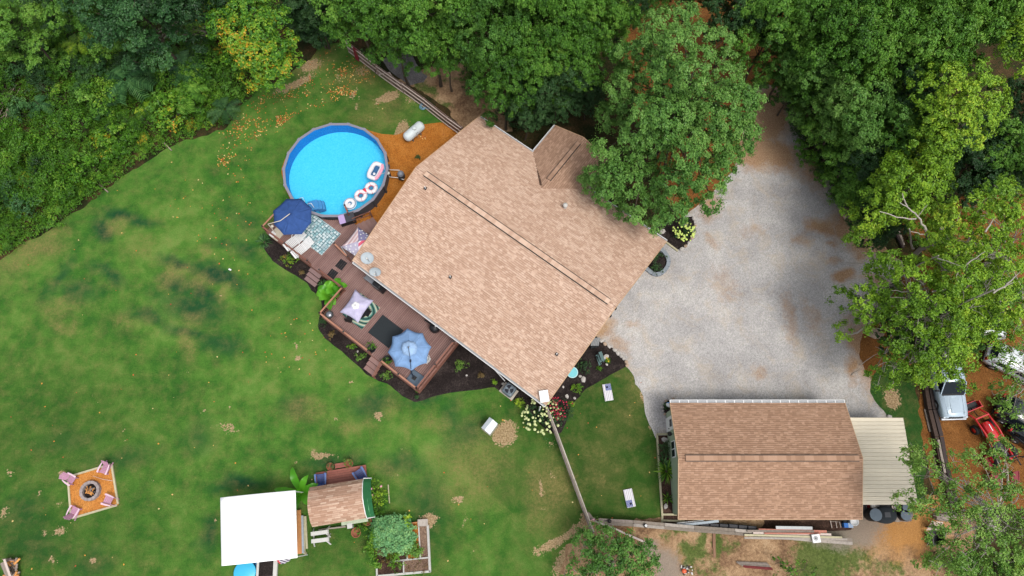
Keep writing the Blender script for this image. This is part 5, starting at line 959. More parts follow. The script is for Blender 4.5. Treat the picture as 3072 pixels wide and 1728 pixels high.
LB6 = [(x, y, z, r * .88) for x, y, z, r in [(2275, 1150, 6.5, .7), (2310, 1140, 7, .7), (2290, 1190, 7, .7), (2340, 1180, 7.5, .9), (2270, 1260, 7, .7), (2310, 1260, 7.5, .9), (2350, 1240, 8, .9), (2400, 1160, 8, .7), (2450, 1150, 8.5, .8), (2490, 1120, 8.5, .7), (2530, 1140, 8.5, .7), (2420, 1210, 8.5, .8), (2480, 1200, 9, .8), (2390, 1260, 8.5, 1.0), (2440, 1270, 9, 1.0), (2520, 1210, 9, 1.0), (2560, 1250, 9, 1.0), (2490, 1280, 9.5, 1.1), (2380, 1310, 8, 1.0), (2440, 1330, 9, 1.1), (2530, 1320, 9, 1.2), (2490, 1370, 9, 1.2), (2420, 1390, 8, 1.1), (2350, 1350, 7.5, .8), (2370, 1430, 7, 1.0), (2450, 1440, 8, 1.1), (2540, 1410, 8.5, 1.2), (2330, 1420, 6.5, .7), (2570, 1360, 9, 1.1), (2300, 1290, 6.5, .6), (2510, 1100, 8, .6), (2340, 1130, 7, .6)]]
lobe_tree('thin_leaved_tree', 'sparse green tree with white branches over the red trailer', LB6, Q(2500, 1330, 0), L_thin, dens=110, seed=13, twigs=9, bark=M_twig, cl=24, ls=(.15, .1), csize=.2, r0=.3)
LB7 = [(2530, 960, 7, .9), (2560, 1000, 7.5, 1.0), (2500, 990, 6.5, .6), (2560, 930, 7.5, .9), (2540, 1050, 7, .6), (2575, 1060, 7, .8), (2500, 900, 6.5, .5), (2545, 880, 7.5, .8), (2575, 850, 8, .8), (2560, 790, 8, .9), (2530, 1010, 7, .8)]
lobe_tree('thin_leaved_tree', 'thin tree with orange tinted leaves between the parked cars', LB7, Q(2600, 960, 0), L_thin, dens=90, seed=14, twigs=7, bark=M_twig, cl=16, ls=(.15, .1), csize=.2, r0=.2)
LB8 = [(1470, 1370, 2.4, .9), (1500, 1345, 2.6, .8), (1530, 1360, 3.0, .9), (1570, 1360, 2.8, .8), (1480, 1410, 2.8, 1.0), (1530, 1400, 3.4, 1.1), (1580, 1400, 3.2, 1.0), (1620, 1390, 2.8, .9), (1630, 1420, 2.4, .7), (1500, 1445, 3.0, 1.0), (1560, 1445, 3.2, 1.1), (1610, 1440, 3.0, .9), (1450, 1440, 2.2, .8), (1460, 1350, 2.0, .5), (1420, 1445, 1.8, .5)]
lobe_tree('small_tree', 'low bushy dark green tree at the bottom edge below the fence corner', LB8, Q(1540, 1420, 0), L_oak, dens=120, ls=(.16, .1), seed=15, twigs=3, bark=M_twig, cl=28, r0=.12, csize=.2)
LY = [(520, 20, 7, 1.2), (570, 10, 8, 1.4), (620, 30, 8.5, 1.5), (560, 60, 8, 1.3), (600, 90, 8.5, 1.4), (650, 80, 8.5, 1.4), (690, 50, 8, 1.2), (640, 130, 8, 1.4), (690, 120, 7.5, 1.2), (600, 140, 7.5, 1.1), (670, 170, 7, 1.2), (710, 160, 6.5, 1.1), (720, 100, 7, .9), (640, 190, 6.5, 1.0), (690, 210, 6, .9), (735, 150, 6, .7), (660, -20, 8, 1.3), (500, -20, 7, 1.2)]
lobe_tree('autumn_tree', 'green tree flecked with orange and yellow leaves by the thicket', LY, Q(640, 110, 0), L_yel, dens=150, seed=16, twigs=1, cl=24, ls=(.2, .14), csize=.22)
# generic woods: x, y, radius, height, leaf, label
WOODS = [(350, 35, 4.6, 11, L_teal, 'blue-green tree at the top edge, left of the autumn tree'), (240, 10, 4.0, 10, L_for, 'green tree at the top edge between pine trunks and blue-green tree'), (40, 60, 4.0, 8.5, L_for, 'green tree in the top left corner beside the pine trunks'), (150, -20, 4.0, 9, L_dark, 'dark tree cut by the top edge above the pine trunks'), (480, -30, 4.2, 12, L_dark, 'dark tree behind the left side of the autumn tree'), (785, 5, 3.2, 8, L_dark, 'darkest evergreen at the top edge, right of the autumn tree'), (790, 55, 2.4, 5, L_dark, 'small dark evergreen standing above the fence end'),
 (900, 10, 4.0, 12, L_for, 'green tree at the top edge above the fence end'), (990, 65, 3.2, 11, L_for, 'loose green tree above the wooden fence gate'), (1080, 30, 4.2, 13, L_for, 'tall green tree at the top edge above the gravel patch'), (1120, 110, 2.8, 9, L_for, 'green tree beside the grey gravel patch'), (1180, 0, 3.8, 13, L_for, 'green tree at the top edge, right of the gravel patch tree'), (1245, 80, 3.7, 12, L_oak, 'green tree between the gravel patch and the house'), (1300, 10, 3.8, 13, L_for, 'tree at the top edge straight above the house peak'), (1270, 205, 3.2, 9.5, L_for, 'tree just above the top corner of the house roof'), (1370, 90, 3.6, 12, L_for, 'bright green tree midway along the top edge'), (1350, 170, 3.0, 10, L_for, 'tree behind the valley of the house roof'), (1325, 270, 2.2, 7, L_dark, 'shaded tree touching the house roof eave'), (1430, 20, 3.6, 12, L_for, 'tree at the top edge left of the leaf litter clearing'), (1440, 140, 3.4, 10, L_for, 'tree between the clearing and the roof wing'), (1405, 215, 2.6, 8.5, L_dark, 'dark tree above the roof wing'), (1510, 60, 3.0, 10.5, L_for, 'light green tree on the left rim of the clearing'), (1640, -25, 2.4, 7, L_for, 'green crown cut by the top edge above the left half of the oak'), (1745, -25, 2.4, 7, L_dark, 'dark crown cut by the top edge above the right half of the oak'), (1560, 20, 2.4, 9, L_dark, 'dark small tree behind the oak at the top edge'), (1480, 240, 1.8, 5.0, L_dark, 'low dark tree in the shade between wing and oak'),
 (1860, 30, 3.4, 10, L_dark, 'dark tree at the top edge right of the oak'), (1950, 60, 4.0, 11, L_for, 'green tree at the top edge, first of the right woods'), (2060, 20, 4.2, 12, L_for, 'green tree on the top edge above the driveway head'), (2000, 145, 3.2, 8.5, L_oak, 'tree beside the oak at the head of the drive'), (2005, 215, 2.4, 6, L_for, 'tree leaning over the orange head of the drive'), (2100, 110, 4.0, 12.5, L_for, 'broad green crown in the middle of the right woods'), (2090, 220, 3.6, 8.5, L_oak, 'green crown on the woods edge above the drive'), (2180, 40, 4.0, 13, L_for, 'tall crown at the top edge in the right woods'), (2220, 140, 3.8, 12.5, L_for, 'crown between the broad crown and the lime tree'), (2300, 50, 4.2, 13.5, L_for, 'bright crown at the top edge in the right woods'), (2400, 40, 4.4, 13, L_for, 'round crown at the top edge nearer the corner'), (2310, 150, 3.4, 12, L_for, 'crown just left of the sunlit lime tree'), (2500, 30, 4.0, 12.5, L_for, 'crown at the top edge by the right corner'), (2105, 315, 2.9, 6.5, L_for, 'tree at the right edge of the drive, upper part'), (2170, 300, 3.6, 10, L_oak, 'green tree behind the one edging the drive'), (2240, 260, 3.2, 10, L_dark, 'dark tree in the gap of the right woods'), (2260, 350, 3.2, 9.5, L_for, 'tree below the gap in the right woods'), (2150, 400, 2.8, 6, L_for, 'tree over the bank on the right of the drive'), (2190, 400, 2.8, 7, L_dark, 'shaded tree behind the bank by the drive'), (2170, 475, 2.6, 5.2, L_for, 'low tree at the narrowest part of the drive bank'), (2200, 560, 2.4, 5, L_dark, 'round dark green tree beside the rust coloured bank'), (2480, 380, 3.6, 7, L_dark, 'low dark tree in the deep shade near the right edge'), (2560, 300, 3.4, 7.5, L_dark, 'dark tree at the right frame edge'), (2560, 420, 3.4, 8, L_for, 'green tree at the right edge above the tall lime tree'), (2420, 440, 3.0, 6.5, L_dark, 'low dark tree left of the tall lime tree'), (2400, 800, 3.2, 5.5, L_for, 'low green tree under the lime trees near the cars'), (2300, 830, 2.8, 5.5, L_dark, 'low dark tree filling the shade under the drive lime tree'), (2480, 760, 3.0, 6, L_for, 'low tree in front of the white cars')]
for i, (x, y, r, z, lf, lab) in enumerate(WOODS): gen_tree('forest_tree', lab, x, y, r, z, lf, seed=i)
lobe_tree('bush', 'leafy bush at the bottom edge, right of the scrap pile', [(1960, 1415, .9, .6), (1990, 1420, 1.0, .7), (2020, 1435, 1.0, .7), (1975, 1445, .9, .7), (2050, 1448, .8, .5)], Q(1990, 1430, 0), L_weed, dens=60, seed=20, r0=.04, ls=(.15, .1), cl=16, csize=.16, cat='bush')
# tall pines in the top left: trunks seen, crowns beyond the frame
for i, (x0_, y0_, x1_, y1_) in enumerate([(133, 67, 70, 0), (122, 35, 88, -6), (147, 18, 130, 0), (5, 40, -20, 5)]):
    a = Q(x0_, y0_, 0); z = 14.0; d = Q(x1_, y1_, 6.0)
    t = thing('pine_tree', ['bare straight pine trunk leaning to the top left corner, longest one', 'thin pine trunk just right of the longest bare trunk', 'short visible pine trunk nearest the blue-green tree', 'pine trunk at the left frame edge near the top'][i], 'tree', a, 0, 'tall pines in the top left corner'); top = a + Vector((d.x - a.x, d.y - a.y, 6.0)) * 2.6; top.z = 15.6
    MB().tube(limb_path(a, top, random.Random(i), .01, 8), [.17 * (1 - .5 * j / 8) * (1, .7, .7, .9)[i] for j in range(9)], 8).build('trunk', M_pine, t)
    rg = random.Random(i); lb = [(top.x + rg.uniform(-1, 1), top.y + rg.uniform(-.4, 1.4), top.z + rg.uniform(-.8, .8), .9) for _ in range(6)]
    newobj('crown', leafmesh('pine_needles', lb, dens=50, seed=i, ls=(.22, .04)), L_dark, t)
# dead pale branches in the lime trees
dt = thing('dead_tree', 'leafless grey tree with bare limbs at the drive edge under the lime tree', 'tree', t42(1120, 520, 0)); b = MB()
p1 = t42(1340, 290, 10.0); b.tube(limb_path(t42(1120, 520, 0), p1, random.Random(3), .02, 6), [.2, .19, .18, .16, .14, .12, .1], 8); b.build('trunk', M_twig, dt); b = MB()
for a_, b_, r_ in [((1190, 420, 5), (1190, 290, 9.5), .1), ((1190, 290, 9.5), (1110, 160, 10.5), .08), ((1110, 160, 10.5), (1000, 80, 11.5), .05), ((1120, 200, 10.3), (850, 150, 11.5), .05), ((1050, 110, 11), (1010, 10, 12), .045), ((1085, 450, 2.5), (1050, 280, 9.0), .08), ((1190, 330, 9), (1080, 300, 9.5), .045), ((1130, 190, 10), (1200, 100, 11), .035)]: b.tube(limb_path(t42(*a_), t42(*b_), random.Random(a_[0]), .06, 5), [r_ * (1 - .1 * j) for j in range(6)], 6)
b.build('branches', M_twig, dt)
for i, (lab, L_) in enumerate([('bare pale limb weaving over the lime leaves above the dark log', [((1280, 500, 10.5), (1480, 570, 11.5)), ((1480, 570, 11.5), (1640, 450, 12.5)), ((1460, 565, 11.4), (1420, 640, 11.5))]), ('forked bare branch hanging over the rust ground beside the charred log', [((1190, 690, 9.5), (1050, 715, 9)), ((1150, 740, 9.5), (930, 740, 9)), ((1240, 750, 10), (1380, 720, 10.5)), ((1290, 760, 10), (1260, 880, 9.5))]), ('short thick bare limb sticking out left of the lime tree', [((1060, 850, 9), (930, 865, 9))]), ('thin bare branch at the right frame edge in the tall lime tree', [((1700, 760, 12.5), (1850, 680, 13)), ((1780, 720, 12.7), (1900, 600, 13.4)), ((1640, 300, 13), (1700, 200, 13.4))])]):
    t = thing('bare_branch', lab, 'branch', (t42(*L_[0][0]).x, t42(*L_[0][0]).y, 0)); b = MB(); b.tube(limb_path(Vector((t42(*L_[0][0]).x, t42(*L_[0][0]).y, 0)), t42(*L_[0][0]), random.Random(i), .02, 5), [.09, .08, .07, .06, .05, .05], 6)
    for a_, b_ in L_: b.tube(limb_path(t42(*a_), t42(*b_), random.Random(i + 3), .08, 5), [.055, .05, .045, .035, .025, .015], 6)
    b.build('limb', M_twig, t)
lg2 = thing('fallen_log', 'dark charred log lying across the drive edge under the lime tree', 'log', t42(930, 720, .2)); MB().tube([t42(855, 785, .15), t42(930, 715, .5), t42(1010, 650, 1.3)], [.17, .16, .13], 10).build('log', mat('charred_bark', A(52, 46, 44), .9, var=.4), lg2)
b = MB()
rg = random.Random(5)
for (x, y, l_, a) in [(690, 1310, 2.4, 30), (870, 1390, 1.8, 70), (800, 1330, 1.4, 20), (900, 1310, 1.5, 100), (620, 540, 1.6, -10), (700, 600, 1.6, 5), (630, 1385, 1.0, 25)]:
    p = t42(x, y, .08); d = Vector((math.cos(R(a)), math.sin(R(a)), .12)) * l_; b.tube(limb_path(p, p + d, rg, .08, 4), [.03, .025, .02, .014, .008], 5)
tag(b.build('fallen_twigs', M_twig), 'pale bare twigs scattered along the right edge of the gravel drive', 'branches', kind='stuff')
# ------------------------------------------------------------------ thicket in the upper left
rg = random.Random(11); SH = []
for k, (r_, n_, den, ls_) in enumerate([(1.0, 9, 100, (.105, .065)), (1.0, 12, 84, (.09, .055)), (1.0, 7, 110, (.125, .075)), (1.0, 10, 80, (.085, .05))]):
    lb = []
    for i in range(n_): a = rg.uniform(0, 6.28); f = rg.uniform(0, .7); lb.append((f * math.cos(a), f * math.sin(a), .55 + (1 - f) * rg.uniform(.2, .7), rg.uniform(.28, .48)))
    st_ = MB()
    for l in lb: st_.tube(limb_path((0, 0, 0), l[:3], rg, .1, 3), [.025, .02, .014, .008], 5)
    SH.append((leafmesh('shrub_foliage', lb, dens=den, ls=ls_, seed=80 + k, cl=28, csize=.13), st_.mesh('stems')))
edge = [(0, 652), (60, 612), (112, 590), (150, 560), (192, 530), (250, 492), (300, 452), (360, 408), (420, 376), (470, 352), (520, 340), (565, 325), (600, 275), (648, 228), (700, 205)]
def edge_y(x): return float(np.interp(x, [e_[0] for e_ in edge], [e_[1] for e_ in edge]))
cnt = 0
for i in range(1500):
    x = rg.uniform(-60, 640); y = rg.uniform(40, 650)
    d = edge_y(max(0, x)) - y
    if d < 22 or cnt >= 285: continue
    if y < 60 + 130 * (x / 640) and rg.random() < .7: continue
    if d > 260 and rg.random() < .35: continue
    r_ = rg.choice((.5, .7, .9, 1.1, 1.4, 1.8)) * rg.uniform(.85, 1.15) * (.6 if d < 60 else 1); lf = rg.choice([L_weed] * 7 + [L_for, L_yel] + ([L_teal, L_dark] if d > 120 else [L_weed]) + [L_for])
    p = Q(x, y, r_ * .7); c, s_ = SH[rg.randrange(4)]; hue_ = {L_weed: 'bright green', L_for: 'mid green', L_yel: 'yellow flecked', L_teal: 'blue-green', L_dark: 'dark green'}[lf]; size_ = 'large' if r_ > 1.25 else 'small' if r_ < .62 else 'mid-sized'; zone_ = ('at the left frame edge' if x < 90 else 'left of the feathery sumac' if x < 300 else 'around the feathery sumac' if x < 430 else 'beside the autumn tree'); row_ = 'along the lawn edge' if d < 70 else 'in the middle of the thicket' if d < 260 else 'deep under the trees'
    t = thing('thicket_shrub', '%s %s wild shrub %s, %s' % (size_, hue_, zone_, row_), 'shrub', (p.x, p.y, 0), rg.uniform(0, 6.28), 'wild shrubs of the upper left thicket')
    M = _mw(Vector((p.x, p.y, 0)), rg.uniform(0, 6.28)) @ Matrix.Diagonal((r_, r_, r_ * rg.uniform(.8, 1.3), 1)); newobj('foliage', c, lf, t, M); newobj('stems', s_, M_bark, t, M); cnt += 1
# low herbs between the shrubs
rgn = np.random.default_rng(4); pts = []
while len(pts) < 4200:
    x = rgn.uniform(-60, 700); y = rgn.uniform(-20, 655)
    if edge_y(max(0, x)) - y > 4 + 10 * rgn.random(): p = Q(x, y, .1); pts.append((p.x, p.y, .1 + .3 * rgn.random(), .22 + .2 * rgn.random()))
o = newobj('ground_cover', leafmesh('ground_cover', pts, dens=24, ls=(.13, .08), seed=33, cl=60, csize=.16, up=.8), L_weed); tag(o, 'mixed green herbs and brambles covering the thicket floor', 'undergrowth', kind='stuff')
# palm-like sumac sprays (long feather leaves)
def frond_mesh(n, L, lw, droop=.5, pinn=14, seed=0, zb=1.0):
    rg = random.Random(seed); V = []; F_ = []; rv = []
    for k in range(n):
        a = 2 * math.pi * k / n + rg.uniform(-.25, .25); l_ = L * rg.uniform(.8, 1.15); d = Vector((math.cos(a), math.sin(a), 0)); s = Vector((-d.y, d.x, 0)); tv = rg.random()
        for i in range(pinn):
            f = (i + 1.5) / (pinn + 1); p = d * l_ * f + Vector((0, 0, zb + .35 * f * l_ - droop * l_ * f * f))
            for sg in (-1, 1):
                w = lw * math.sin(min(1, f * 1.4) * math.pi * .62) * 1.2 + .04; q = p + s * sg * w + d * w * .35 - Vector((0, 0, w * .2)); h = d * (.045 + .02 * L)
                V += [p - h * .3, p + h, q + h * .25, q - h * .15] if sg > 0 else [p + h, p - h * .3, q - h * .15, q + h * .25]; F_.append(tuple(range(len(V) - 4, len(V)))); rv.append(.5 * tv + .5 * rg.random())
    return fastmesh('fronds', [tuple(v) for v in V], F_, {'rnd': ('FACE', rv), 'tint': ('FACE', rv)})
FR = [frond_mesh(8, 1.5, .3, .5, 15, 1, 1.9), frond_mesh(7, 1.2, .25, .5, 13, 2, 1.4)]
for i, (x, y, r_, lf, lab) in enumerate([(960, 620, 1.35, L_teal, 'large blue-green sumac with star of feathery fronds in the thicket'), (1080, 780, .9, L_lime, 'lime sumac spray below the blue-green sumac'), (1400, 500, 1.1, L_teal, 'blue-green sumac at the right side of the thicket'), (240, 740, .9, L_teal, 'small blue-green sumac at the left side of the thicket'), (1400, 690, 1.0, L_for, 'green sumac just above the lawn edge'), (700, 760, .9, L_teal, 'pale sumac left of the largest sumac'), (560, 300, .9, L_lime, 'bright sumac clump in the upper thicket'), (240, 250, 1.1, L_teal, 'dusky sumac under the pine trunks'), (1680, 800, .9, L_dark, 'dark sumac under the edge of the autumn tree'), (330, 440, .9, L_weed, 'light green sumac left of the upper thicket clump')]):
    p = t11(x, y, 2.2); t = thing('sumac_shrub', lab, 'shrub', (p.x, p.y, 0), i * 1.3); M = _mw(Vector((p.x, p.y, 0)), i * 1.3) @ Matrix.Diagonal((r_, r_, r_, 1)); newobj('fronds', FR[i % 2], lf, t, M); MB(M).tube([(0, 0, 0), (.03, .02, 1), (0, 0, 1.9)], [.04, .035, .02], 6).build('stem', M_bark, t)
# brush piles
M_stick = mat('bleached_wood', A(150, 134, 124), .9, var=.3)
for (cx_, cy_, w_, h_, n_, a_, lab) in [(20, 780, 1.5, 2.4, 34, 65, 'pile of bleached branches at the left frame edge'), (1290, 240, 1.3, 1.0, 22, 20, 'grey brush pile in the thicket left of the autumn tree'), (1560, 250, 2.2, .7, 26, 0, 'brush pile of pale sticks beside the autumn tree'), (10, 1010, .6, .8, 10, 40, 'small stick heap at the left edge below the branch pile')]:
    rg = random.Random(cx_); b = MB(); p = t11(cx_, cy_, .4)
    for i in range(n_): a = R(a_ + rg.uniform(-30, 30)); d = Vector((math.cos(a), math.sin(a), rg.uniform(-.1, .2))) * rg.uniform(.5, 1.3); c = p + Vector((rg.uniform(-w_, w_) * .6, rg.uniform(-h_, h_) * .6, rg.uniform(-.2, .5))); r_ = rg.uniform(.018, .05); b.tube([c - d, c + Vector((rg.uniform(-.08, .08),) * 3), c + d], [r_, r_ * .8, r_ * .4], 5)
    t = thing('brush_pile', lab, 'brush pile', (p.x, p.y, 0)); b.build('sticks', M_stick, t)
for i, (a_, b_, lab) in enumerate([((1030, 375), (1090, 400), 'short pale log lying in the thicket, leftmost of three'), ((1140, 392), (1195, 392), 'short pale log lying in the thicket, middle of three'), ((1180, 355), (1245, 398), 'short pale log lying in the thicket, rightmost of three'), ((1240, 1080), (1295, 1135), 'thin grey post lying at the thicket edge by the lawn'), ((750, 1390), (815, 1449), 'grey pole lying at the thicket edge further down')]):
    p, q = t11(*a_, .6 if i < 3 else .15), t11(*b_, .6 if i < 3 else .15); t = thing('log', lab, 'log', (p.x, p.y, 0)); MB().tube([p, q], [.06, .05], 7).build('log_body', M_stick, t)
p, q = t12(490, 90, .2), t12(548, 138, .1); t = thing('log', 'pale stake lying on the lawn border at the left', 'log', p); MB().tube([p, q], [.05, .04], 7).build('log_body', M_stick, t)
# ------------------------------------------------------------------ fallen leaves
rgn = np.random.default_rng(9); pts = []
def scatter(poly, n, f=None):
    pl = np.array([(p[0], p[1]) for p in poly]); k = 0
    while k < n:
        x = rgn.uniform(pl[:, 0].min(), pl[:, 0].max()); y = rgn.uniform(pl[:, 1].min(), pl[:, 1].max())
        if inside(np.array([x]), np.array([y]), pl)[0] and (f is None or rgn.random() < f(x, y)): pts.append((x, y)); k += 1
clump = lambda x, y: float(np.clip((fbm(x * .8, y * .8, 5, 4) - .42) * 3, .06, 1))
scatter([t21(*p) for p in [(-150, 860), (60, 700), (300, 640), (450, 560), (740, 640), (600, 780), (400, 830), (250, 900), (160, 1010), (40, 1040), (-250, 1200)]], 430, clump)
scatter([t21(*p) for p in [(560, 560), (700, 470), (900, 560), (880, 640), (700, 620)]], 130, clump); scatter([t21(*p) for p in [(300, 600), (500, 280), (640, 260), (900, 500), (700, 740)]], 140, clump)
scatter([t11(*p) for p in [(1650, 1000), (1850, 950), (1930, 1200), (1800, 1420), (1640, 1300)]], 130, clump)
scatter([t12(*p) for p in [(1200, 10), (1900, 0), (1900, 700), (1400, 350)]], 45); scatter(LP[1:], 200, lambda x, y: .3 if x > -35 else .1); scatter([t22(*p) for p in [(80, 700), (480, 1000), (900, 1440), (60, 1440)]], 28)
scatter([fnc(*p) for p in [(0, 700), (280, 780), (300, 860), (40, 850)]], 70); scatter([plc(*p) for p in [(-10, -20), (120, -10), (130, 80), (0, 150)]], 60); scatter([t21(1240, 1020), t21(1285, 1030), t21(1280, 1070), t21(1245, 1060)], 16)
V = []; F_ = []; rv = []
for (x, y) in pts:
    a = rgn.uniform(0, 6.28); s_ = rgn.uniform(.035, .08); z = .03; q = [Vector((math.cos(a + k * math.pi / 2) * s_ * (1 if k % 2 else .75), math.sin(a + k * math.pi / 2) * s_ * (1 if k % 2 else .75), rgn.uniform(0, .03))) for k in range(4)]
    V += [(x + v.x, y + v.y, z + v.z) for v in q]; F_.append(tuple(range(len(V) - 4, len(V)))); rv.append(rgn.random())
o = newobj('fallen_leaves', fastmesh('fallen_leaves', V, F_, {'rnd': ('FACE', rv), 'tint': ('FACE', rv)}), L_dry); tag(o, 'orange and yellow fallen leaves scattered over the lawn', 'leaves', kind='stuff')

# low shrubs along the foot of the woods
rg = random.Random(77)
def shrubs(path, n, w, lab, grp, lfs, r0=.7, r1=1.4):
    for i in range(n):
        k = rg.random() * (len(path) - 1.001); j = int(k); x = path[j][0] + (path[j + 1][0] - path[j][0]) * (k - j) + rg.uniform(-w, w); y = path[j][1] + (path[j + 1][1] - path[j][1]) * (k - j) + rg.uniform(-w, w)
        r_ = rg.uniform(r0, r1); p = Q(x, y, r_ * .6); c, s_ = SH[rg.randrange(4)]; t = thing('shrub', lab, 'shrub', (p.x, p.y, 0), 0, grp); M = _mw(Vector((p.x, p.y, 0)), rg.uniform(0, 6.28)) @ Matrix.Diagonal((r_, r_, r_, 1)); newobj('foliage', c, rg.choice(lfs), t, M); newobj('stems', s_, M_bark, t, M)
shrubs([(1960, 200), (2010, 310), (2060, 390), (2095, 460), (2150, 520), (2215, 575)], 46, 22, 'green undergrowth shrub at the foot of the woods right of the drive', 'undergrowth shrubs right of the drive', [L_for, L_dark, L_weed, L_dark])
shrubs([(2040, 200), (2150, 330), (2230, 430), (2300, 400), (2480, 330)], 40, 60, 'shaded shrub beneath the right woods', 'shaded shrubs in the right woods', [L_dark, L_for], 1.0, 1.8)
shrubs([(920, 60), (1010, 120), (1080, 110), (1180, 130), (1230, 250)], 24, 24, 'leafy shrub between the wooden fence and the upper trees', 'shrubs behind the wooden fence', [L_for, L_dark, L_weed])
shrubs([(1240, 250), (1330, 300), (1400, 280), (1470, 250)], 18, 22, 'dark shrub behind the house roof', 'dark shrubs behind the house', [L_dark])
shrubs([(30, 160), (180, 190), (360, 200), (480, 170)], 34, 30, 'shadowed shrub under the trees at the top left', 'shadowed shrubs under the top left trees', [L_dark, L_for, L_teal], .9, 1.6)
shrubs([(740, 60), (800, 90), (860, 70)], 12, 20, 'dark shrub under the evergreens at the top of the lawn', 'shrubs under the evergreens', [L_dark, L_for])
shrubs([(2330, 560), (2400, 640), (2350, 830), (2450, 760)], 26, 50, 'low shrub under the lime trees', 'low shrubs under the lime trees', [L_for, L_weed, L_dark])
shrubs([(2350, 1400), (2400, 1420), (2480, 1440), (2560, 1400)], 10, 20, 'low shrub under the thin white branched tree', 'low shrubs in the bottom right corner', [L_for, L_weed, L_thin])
# ================================================================== SMALL PLANTS
def bush(name, label, p, r, leaf, h=None, group=None, k=0, cat='plant', dens=40, ls=(.1, .06), n=7, csize=.1, cl=40, flowers=None):
    rg = random.Random(int(p[0] * 31 + p[1] * 17) + k); h = h or r; lb = []
    for i in range(n): a = rg.uniform(0, 6.28); f = rg.uniform(.1, .62); lb.append((p[0] + r * f * math.cos(a), p[1] + r * f * math.sin(a), p[2] + h * rg.uniform(.35, .8), r * rg.uniform(.35, .5)))
    t = thing(name, label, cat, p, 0, group); b = MB()
    for l in lb: b.tube([p, (p[0] * .5 + l[0] * .5, p[1] * .5 + l[1] * .5, l[2] * .6), l[:3]], [.015, .01, .006], 4)
    b.build('stems', M_bark, t); newobj('foliage', leafmesh('foliage', lb, dens=dens, ls=ls, seed=k + 100, cl=cl / max(r, .35) ** 1.2, csize=csize), leaf, t)
    if flowers:
        fm, nf, fr = flowers; me = MB().lathe([(.3, -.25), (.85, 0), (.8, .4), (.4, .72), (.001, .8)], (0, 0, 0), 7).mesh('flower')
        for i in range(nf):
            a = rg.uniform(0, 6.28); f = math.sqrt(rg.random()) * .98; s = fr * rg.uniform(.6, 1.3); z = p[2] + h * (1.12 - .55 * f * f)
            newobj('flower_head', me, fm, t, Matrix.Translation((p[0] + r * f * math.cos(a), p[1] + r * f * math.sin(a), z)) @ Matrix.Diagonal((s, s, s, 1)))
    return t
def blades(name, label, p, r, leaf, n=40, w=.035, h=.5, cat='plant', group=None, seed=0, arch=.7, pot=None):
    """clump of long arching leaves"""
    rg = random.Random(seed); V = []; F_ = []; rv = []
    for i in range(n):
        a = rg.uniform(0, 6.28); L = r * rg.uniform(.6, 1.1); hh = h * rg.uniform(.6, 1.1); d = Vector((math.cos(a), math.sin(a), 0)); s = Vector((-d.y, d.x, 0)); k = 5; c0 = len(V); tv = rg.random()
        for j in range(k + 1):
            f = j / k; q = Vector(p) + d * L * f + Vector((0, 0, hh * math.sin(f * math.pi * arch))); ww = w * (math.sin(min(1, f * .92 + .1) * math.pi) + .1); V += [tuple(q - s * ww), tuple(q + s * ww)]
        for j in range(k): F_.append((c0 + 2 * j, c0 + 2 * j + 2, c0 + 2 * j + 3, c0 + 2 * j + 1)); rv.append(tv)
    t = thing(name, label, cat, p, 0, group); newobj('leaves', fastmesh('leaves', V, F_, {'rnd': ('FACE', rv), 'tint': ('FACE', rv)}), leaf, t); MB().lathe([(r * .12 + .02, 0), (r * .1, h * .3)], p, 8).build('crown_base', M_bark, t); return t
M_fl_w = mat('cream_flower', A(204, 212, 150), .8, var=.2); M_fl_y = mat('yellow_green_flower', A(206, 226, 120), .8, var=.18); M_fl_r = mat('red_flower', A(190, 44, 76), .8, var=.25); M_fl_yel = mat('yellow_flower', A(232, 190, 40), .8, var=.2); M_terra = mat('terracotta', A(150, 92, 66), .8, var=.12)
bush('hydrangea_bush', 'hydrangea with round cream flower heads left of the white rail fence', acc(1340, 1130, .1), 1.45, L_dark, 1.2, k=1, cat='bush', n=12, flowers=(M_fl_w, 95, .11), dens=46, ls=(.14, .1), cl=34)
bush('hydrangea_bush', 'hydrangea with yellow-green flower heads in the stone edged bed by the drive', hbc(745, 485, .1), .92, L_dark, .9, k=2, cat='bush', n=11, flowers=(M_fl_y, 80, .095), dens=46, ls=(.13, .09), cl=34)
bush('rose_bush', 'red flowering rose bush right of the white rail fence', acc(1620, 1010, .1), .95, L_dark, 1.1, k=3, cat='bush', n=9, flowers=(M_fl_r, 90, .055), dens=40, cl=36)
bush('bush', 'wide dark green bush behind the red rose bush', acc(1790, 1080, .1), 1.15, L_dark, .9, k=4, cat='bush', n=11, flowers=(M_fl_r, 8, .06), dens=36, cl=36)
bush('bush', 'dark bush in the ring of grey blocks, nearer the house', hbc(210, 990, .1), .75, L_dark, .9, k=5, cat='bush'); bush('bush', 'dark bush in the ring of grey blocks, lower one', hbc(200, 1200, .1), .7, L_dark, .8, k=6, cat='bush')
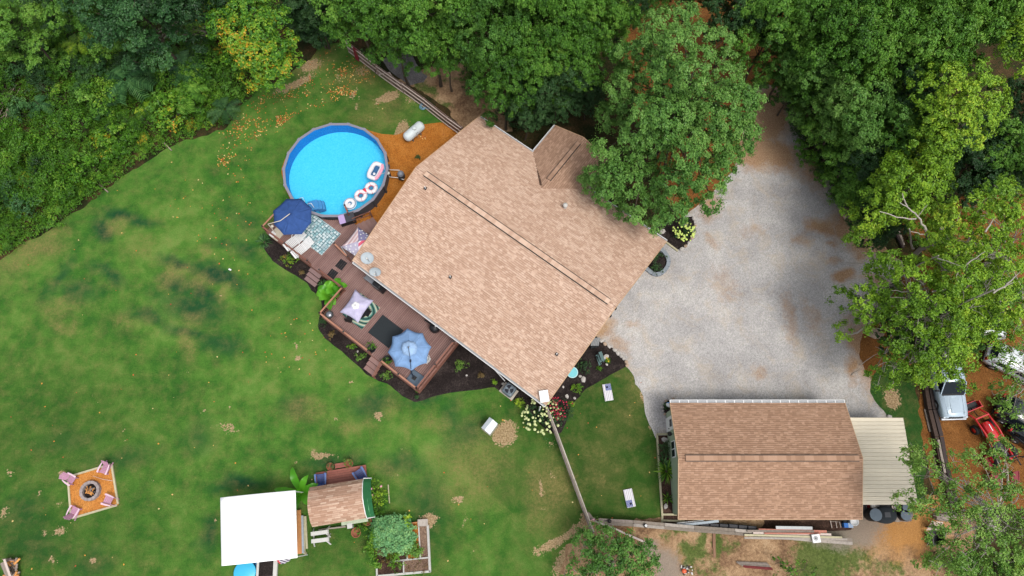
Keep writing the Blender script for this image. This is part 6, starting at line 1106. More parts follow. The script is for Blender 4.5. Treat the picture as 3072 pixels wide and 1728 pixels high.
small = [(acc(935, 820, .05), .5, L_lime, 'yellow-green tufted shrub below the air conditioner'), (acc(395, 430, .05), .36, L_lime, 'round yellow-green shrub left of the air conditioner'), (acc(165, 305, .05), .32, L_brn, 'brownish seedling in the mulch left of the yellow-green shrub'), (t22(1555, 1325, .05), .72, L_thin, 'light green bush in the mulch right of the deck corner'), (t22(990, 1390, .05), .5, L_thin, 'bright green bush below the lower deck steps'), (t22(795, 1245, .05), .5, L_thin, 'pale flowering bush left of the lower deck steps'), (t22(725, 1175, .05), .4, L_yel, 'yellowish bush in the mulch strip along the lower rail'), (t22(580, 1080, .05), .4, L_brn, 'dry purple-brown plant in the mulch strip by the lower rail'), (t22(500, 995, .05), .4, L_dark, 'small dark plant at the left tip of the mulch strip'), (t22(250, 525, .05), .95, L_yel, 'yellow-green bush against the upper deck rail'), (t22(510, 695, .05), .45, L_teal, 'variegated plant beside the middle deck steps'), (t22(348, 612, .05), .22, L_brn, 'tiny plant near the middle deck steps'), (t33(505, 35, .05), .55, L_weed, 'green bush in the mulch at the driveway side of the house'), (t33(455, 35, .05), .3, L_lime, 'small lime plant left of the driveway side bush'), (t33(445, 148, .05), .3, L_lime, 'lime plant at the lawn edge above the rose bush'), (t32(660, 1330, .05), .3, L_weed, 'small green plant below the green bench'), (t32(540, 1310, .05), .7, L_dark, 'dark bush in shade behind the green bench'), (t21(1225, 1190, .05), .3, L_dark, 'small dark shrub in orange mulch at the house wall'), (t22(225, 490, .05), .2, L_brn, 'pale pink plant left of the yellow-green deck bush'), (t22(1220 - 0, 1500, .05), .1, L_weed, 'tiny sprout in the mulch below the deck corner'), (t23(1220, 100, .05), .22, L_dark, 'dark sprout in the tip of the mulch bed below the deck corner'), (t22(1700, 1380, .05), .25, L_brn, 'small brown seedling in the mulch under the eave')]
for i, (p, r, lf, lab) in enumerate(small): bush('shrub' if r > .4 else 'garden_plant', lab, p, r, lf, r * .8, k=10 + i, cat='shrub' if r > .4 else 'plant', n=5 if r < .4 else 8, ls=(.09, .055), csize=.08)
fl = bush('garden_plant', 'small clump of yellow flowers beside the green bench', t32(718, 1272, .05), .22, L_weed, .25, k=40, flowers=(M_fl_yel, 8, .05))
blades('ornamental_grass', 'grey-green spiky grass left of the upper deck rail', t22(70, 385, 0), .75, L_teal, 60, .025, .6, seed=1); blades('daylily', 'arching green daylily clump in the bed beside the garage', t33(1160, 660, .02), .95, L_weed, 90, .03, .8, seed=2); blades('garden_plant', 'star-shaped green plant lower in the garage side bed', t33(1170, 860, .02), .5, L_weed, 22, .03, .4, seed=3); blades('garden_plant', 'dark green arching plant at the garage corner', gcc(510, 430, .02), .6, L_dark, 26, .05, .5, seed=4)
bush('bush', 'rounded dark shrub in the upper garage side bed', t33(1150, 510, .05), .75, L_dark, .8, k=50, cat='bush', n=10); blades('garden_plant', 'feathery green plant under the round stone in the garage side bed', t33(1140, 600, .05), .6, L_teal, 30, .03, .5, seed=5)
def banana(name, label, p, n, L, w, seed, h=1.2):
    rg = random.Random(seed); t = thing(name, label, 'plant', p)
    for i in range(n):
        a = 2 * math.pi * i / n + rg.uniform(-.3, .3); l_ = L * rg.uniform(.7, 1.1); d = Vector((math.cos(a), math.sin(a), 0)); s = Vector((-d.y, d.x, 0)); k = 8; V = []; F_ = []
        for j in range(k + 1):
            f = j / k; q = Vector(p) + d * l_ * (f * .95) + Vector((0, 0, h * (.35 + 1.0 * math.sin(f * 2.2) - .1 * f))); ww = w * math.sin(min(1, .06 + f * .94) * math.pi) ** .6 * (1 + rg.uniform(-.12, .12)); V += [tuple(q - s * ww + Vector((0, 0, ww * .25))), tuple(q), tuple(q + s * ww + Vector((0, 0, ww * .25)))]
        for j in range(k): F_ += [(3 * j, 3 * j + 3, 3 * j + 4, 3 * j + 1), (3 * j + 1, 3 * j + 4, 3 * j + 5, 3 * j + 2)]
        o = newobj('leaf', fastmesh('leaf', V, F_, {'rnd': ('FACE', [rg.uniform(.2, .9)] * len(F_)), 'tint': ('FACE', [rg.uniform(0, 1)] * len(F_))}, True), L_ban, t)
    MB().tube([p, (p[0], p[1], p[2] + h * .5)], [.1, .06], 8).build('stem', MATS.get('banana_stem') or mat('banana_stem', A(120, 150, 70), .7), t)
banana('banana_plant', 'large-leaved banana plant beside the white canopy and playhouse', shc(230, 830, 0), 9, 1.75, .24, 1, 1.1); banana('elephant_ear_plant', 'big lime green leaf clump at the inner corner of the deck', t22(575, 800, .0), 8, 1.25, .34, 4, .9); banana('elephant_ear_plant', 'second lime leaf clump nearer the deck rail', t22(625, 755, .0), 5, .95, .28, 6, 1.0)
def pot(name, label, p, r, m, leaf=None, ph=.35, k=0, pr=None, h=None):
    t = thing(name, label, 'planter', p); pr = pr or r * .6; MB().lathe([(pr * .7, 0), (pr, ph), (pr * 1.08, ph), (pr * 1.08, ph + .03), (pr * .9, ph + .03), (pr * .88, ph - .05), (.001, ph - .05)], p, 18).build('pot', m, t)
    if leaf:
        rg = random.Random(k + 3); lb = [(p[0] + r * .45 * math.cos(a), p[1] + r * .45 * math.sin(a), p[2] + ph + (h or r) * rg.uniform(.2, .6), r * rg.uniform(.42, .6)) for a in [rg.uniform(0, 6.28) for _ in range(6)]]
        newobj('plant', leafmesh('foliage', lb, dens=40, ls=(.09, .05), seed=k, cl=60, csize=.08), leaf, t)
pot('flower_pot', 'round potted shrub left of the lower deck steps on the deck', t22(880, 1190, DZ), .5, M_bl, L_weed, k=1); pot('flower_pot', 'round potted shrub right of the lower deck steps under the umbrella edge', t22(998, 1272, DZ), .5, M_bl, L_weed, k=2)
M_tq = mat('turquoise_glaze', A(120, 196, 206), .4, var=.06)
tp = thing('turquoise_bowl', 'turquoise round bath on a pedestal at the house corner', 'bird bath', t32(455, 1362, 0)); c = t32(455, 1362, .75); MB().lathe([(.2, -.75), (.08, -.6), (.07, -.15), (.3, -.06), (.42, .04), (.42, .07), (.38, .07), (.3, -.01), (.001, -.03)], c, 24).build('bowl', mat('white_rim', A(190, 222, 226), .4), tp); MB().lathe([(.38, .055), (.001, .055)], c, 24).build('water', M_tq, tp)

# ================================================================== STONES
def stone_mesh(k):
    rg = random.Random(k); b = MB(); b.lathe([(.35, 0), (.5, .25), (.42, .55), (.001, .68)], (0, 0, 0), 7, smooth=False); me = b.mesh('stone')
    for v in me.vertices: v.co += Vector((rg.uniform(-.09, .09), rg.uniform(-.09, .09), rg.uniform(-.05, .05)))
    return me
STN = [stone_mesh(k) for k in range(5)]; M_stone = mat('pale_stone', A(190, 184, 178), .9, var=.2, scale=8, bump=.6); M_stone2 = mat('tan_stone', A(178, 156, 136), .9, var=.2, scale=8, bump=.6); M_block = mat('grey_block', A(142, 150, 158), .9, var=.12, scale=8, bump=.5)
def stones(name, label, path, s=(.25, .42), seed=0, gap=.02, ms=(M_stone, M_stone, M_stone2), cat='stone edging'):
    rg = random.Random(seed); t = thing(name, label, cat, path[0]); 
    for a, b_ in zip(path[:-1], path[1:]):
        a = Vector(a); b_ = Vector(b_); L = (b_ - a).length; x = 0; an = ang(a, b_)
        while x < L - .1:
            w = rg.uniform(*s); p = a + (b_ - a) * ((x + w / 2) / L); newobj('stone', STN[rg.randrange(5)], rg.choice(ms), t, Matrix.Translation((p.x, p.y, .0)) @ Matrix.Rotation(an + rg.uniform(-.2, .2), 4, 'Z') @ Matrix.Diagonal((w, rg.uniform(.2, .3), rg.uniform(.2, .34), 1))); x += w + gap
    return t
stones('stone_edging', 'row of pale stones along the mulch bed by the bench', [bnc(*p) for p in [(310, 50), (400, 100), (500, 190), (620, 260), (800, 380), (900, 460), (1000, 570), (1110, 640), (1180, 740), (1270, 830), (1250, 900)]], seed=1)
stones('stone_edging', 'row of rough stones round the hydrangea bed by the drive', [hbc(*p) for p in [(930, 140), (990, 210), (1000, 310), (985, 430), (950, 550), (900, 650), (830, 730), (740, 800), (650, 850)]], seed=2)
stones('stone_edging', 'ring of pinkish blocks round the bed at the garage corner', [gcc(*p) for p in [(420, 595), (350, 510), (325, 420), (340, 310), (390, 230), (480, 175), (580, 150), (690, 175), (760, 225)]], s=(.16, .24), seed=3, ms=(M_stone2, M_stone))
bl = thing('block_edging', 'curved ring of grey concrete blocks round the mulch bed at the house corner', 'stone edging', hbc(440, 1050, 0)); BP = [hbc(*p) for p in [(280, 830), (340, 860), (390, 930), (430, 1000), (448, 1090), (425, 1180), (370, 1260), (290, 1325), (200, 1350), (110, 1325), (30, 1260), (-40, 1200)]]
me = bevel(newobj('block', MB().box((0, 0, .12), (.36, .3, .24)).mesh('block'), M_block, bl, Matrix.Translation((0, 0, -5))), .03).data; bpy.data.objects.remove(bl.children[0])
dist = 0
for a, b_ in zip(BP[:-1], BP[1:]):
    L = (b_ - a).length; n = max(1, round(L / .37))
    for i in range(n): p = a + (b_ - a) * ((i + .5) / n); newobj('block', me, M_block, bl, Matrix.Translation((p.x, p.y, rnd.uniform(-.01, .01))) @ Matrix.Rotation(ang(a, b_), 4, 'Z') @ Matrix.Diagonal((L / n / .37, 1, 1, 1)))
for i, (p, s, lab) in enumerate([(t33(1150, 422, .02), .5, 'white round stone at the top of the garage side bed'), (t33(1160, 922, .02), .42, 'white stone at the bottom of the garage side bed'), (t33(415, 95, .02), .38, 'white stone in the mulch right of the roof corner panel'), (t33(472, 108, .02), .25, 'small grey stone beside the white stone by the roof corner'), (t32(708, 1247, .02), .55, 'white stone beside the green bench'), (t32(537, 1415, .02), .5, 'cream stone in the mulch near the lawn edge'), (t32(515, 1393, .02), .28, 'grey stone just above the cream stone'), (t32(1132, 305, .02), .6, 'white stone at the upper left of the hydrangea bed'), (hbc(795, 310, .02), .5, 'tan stone above the yellow-green hydrangea'), (t43(915, 248, .02), .4, 'pale stone at the top corner of the carport'), (acc(590, 470, .02), .25, 'white stone left of the air conditioner pad'), (acc(1775, 535, .02), .22, 'tiny white stone in the driveway side mulch'), (bnc(620, 870, .02), .25, 'small grey stone below the yellow flowers'), (t22(1590, 1385, .02), .2, 'tiny pale stone in the mulch below the light green bush'), (t22(768, 1205, .02), .2, 'tiny cream stone near the pale flowering bush'), (t22(965, 1380, .02), .2, 'tiny white stone left of the bright green bush'), (t42(600, 1080, .0), .0, '')]):
    if s: o = newobj('rock', STN[i % 5], M_stone, None, Matrix.Translation(p) @ Matrix.Rotation(i, 4, 'Z') @ Matrix.Diagonal((s, s * .75, s * .7, 1))); tag(o, lab, 'rock')
for i, (p, s, lab) in enumerate([(t42(800, 1075, .0), 1.3, 'flat grey boulder under the lime tree beside the drive'), (t41(290, 960, 0), 1.2, 'grey boulder at the bank on the right of the drive'), (t42(595, 175, 0), 1.1, 'tan boulder at the drive edge by the round dark tree'), (t42(665, 262, 0), .7, 'small pale rock on the rust coloured bank'), (t41(350, 840, 0), .7, 'grey rock in the woods edge above the bank boulder')]):
    o = newobj('boulder', STN[i % 5], M_stone2, None, Matrix.Translation(p) @ Matrix.Rotation(i * 2, 4, 'Z') @ Matrix.Diagonal((s, s * .6, s * .5, 1))); tag(o, lab, 'rock')
# timber borders
M_tim = mat('pale_timber', A(190, 182, 150), .8, var=.15); M_old = mat('grey_timber', A(148, 136, 126), .85, var=.25, grain=(1, 1, 1)); M_drk = mat('dark_timber', A(58, 48, 46), .85, var=.3)
tbd = thing('timber_border', 'pale timber border round the garage side bed', 'garden border', t33(1100, 700, 0)); b = [t33(1092, 380, 0), t33(1132, 1000, 0), t33(1130, 1055, 0), t33(1240, 985, 0), t33(1180, 380, 0)]
for p, q in ((b[0], b[1]), (b[1], b[2]), (t33(1138, 985, 0), b[3]), (b[0], b[4]), (t33(1135, 1030, 0), t33(1300, 1035, 0))): MB().beam(p + Vector((0, 0, .08)), q + Vector((0, 0, .08)), .13, .15).build('border_plank', M_tim, tbd)
tb2 = thing('timber_border', 'tan timber border between hydrangea bed and gravel at the house corner', 'garden border', hbc(500, 750, 0)); MB().beam(hbc(390, 660, .08), hbc(645, 850, .08), .13, .16).build('border_plank', M_tim, tb2)

# ================================================================== FENCES
M_fw = mat('brown_fence_wood', A(150, 126, 116), .85, var=.2); M_fl = mat('pale_fence_rail', A(212, 194, 184), .8, var=.12)
def fence(name, label, pts, h, post_m, rails, slat_m, sp=2.4, pick=0.0, pw=.11, side=1, group=None, rw=.05, rh=.09):
    t = thing(name, label, 'fence', pts[0], 0, group); first = True; mp_ = MB().box((0, 0, h / 2), (.11, .11, h + .05)).mesh('post'); mk = MB().box((0, 0, h / 2), (pw, .018, h - .06)).mesh('picket')
    for a, b_ in zip(pts[:-1], pts[1:]):
        a = Vector(a); b_ = Vector(b_); L = (b_ - a).length; an = ang(a, b_); n = max(1, round(L / sp)); nrm = Vector((-math.sin(an), math.cos(an), 0)) * side
        for i in range(n + 1):
            if i == 0 and not first: continue
            newobj('post', mp_, post_m, t, Matrix.Translation(a + (b_ - a) * (i / n)) @ Matrix.Rotation(an, 4, 'Z'))
        first = False
        for z_, m_ in rails: MB().beam(a - nrm * .07 + Vector((0, 0, z_)), b_ - nrm * .07 + Vector((0, 0, z_)), rw, rh).build('rail', m_, t)
        if pick:
            k = int(L / pick)
            for i in range(k): newobj('picket', mk, slat_m, t, Matrix.Translation(a + (b_ - a) * ((i + .5) / k) + nrm * .07) @ Matrix.Rotation(an + rnd.uniform(-.02, .02), 4, 'Z'))
    return t
fg = [fnc(190, 230, 0), fnc(600, 545, 0)]; f1_ = [fnc(985, 820, 0), fnc(1290, 1040, 0), fnc(1620, 1300, 0), fnc(1830, 1450, 0)]
fence('wooden_fence', 'brown picket fence with pale rails between gate and house', f1_, 1.55, M_fw, [(1.45, M_fl), (.85, M_fl), (.2, M_fl)], M_fw, 2.0, .16, .12)
fence('wooden_fence', 'upper end of the brown picket fence by the red leaning sled', fg, 1.55, M_fw, [(1.45, M_fl), (.85, M_fl), (.2, M_fl)], M_fw, 2.2, .16, .12)
gt_ = fence('wooden_gate', 'double wooden gate with diagonal braces in the picket fence', [fnc(620, 560, 0), fnc(800, 690, 0), fnc(970, 810, 0)], 1.4, M_fw, [(1.35, M_fl), (.8, M_fl), (.15, M_fl)], M_fw, 4, .16, .12); gt_['category'] = 'gate'
for (p, q) in (((fnc(610, 545, .15)), (fnc(770, 520, 1.35))), (fnc(975, 800, .15), fnc(770, 530, 1.35))): MB().beam(p, q, .05, .09).build('brace', M_fl, gt_)
rs_ = thing('red_sled', 'dark red plastic sled leaning on the fence end', 'sled', fnc(290, 300, 0)); bevel(MB().beam(fnc(300, 345, .05), fnc(262, 168, 1.62), .46, .07, up=(.6, .8, .3)).build('sled_body', mat('dark_red_plastic', A(130, 34, 54), .45, var=.12), rs_), .05)
gp = thing('potted_vine', 'small green vine pot on the fence beside the red sled', 'plant', fnc(350, 240, 0)); newobj('foliage', leafmesh('foliage', [(*fnc(350, 215, 1.4)[:2], 1.4, .32)], dens=40, ls=(.1, .06), cl=60, csize=.1), L_teal, gp)
hz = thing('hose_coil', 'coiled pale blue hose hanging at the fence', 'hose', fnc(1255, 1025, 0)); b = MB(); c = fnc(1255, 1020, .12)
for k in range(5): r_ = .2 + .04 * (k % 3); b.tube([c + Vector((r_ * math.cos(a) + .04 * math.cos(k * 2), r_ * math.sin(a) + .04 * math.sin(k * 2), .04 + k * .035)) for a in np.linspace(0, 6.28, 22)], .022, 6)
b.tube([c + Vector((.2, .05, .15)), fnc(1300, 1035, .3), fnc(1340, 1045, .6)], .022, 6); b.build('hose', mat('pale_blue_hose', A(130, 172, 196), .45, var=.1), hz)
# propane tank
M_tank = mat('pale_tank_paint', A(210, 220, 222), .45, var=.06, scale=3); a = ptc(700, 1230, .75); b_ = ptc(1120, 870, .75); d = (b_ - a).normalized(); L = (b_ - a).length; r_ = .42
pt = thing('propane_tank', 'long white propane tank on the edge of the orange mulch', 'gas tank', ((a + b_) / 2).xyz * 1.0 - Vector((0, 0, .75))); prof = [(.001, -r_ * .75)] + [(r_ * math.cos(t_), r_ * .75 * math.sin(t_)) for t_ in np.linspace(-1.4, 0, 6)] + [(r_, L * .33), (r_ * 1.005, L * .33 + .01), (r_, L * .33 + .02), (r_, L * .67), (r_ * 1.005, L * .67 + .01), (r_, L * .67 + .02)] + [(r_ * math.cos(t_), L + r_ * .75 * math.sin(t_)) for t_ in np.linspace(0, 1.4, 6)] + [(.001, L + r_ * .75)]
MB().lathe(prof, a, 28, d).build('tank', M_tank, pt); MB().lathe([(.17, 0), (.18, .14), (.14, .2), (.001, .22)], ptc(925, 960, 1.14), 18).build('dome', M_tank, pt)
for f in (.2, .8): MB().box(a + (b_ - a) * f - Vector((0, 0, .55)), (.12, .6, .4), rz=ang(a, b_)).build('saddle', M_grey, pt)
MB().tube([ptc(1000, 1110, 1.15), ptc(1060, 1080, 1.1)], .02, 6).build('valve', M_grey, pt); MB().tube([ptc(1000, 1120, 1.1), ptc(1035, 1200, .5), ptc(1050, 1270, 0)], .015, 6).build('gas_line', M_offw, pt)
# rail fence from the roof corner to the corner post
FP = [t33(255, 190, 0), t33(325, 365, 0), t33(365, 475, 0), t33(455, 720, 0), t33(545, 965, 0), t33(600, 1115, 0)]
fence('rail_fence', 'weathered grey rail fence curving from the house corner down the lawn', FP, 1.2, M_old, [(1.15, M_old), (.75, M_old), (.35, M_old)], M_old, 2.2, 0, rw=.1, rh=.05)
wf = thing('wire_mesh', 'pale boards laid along the top of the rail fence', 'fence', FP[0])
for a, b_ in zip(FP[:-1], FP[1:]):
    d = (b_ - a).normalized(); s = Vector((-d.y, d.x, 0))
    MB().beam(a + Vector((0, 0, 1.235)) + s * .035, b_ + Vector((0, 0, 1.235)) + s * .035, .075, .025).build('cap_board', mat('light_cap_board', A(176, 166, 156), .8, var=.2), wf); MB().beam(a + Vector((0, 0, 1.232)) - s * .055, b_ + Vector((0, 0, 1.232)) - s * .055, .07, .025).build('cap_board', mat('cap_board_grey', A(140, 128, 116), .8, var=.2), wf)
# retaining board fence along the bottom
WP = [t33(640, 1035, 0), t33(900, 1050, 0), t33(1130, 1070, 0), t33(1350, 1090, 0), t33(1650, 1112, 0), t33(1900, 1135, 0), t33(2080, 1150, 0), t33(2330, 1170, 0), t33(2520, 1185, 0)]
bf_ = thing('board_fence', 'long weathered board wall below the garage', 'fence', WP[0])
for i, (a, b_) in enumerate(zip(WP[:-1], WP[1:])):
    d = (b_ - a).normalized(); s = Vector((-d.y, d.x, 0)); k = max(1, round((b_ - a).length / 2.4))
    for z_ in (.2, .5, .8): MB().beam(a + Vector((0, 0, z_)), b_ + Vector((0, 0, z_)), .06, .27).build('board', M_old, bf_)
    for j in range(k):
        p, q = a + (b_ - a) * (j / k), a + (b_ - a) * ((j + 1) / k)
        for o_, w_ in ((-.12, .19), (.1, .2)): MB().beam(p + s * o_ + d * .01 + Vector((0, 0, .96 + rnd.uniform(0, .015))), q + s * o_ - d * .01 + Vector((0, 0, .96 + rnd.uniform(0, .015))), w_, .04).build('cap_plank', [M_old, MATS['cap_board_grey'], MATS['light_cap_board']][rnd.randrange(3)], bf_)
        MB().box((p.x, p.y, .48), (.14, .14, .96)).build('post', M_drk, bf_)
gp_ = thing('barrier_pole', 'long pale square pole propped from the fence corner into the dry yard', 'pole', gtc(700, 480, 0)); MB().beam(gtc(240, 300, 1.0), gtc(660, 462, .9), .12, .1).build('pole_section', MATS['light_cap_board'], gp_); MB().beam(gtc(668, 466, .88), gtc(1300, 748, .6), .12, .12).build('pole_section', M_fl, gp_); MB().beam(gtc(1300, 760, 0), gtc(1298, 750, .6), .12, .12, up=(1, 0, 0)).build('post', M_old, gp_); MB().beam(gtc(330, 345, 0), gtc(330, 340, .95), .12, .12, up=(1, 0, 0)).build('post', M_old, gp_)
gc_ = thing('garden_gate', 'short grey board gate with a pink cloth at the fence corner', 'gate', gtc(140, 210, 0)); MB().beam(gtc(80, 140, .9), gtc(160, 240, .9), .3, .04).build('gate_board', MATS['cap_board_grey'], gc_); MB().beam(gtc(120, 230, .8), gtc(240, 270, .8), .22, .04).build('gate_board', M_old, gc_); MB().box(gtc(205, 285, .9), (.22, .16, .03), rz=.4).build('cloth', M_pink, gc_); MB().box(gtc(130, 250, .45), (.14, .14, .9)).build('post', M_drk, gc_)
for (x, y, lab, k) in [(545, 300, 'black lantern on the board wall, left one', 0), (1295, 395, 'white faced round lamp on the board wall, right one', 1)]:
    p = gtc(x, y, 1.0); t = thing('fence_lamp', lab, 'lamp', (p.x, p.y, .98)); MB().lathe([(.1, -.02), (.14, .05), (.12, .2), (.04, .26)], p, 12).build('lamp_body', M_dark, t)
    if k: MB().lathe([(.09, .27), (.001, .28)], p, 12).build('lamp_face', M_white, t); MB().box(p + Vector((0, 0, .29)), (.02, .12, .01)).build('lamp_bar', M_dark, t)
    else: MB().beam(p + Vector((-.35, .02, .1)), p, .05, .05).build('arm', M_dark, t)
# timber wall at the vehicle yard
TW = [t43(1180, -10, 0), t43(1215, 200, 0), t43(1265, 400, 0), t43(1300, 600, 0), t43(1350, 800, 0), t43(1385, 930, 0)]
tw_ = thing('timber_retaining_wall', 'dark stacked railway-tie wall along the vehicle yard', 'retaining wall', TW[1])
for a, b_ in zip(TW[:-1], TW[1:]):
    d = (b_ - a).normalized(); s = Vector((-d.y, d.x, 0))
    for j, (o_, z_, m_) in enumerate([(.16, .38, M_drk), (-.16, .32, mat('tie_brown', A(72, 56, 48), .85, var=.3)), (.16, .14, M_drk), (-.16, .1, M_drk)]): MB().beam(a + s * o_ + d * .02 + Vector((0, 0, z_)), b_ + s * o_ - d * .02 + Vector((0, 0, z_)), .27, .23).build('timber', m_, tw_)
for i, (a, b_, lab) in enumerate([(t43(1185, 190, .1), t43(1225, 360, .1), 'short grey plank lying left of the dark timber wall'), (t43(1285, 420, .5), t43(1335, 670, .5), 'long grey plank lying on the timber wall')]): t = thing('plank', lab, 'plank', a); MB().beam(a, b_, .16, .07).build('board', M_old, t)
t = thing('log_edging', 'two old brown timbers leading off the rust bank', 'log', t42(980, 340, .1)); MB().tube([t42(945, 260, .2), t42(1020, 420, .2)], .13, 8).build('log_body', M_drk, t); MB().tube([t42(975, 270, .25), t42(1025, 400, .25)], .1, 8).build('log_body', M_old, t)
t = thing('ground_timber', 'half buried brown timber running down the dry yard', 'plank', bhc(1230, 600, .04)); MB().beam(bhc(1225, 460, .04), bhc(1230, 800, .05), .2, .1).build('board', mat('buried_wood', A(140, 106, 84), .9, var=.15), t); MB().beam(bhc(1232, 800, .02), bhc(1240, 1000, .0), .16, .1).build('board', MATS['buried_wood'], t)
t = thing('wood_stack', 'grey and dark red boards stacked at the bottom edge of the dry yard', 'wood pile', bhc(2000, 1180, .05))
for i in range(7): a = bhc(1740 + i * 30, 1110 + i * 18, .1 + .03 * i); MB().beam(a, bhc(2440 + i * 20, 1140 + i * 22, .1 + .03 * i), .12, .05).build('board', M_old if i < 5 else mat('red_board', A(120, 44, 44), .8, var=.2), t)
t = thing('scrap_pile', 'small heap of broken white pottery with an orange lid', 'scrap', bhc(600, 1300, 0)); rg = random.Random(3)
for i in range(26): p = bhc(480 + rg.random() * 260, 1200 + rg.random() * 180, .05 + rg.random() * .15); MB().box(p, (rg.uniform(.05, .2), rg.uniform(.04, .12), .04), rz=rg.uniform(0, 3), rx=rg.uniform(-.5, .5), ry=rg.uniform(-.5, .5)).build('shard', M_offw if rg.random() < .6 else M_drk, t)
MB().lathe([(.16, 0), (.16, .05), (.05, .09), (.001, .09)], bhc(548, 1310, .2), 14).build('lid', mat('orange_plastic', A(226, 100, 60), .5), t)

# ================================================================== PLAYHOUSE, CANOPY, GARDEN
M_grn = mat('green_paint', A(42, 108, 66), .6, var=.08)
ph_a = ang(shc(510, 370, 0), shc(1655, 185, 0)); pe = Vector((math.cos(ph_a), math.sin(ph_a), 0)); pn = Vector((-pe.y, pe.x, 0))
e0 = shc(375, 705, 2.0); e1 = shc(1600, 512, 2.0); e2 = shc(1695, 1410, 2.0); e3 = t23(425, 1075, 2.0); pw_ = ((e1 - e0).length + (e2 - e3).length) / 2; pd = ((e0 - e3).dot(pn) + (e1 - e2).dot(pn)) / 2; pc0 = e3; ctr = (e0 + e1 + e2 + e3) / 4
ph = thing('playhouse', 'small green playhouse with a gambrel shingle roof next to the white canopy', 'playhouse', (ctr.x, ctr.y, 0), ph_a)
def PHp(x, y, z): return Vector((ctr.x, ctr.y, 0)) + pe * x + pn * y + Vector((0, 0, z))
hw, hd = pw_ / 2, pd / 2; sec = [(-hd, 2.0), (-hd * .78, 2.42), (-hd * .3, 2.78), (0, 2.86), (hd * .3, 2.78), (hd * .78, 2.42), (hd, 2.0)]
for k in range(6):
    (y0_, z0_), (y1_, z1_) = sec[k], sec[k + 1]; a = PHp(-hw, y0_, z0_); b_ = PHp(hw, y0_, z0_); c = PHp(hw, y1_, z1_); d = PHp(-hw, y1_, z1_); roof_slab(ph, [a, b_, c, d], .05, M_felt)
    if k < 3: s = d - a; shingles(ph, a, pe, s, pw_, s.length, M_shC, exp=.15, wid=.38, nparts=40, seed=20 + k, thick=.01)
    else: s = a - d; shingles(ph, c, -pe, s, pw_, s.length, M_shC, exp=.15, wid=.38, nparts=40, seed=20 + k, thick=.01)
xs = hw - .12
b = MB()
for (ya, yb) in ((-hd + .25, -hd + .25), (hd - .25, hd - .25)): b.beam(PHp(-xs, ya, 1.05), PHp(xs, yb, 1.05), .05, 2.1)
b.beam(PHp(-xs, -hd + .25, 1.05), PHp(-xs, hd - .25, 1.05), .05, 2.1); b.beam(PHp(xs, -hd + .25, 1.05), PHp(xs, hd - .25, 1.05), .05, 2.1)
b.build('wall', mat('pale_green_siding', A(150, 176, 150), .7, var=.06), ph)
b = MB()   # bright green hood over the right gable
hs_ = [PHp(hw, y_, z_) for y_, z_ in sec]; ho = [PHp(hw + .42, y_ * .98, z_ - .55 - .25 * (1 - abs(y_) / hd)) for y_, z_ in sec]
b.add(hs_ + ho, [(i, i + 1, i + 8, i + 7) for i in range(6)]); o = b.build('gable_hood', M_grn, ph); md = o.modifiers.new('t', 'SOLIDIFY'); md.thickness = .03
b = MB()
for i in range(6): b.beam((hs_[i] + ho[i]) / 2 + Vector((0, 0, .02)), (hs_[i + 1] + ho[i + 1]) / 2 + Vector((0, 0, .02)), .03, .03)
b.build('seam', mat('light_green_trim', A(130, 200, 150), .6), ph)
MB().beam(ho[0], hs_[0] + Vector((0, 0, .02)), .12, .05).build('trim', M_white, ph); MB().beam(ho[6], hs_[6] + Vector((0, 0, .02)), .12, .05).build('trim', M_white, ph)
for i in range(6): MB().beam(hs_[i] + Vector((0, 0, .03)), hs_[i + 1] + Vector((0, 0, .03)), .05, .04).build('trim', M_white, ph)
MB().beam(PHp(-hw * .1, -hd - .06, .75), PHp(hw * .9, -hd - .06, .8), .3, .04).build('shelf', mat('pale_shelf', A(176, 186, 160), .7), ph); MB().box(PHp(hw * .2, -hd - .3, .55), (.34, .34, .5), rz=ph_a).build('window_box', M_offw, ph)
MB().beam(PHp(-hw - .05, -hd - .22, .2), PHp(0, -hd - .3, .2), .09, .3).build('foundation', M_old, ph)
# playhouse deck
pdk = thing('small_deck', 'small red-brown plank porch in front of the playhouse', 'deck', shc(1100, 400, 0)); M_rdk = m_wood('red_deck', A(120, 66, 54), A(158, 94, 80), A(178, 116, 100), .6, (14, 1, 14))
da, db, dc_ = shc(510, 365, .35), shc(1655, 185, .35), shc(1690, 700, .35); dl = (db - da).length; dd = (db - da).normalized(); dn = Vector((dd.y, -dd.x, 0)); nbd = 9
for i in range(nbd): c = da + dd * dl / 2 + dn * (.08 + i * .162); MB().box(Vector((c.x, c.y, .335)), (dl, .145, .03), rz=ph_a).build('deck_board', M_rdk, pdk)
MB().box(Vector(((da + db) / 2).xyz) + dn * .7 - Vector((0, 0, .2)), (dl - .05, 1.4, .26), rz=ph_a).build('joist_frame', M_rail, pdk)
s0 = shc(950, 190, .2); s1 = shc(1190, 165, .2)
for i in range(2): MB().box(Vector(((s0 + s1) / 2)[:2] + ((.19),)) - dn * (.02 - .17 * i), ((s1 - s0).length, .16, .03), rz=ph_a).build('step_board', M_rdk, pdk)
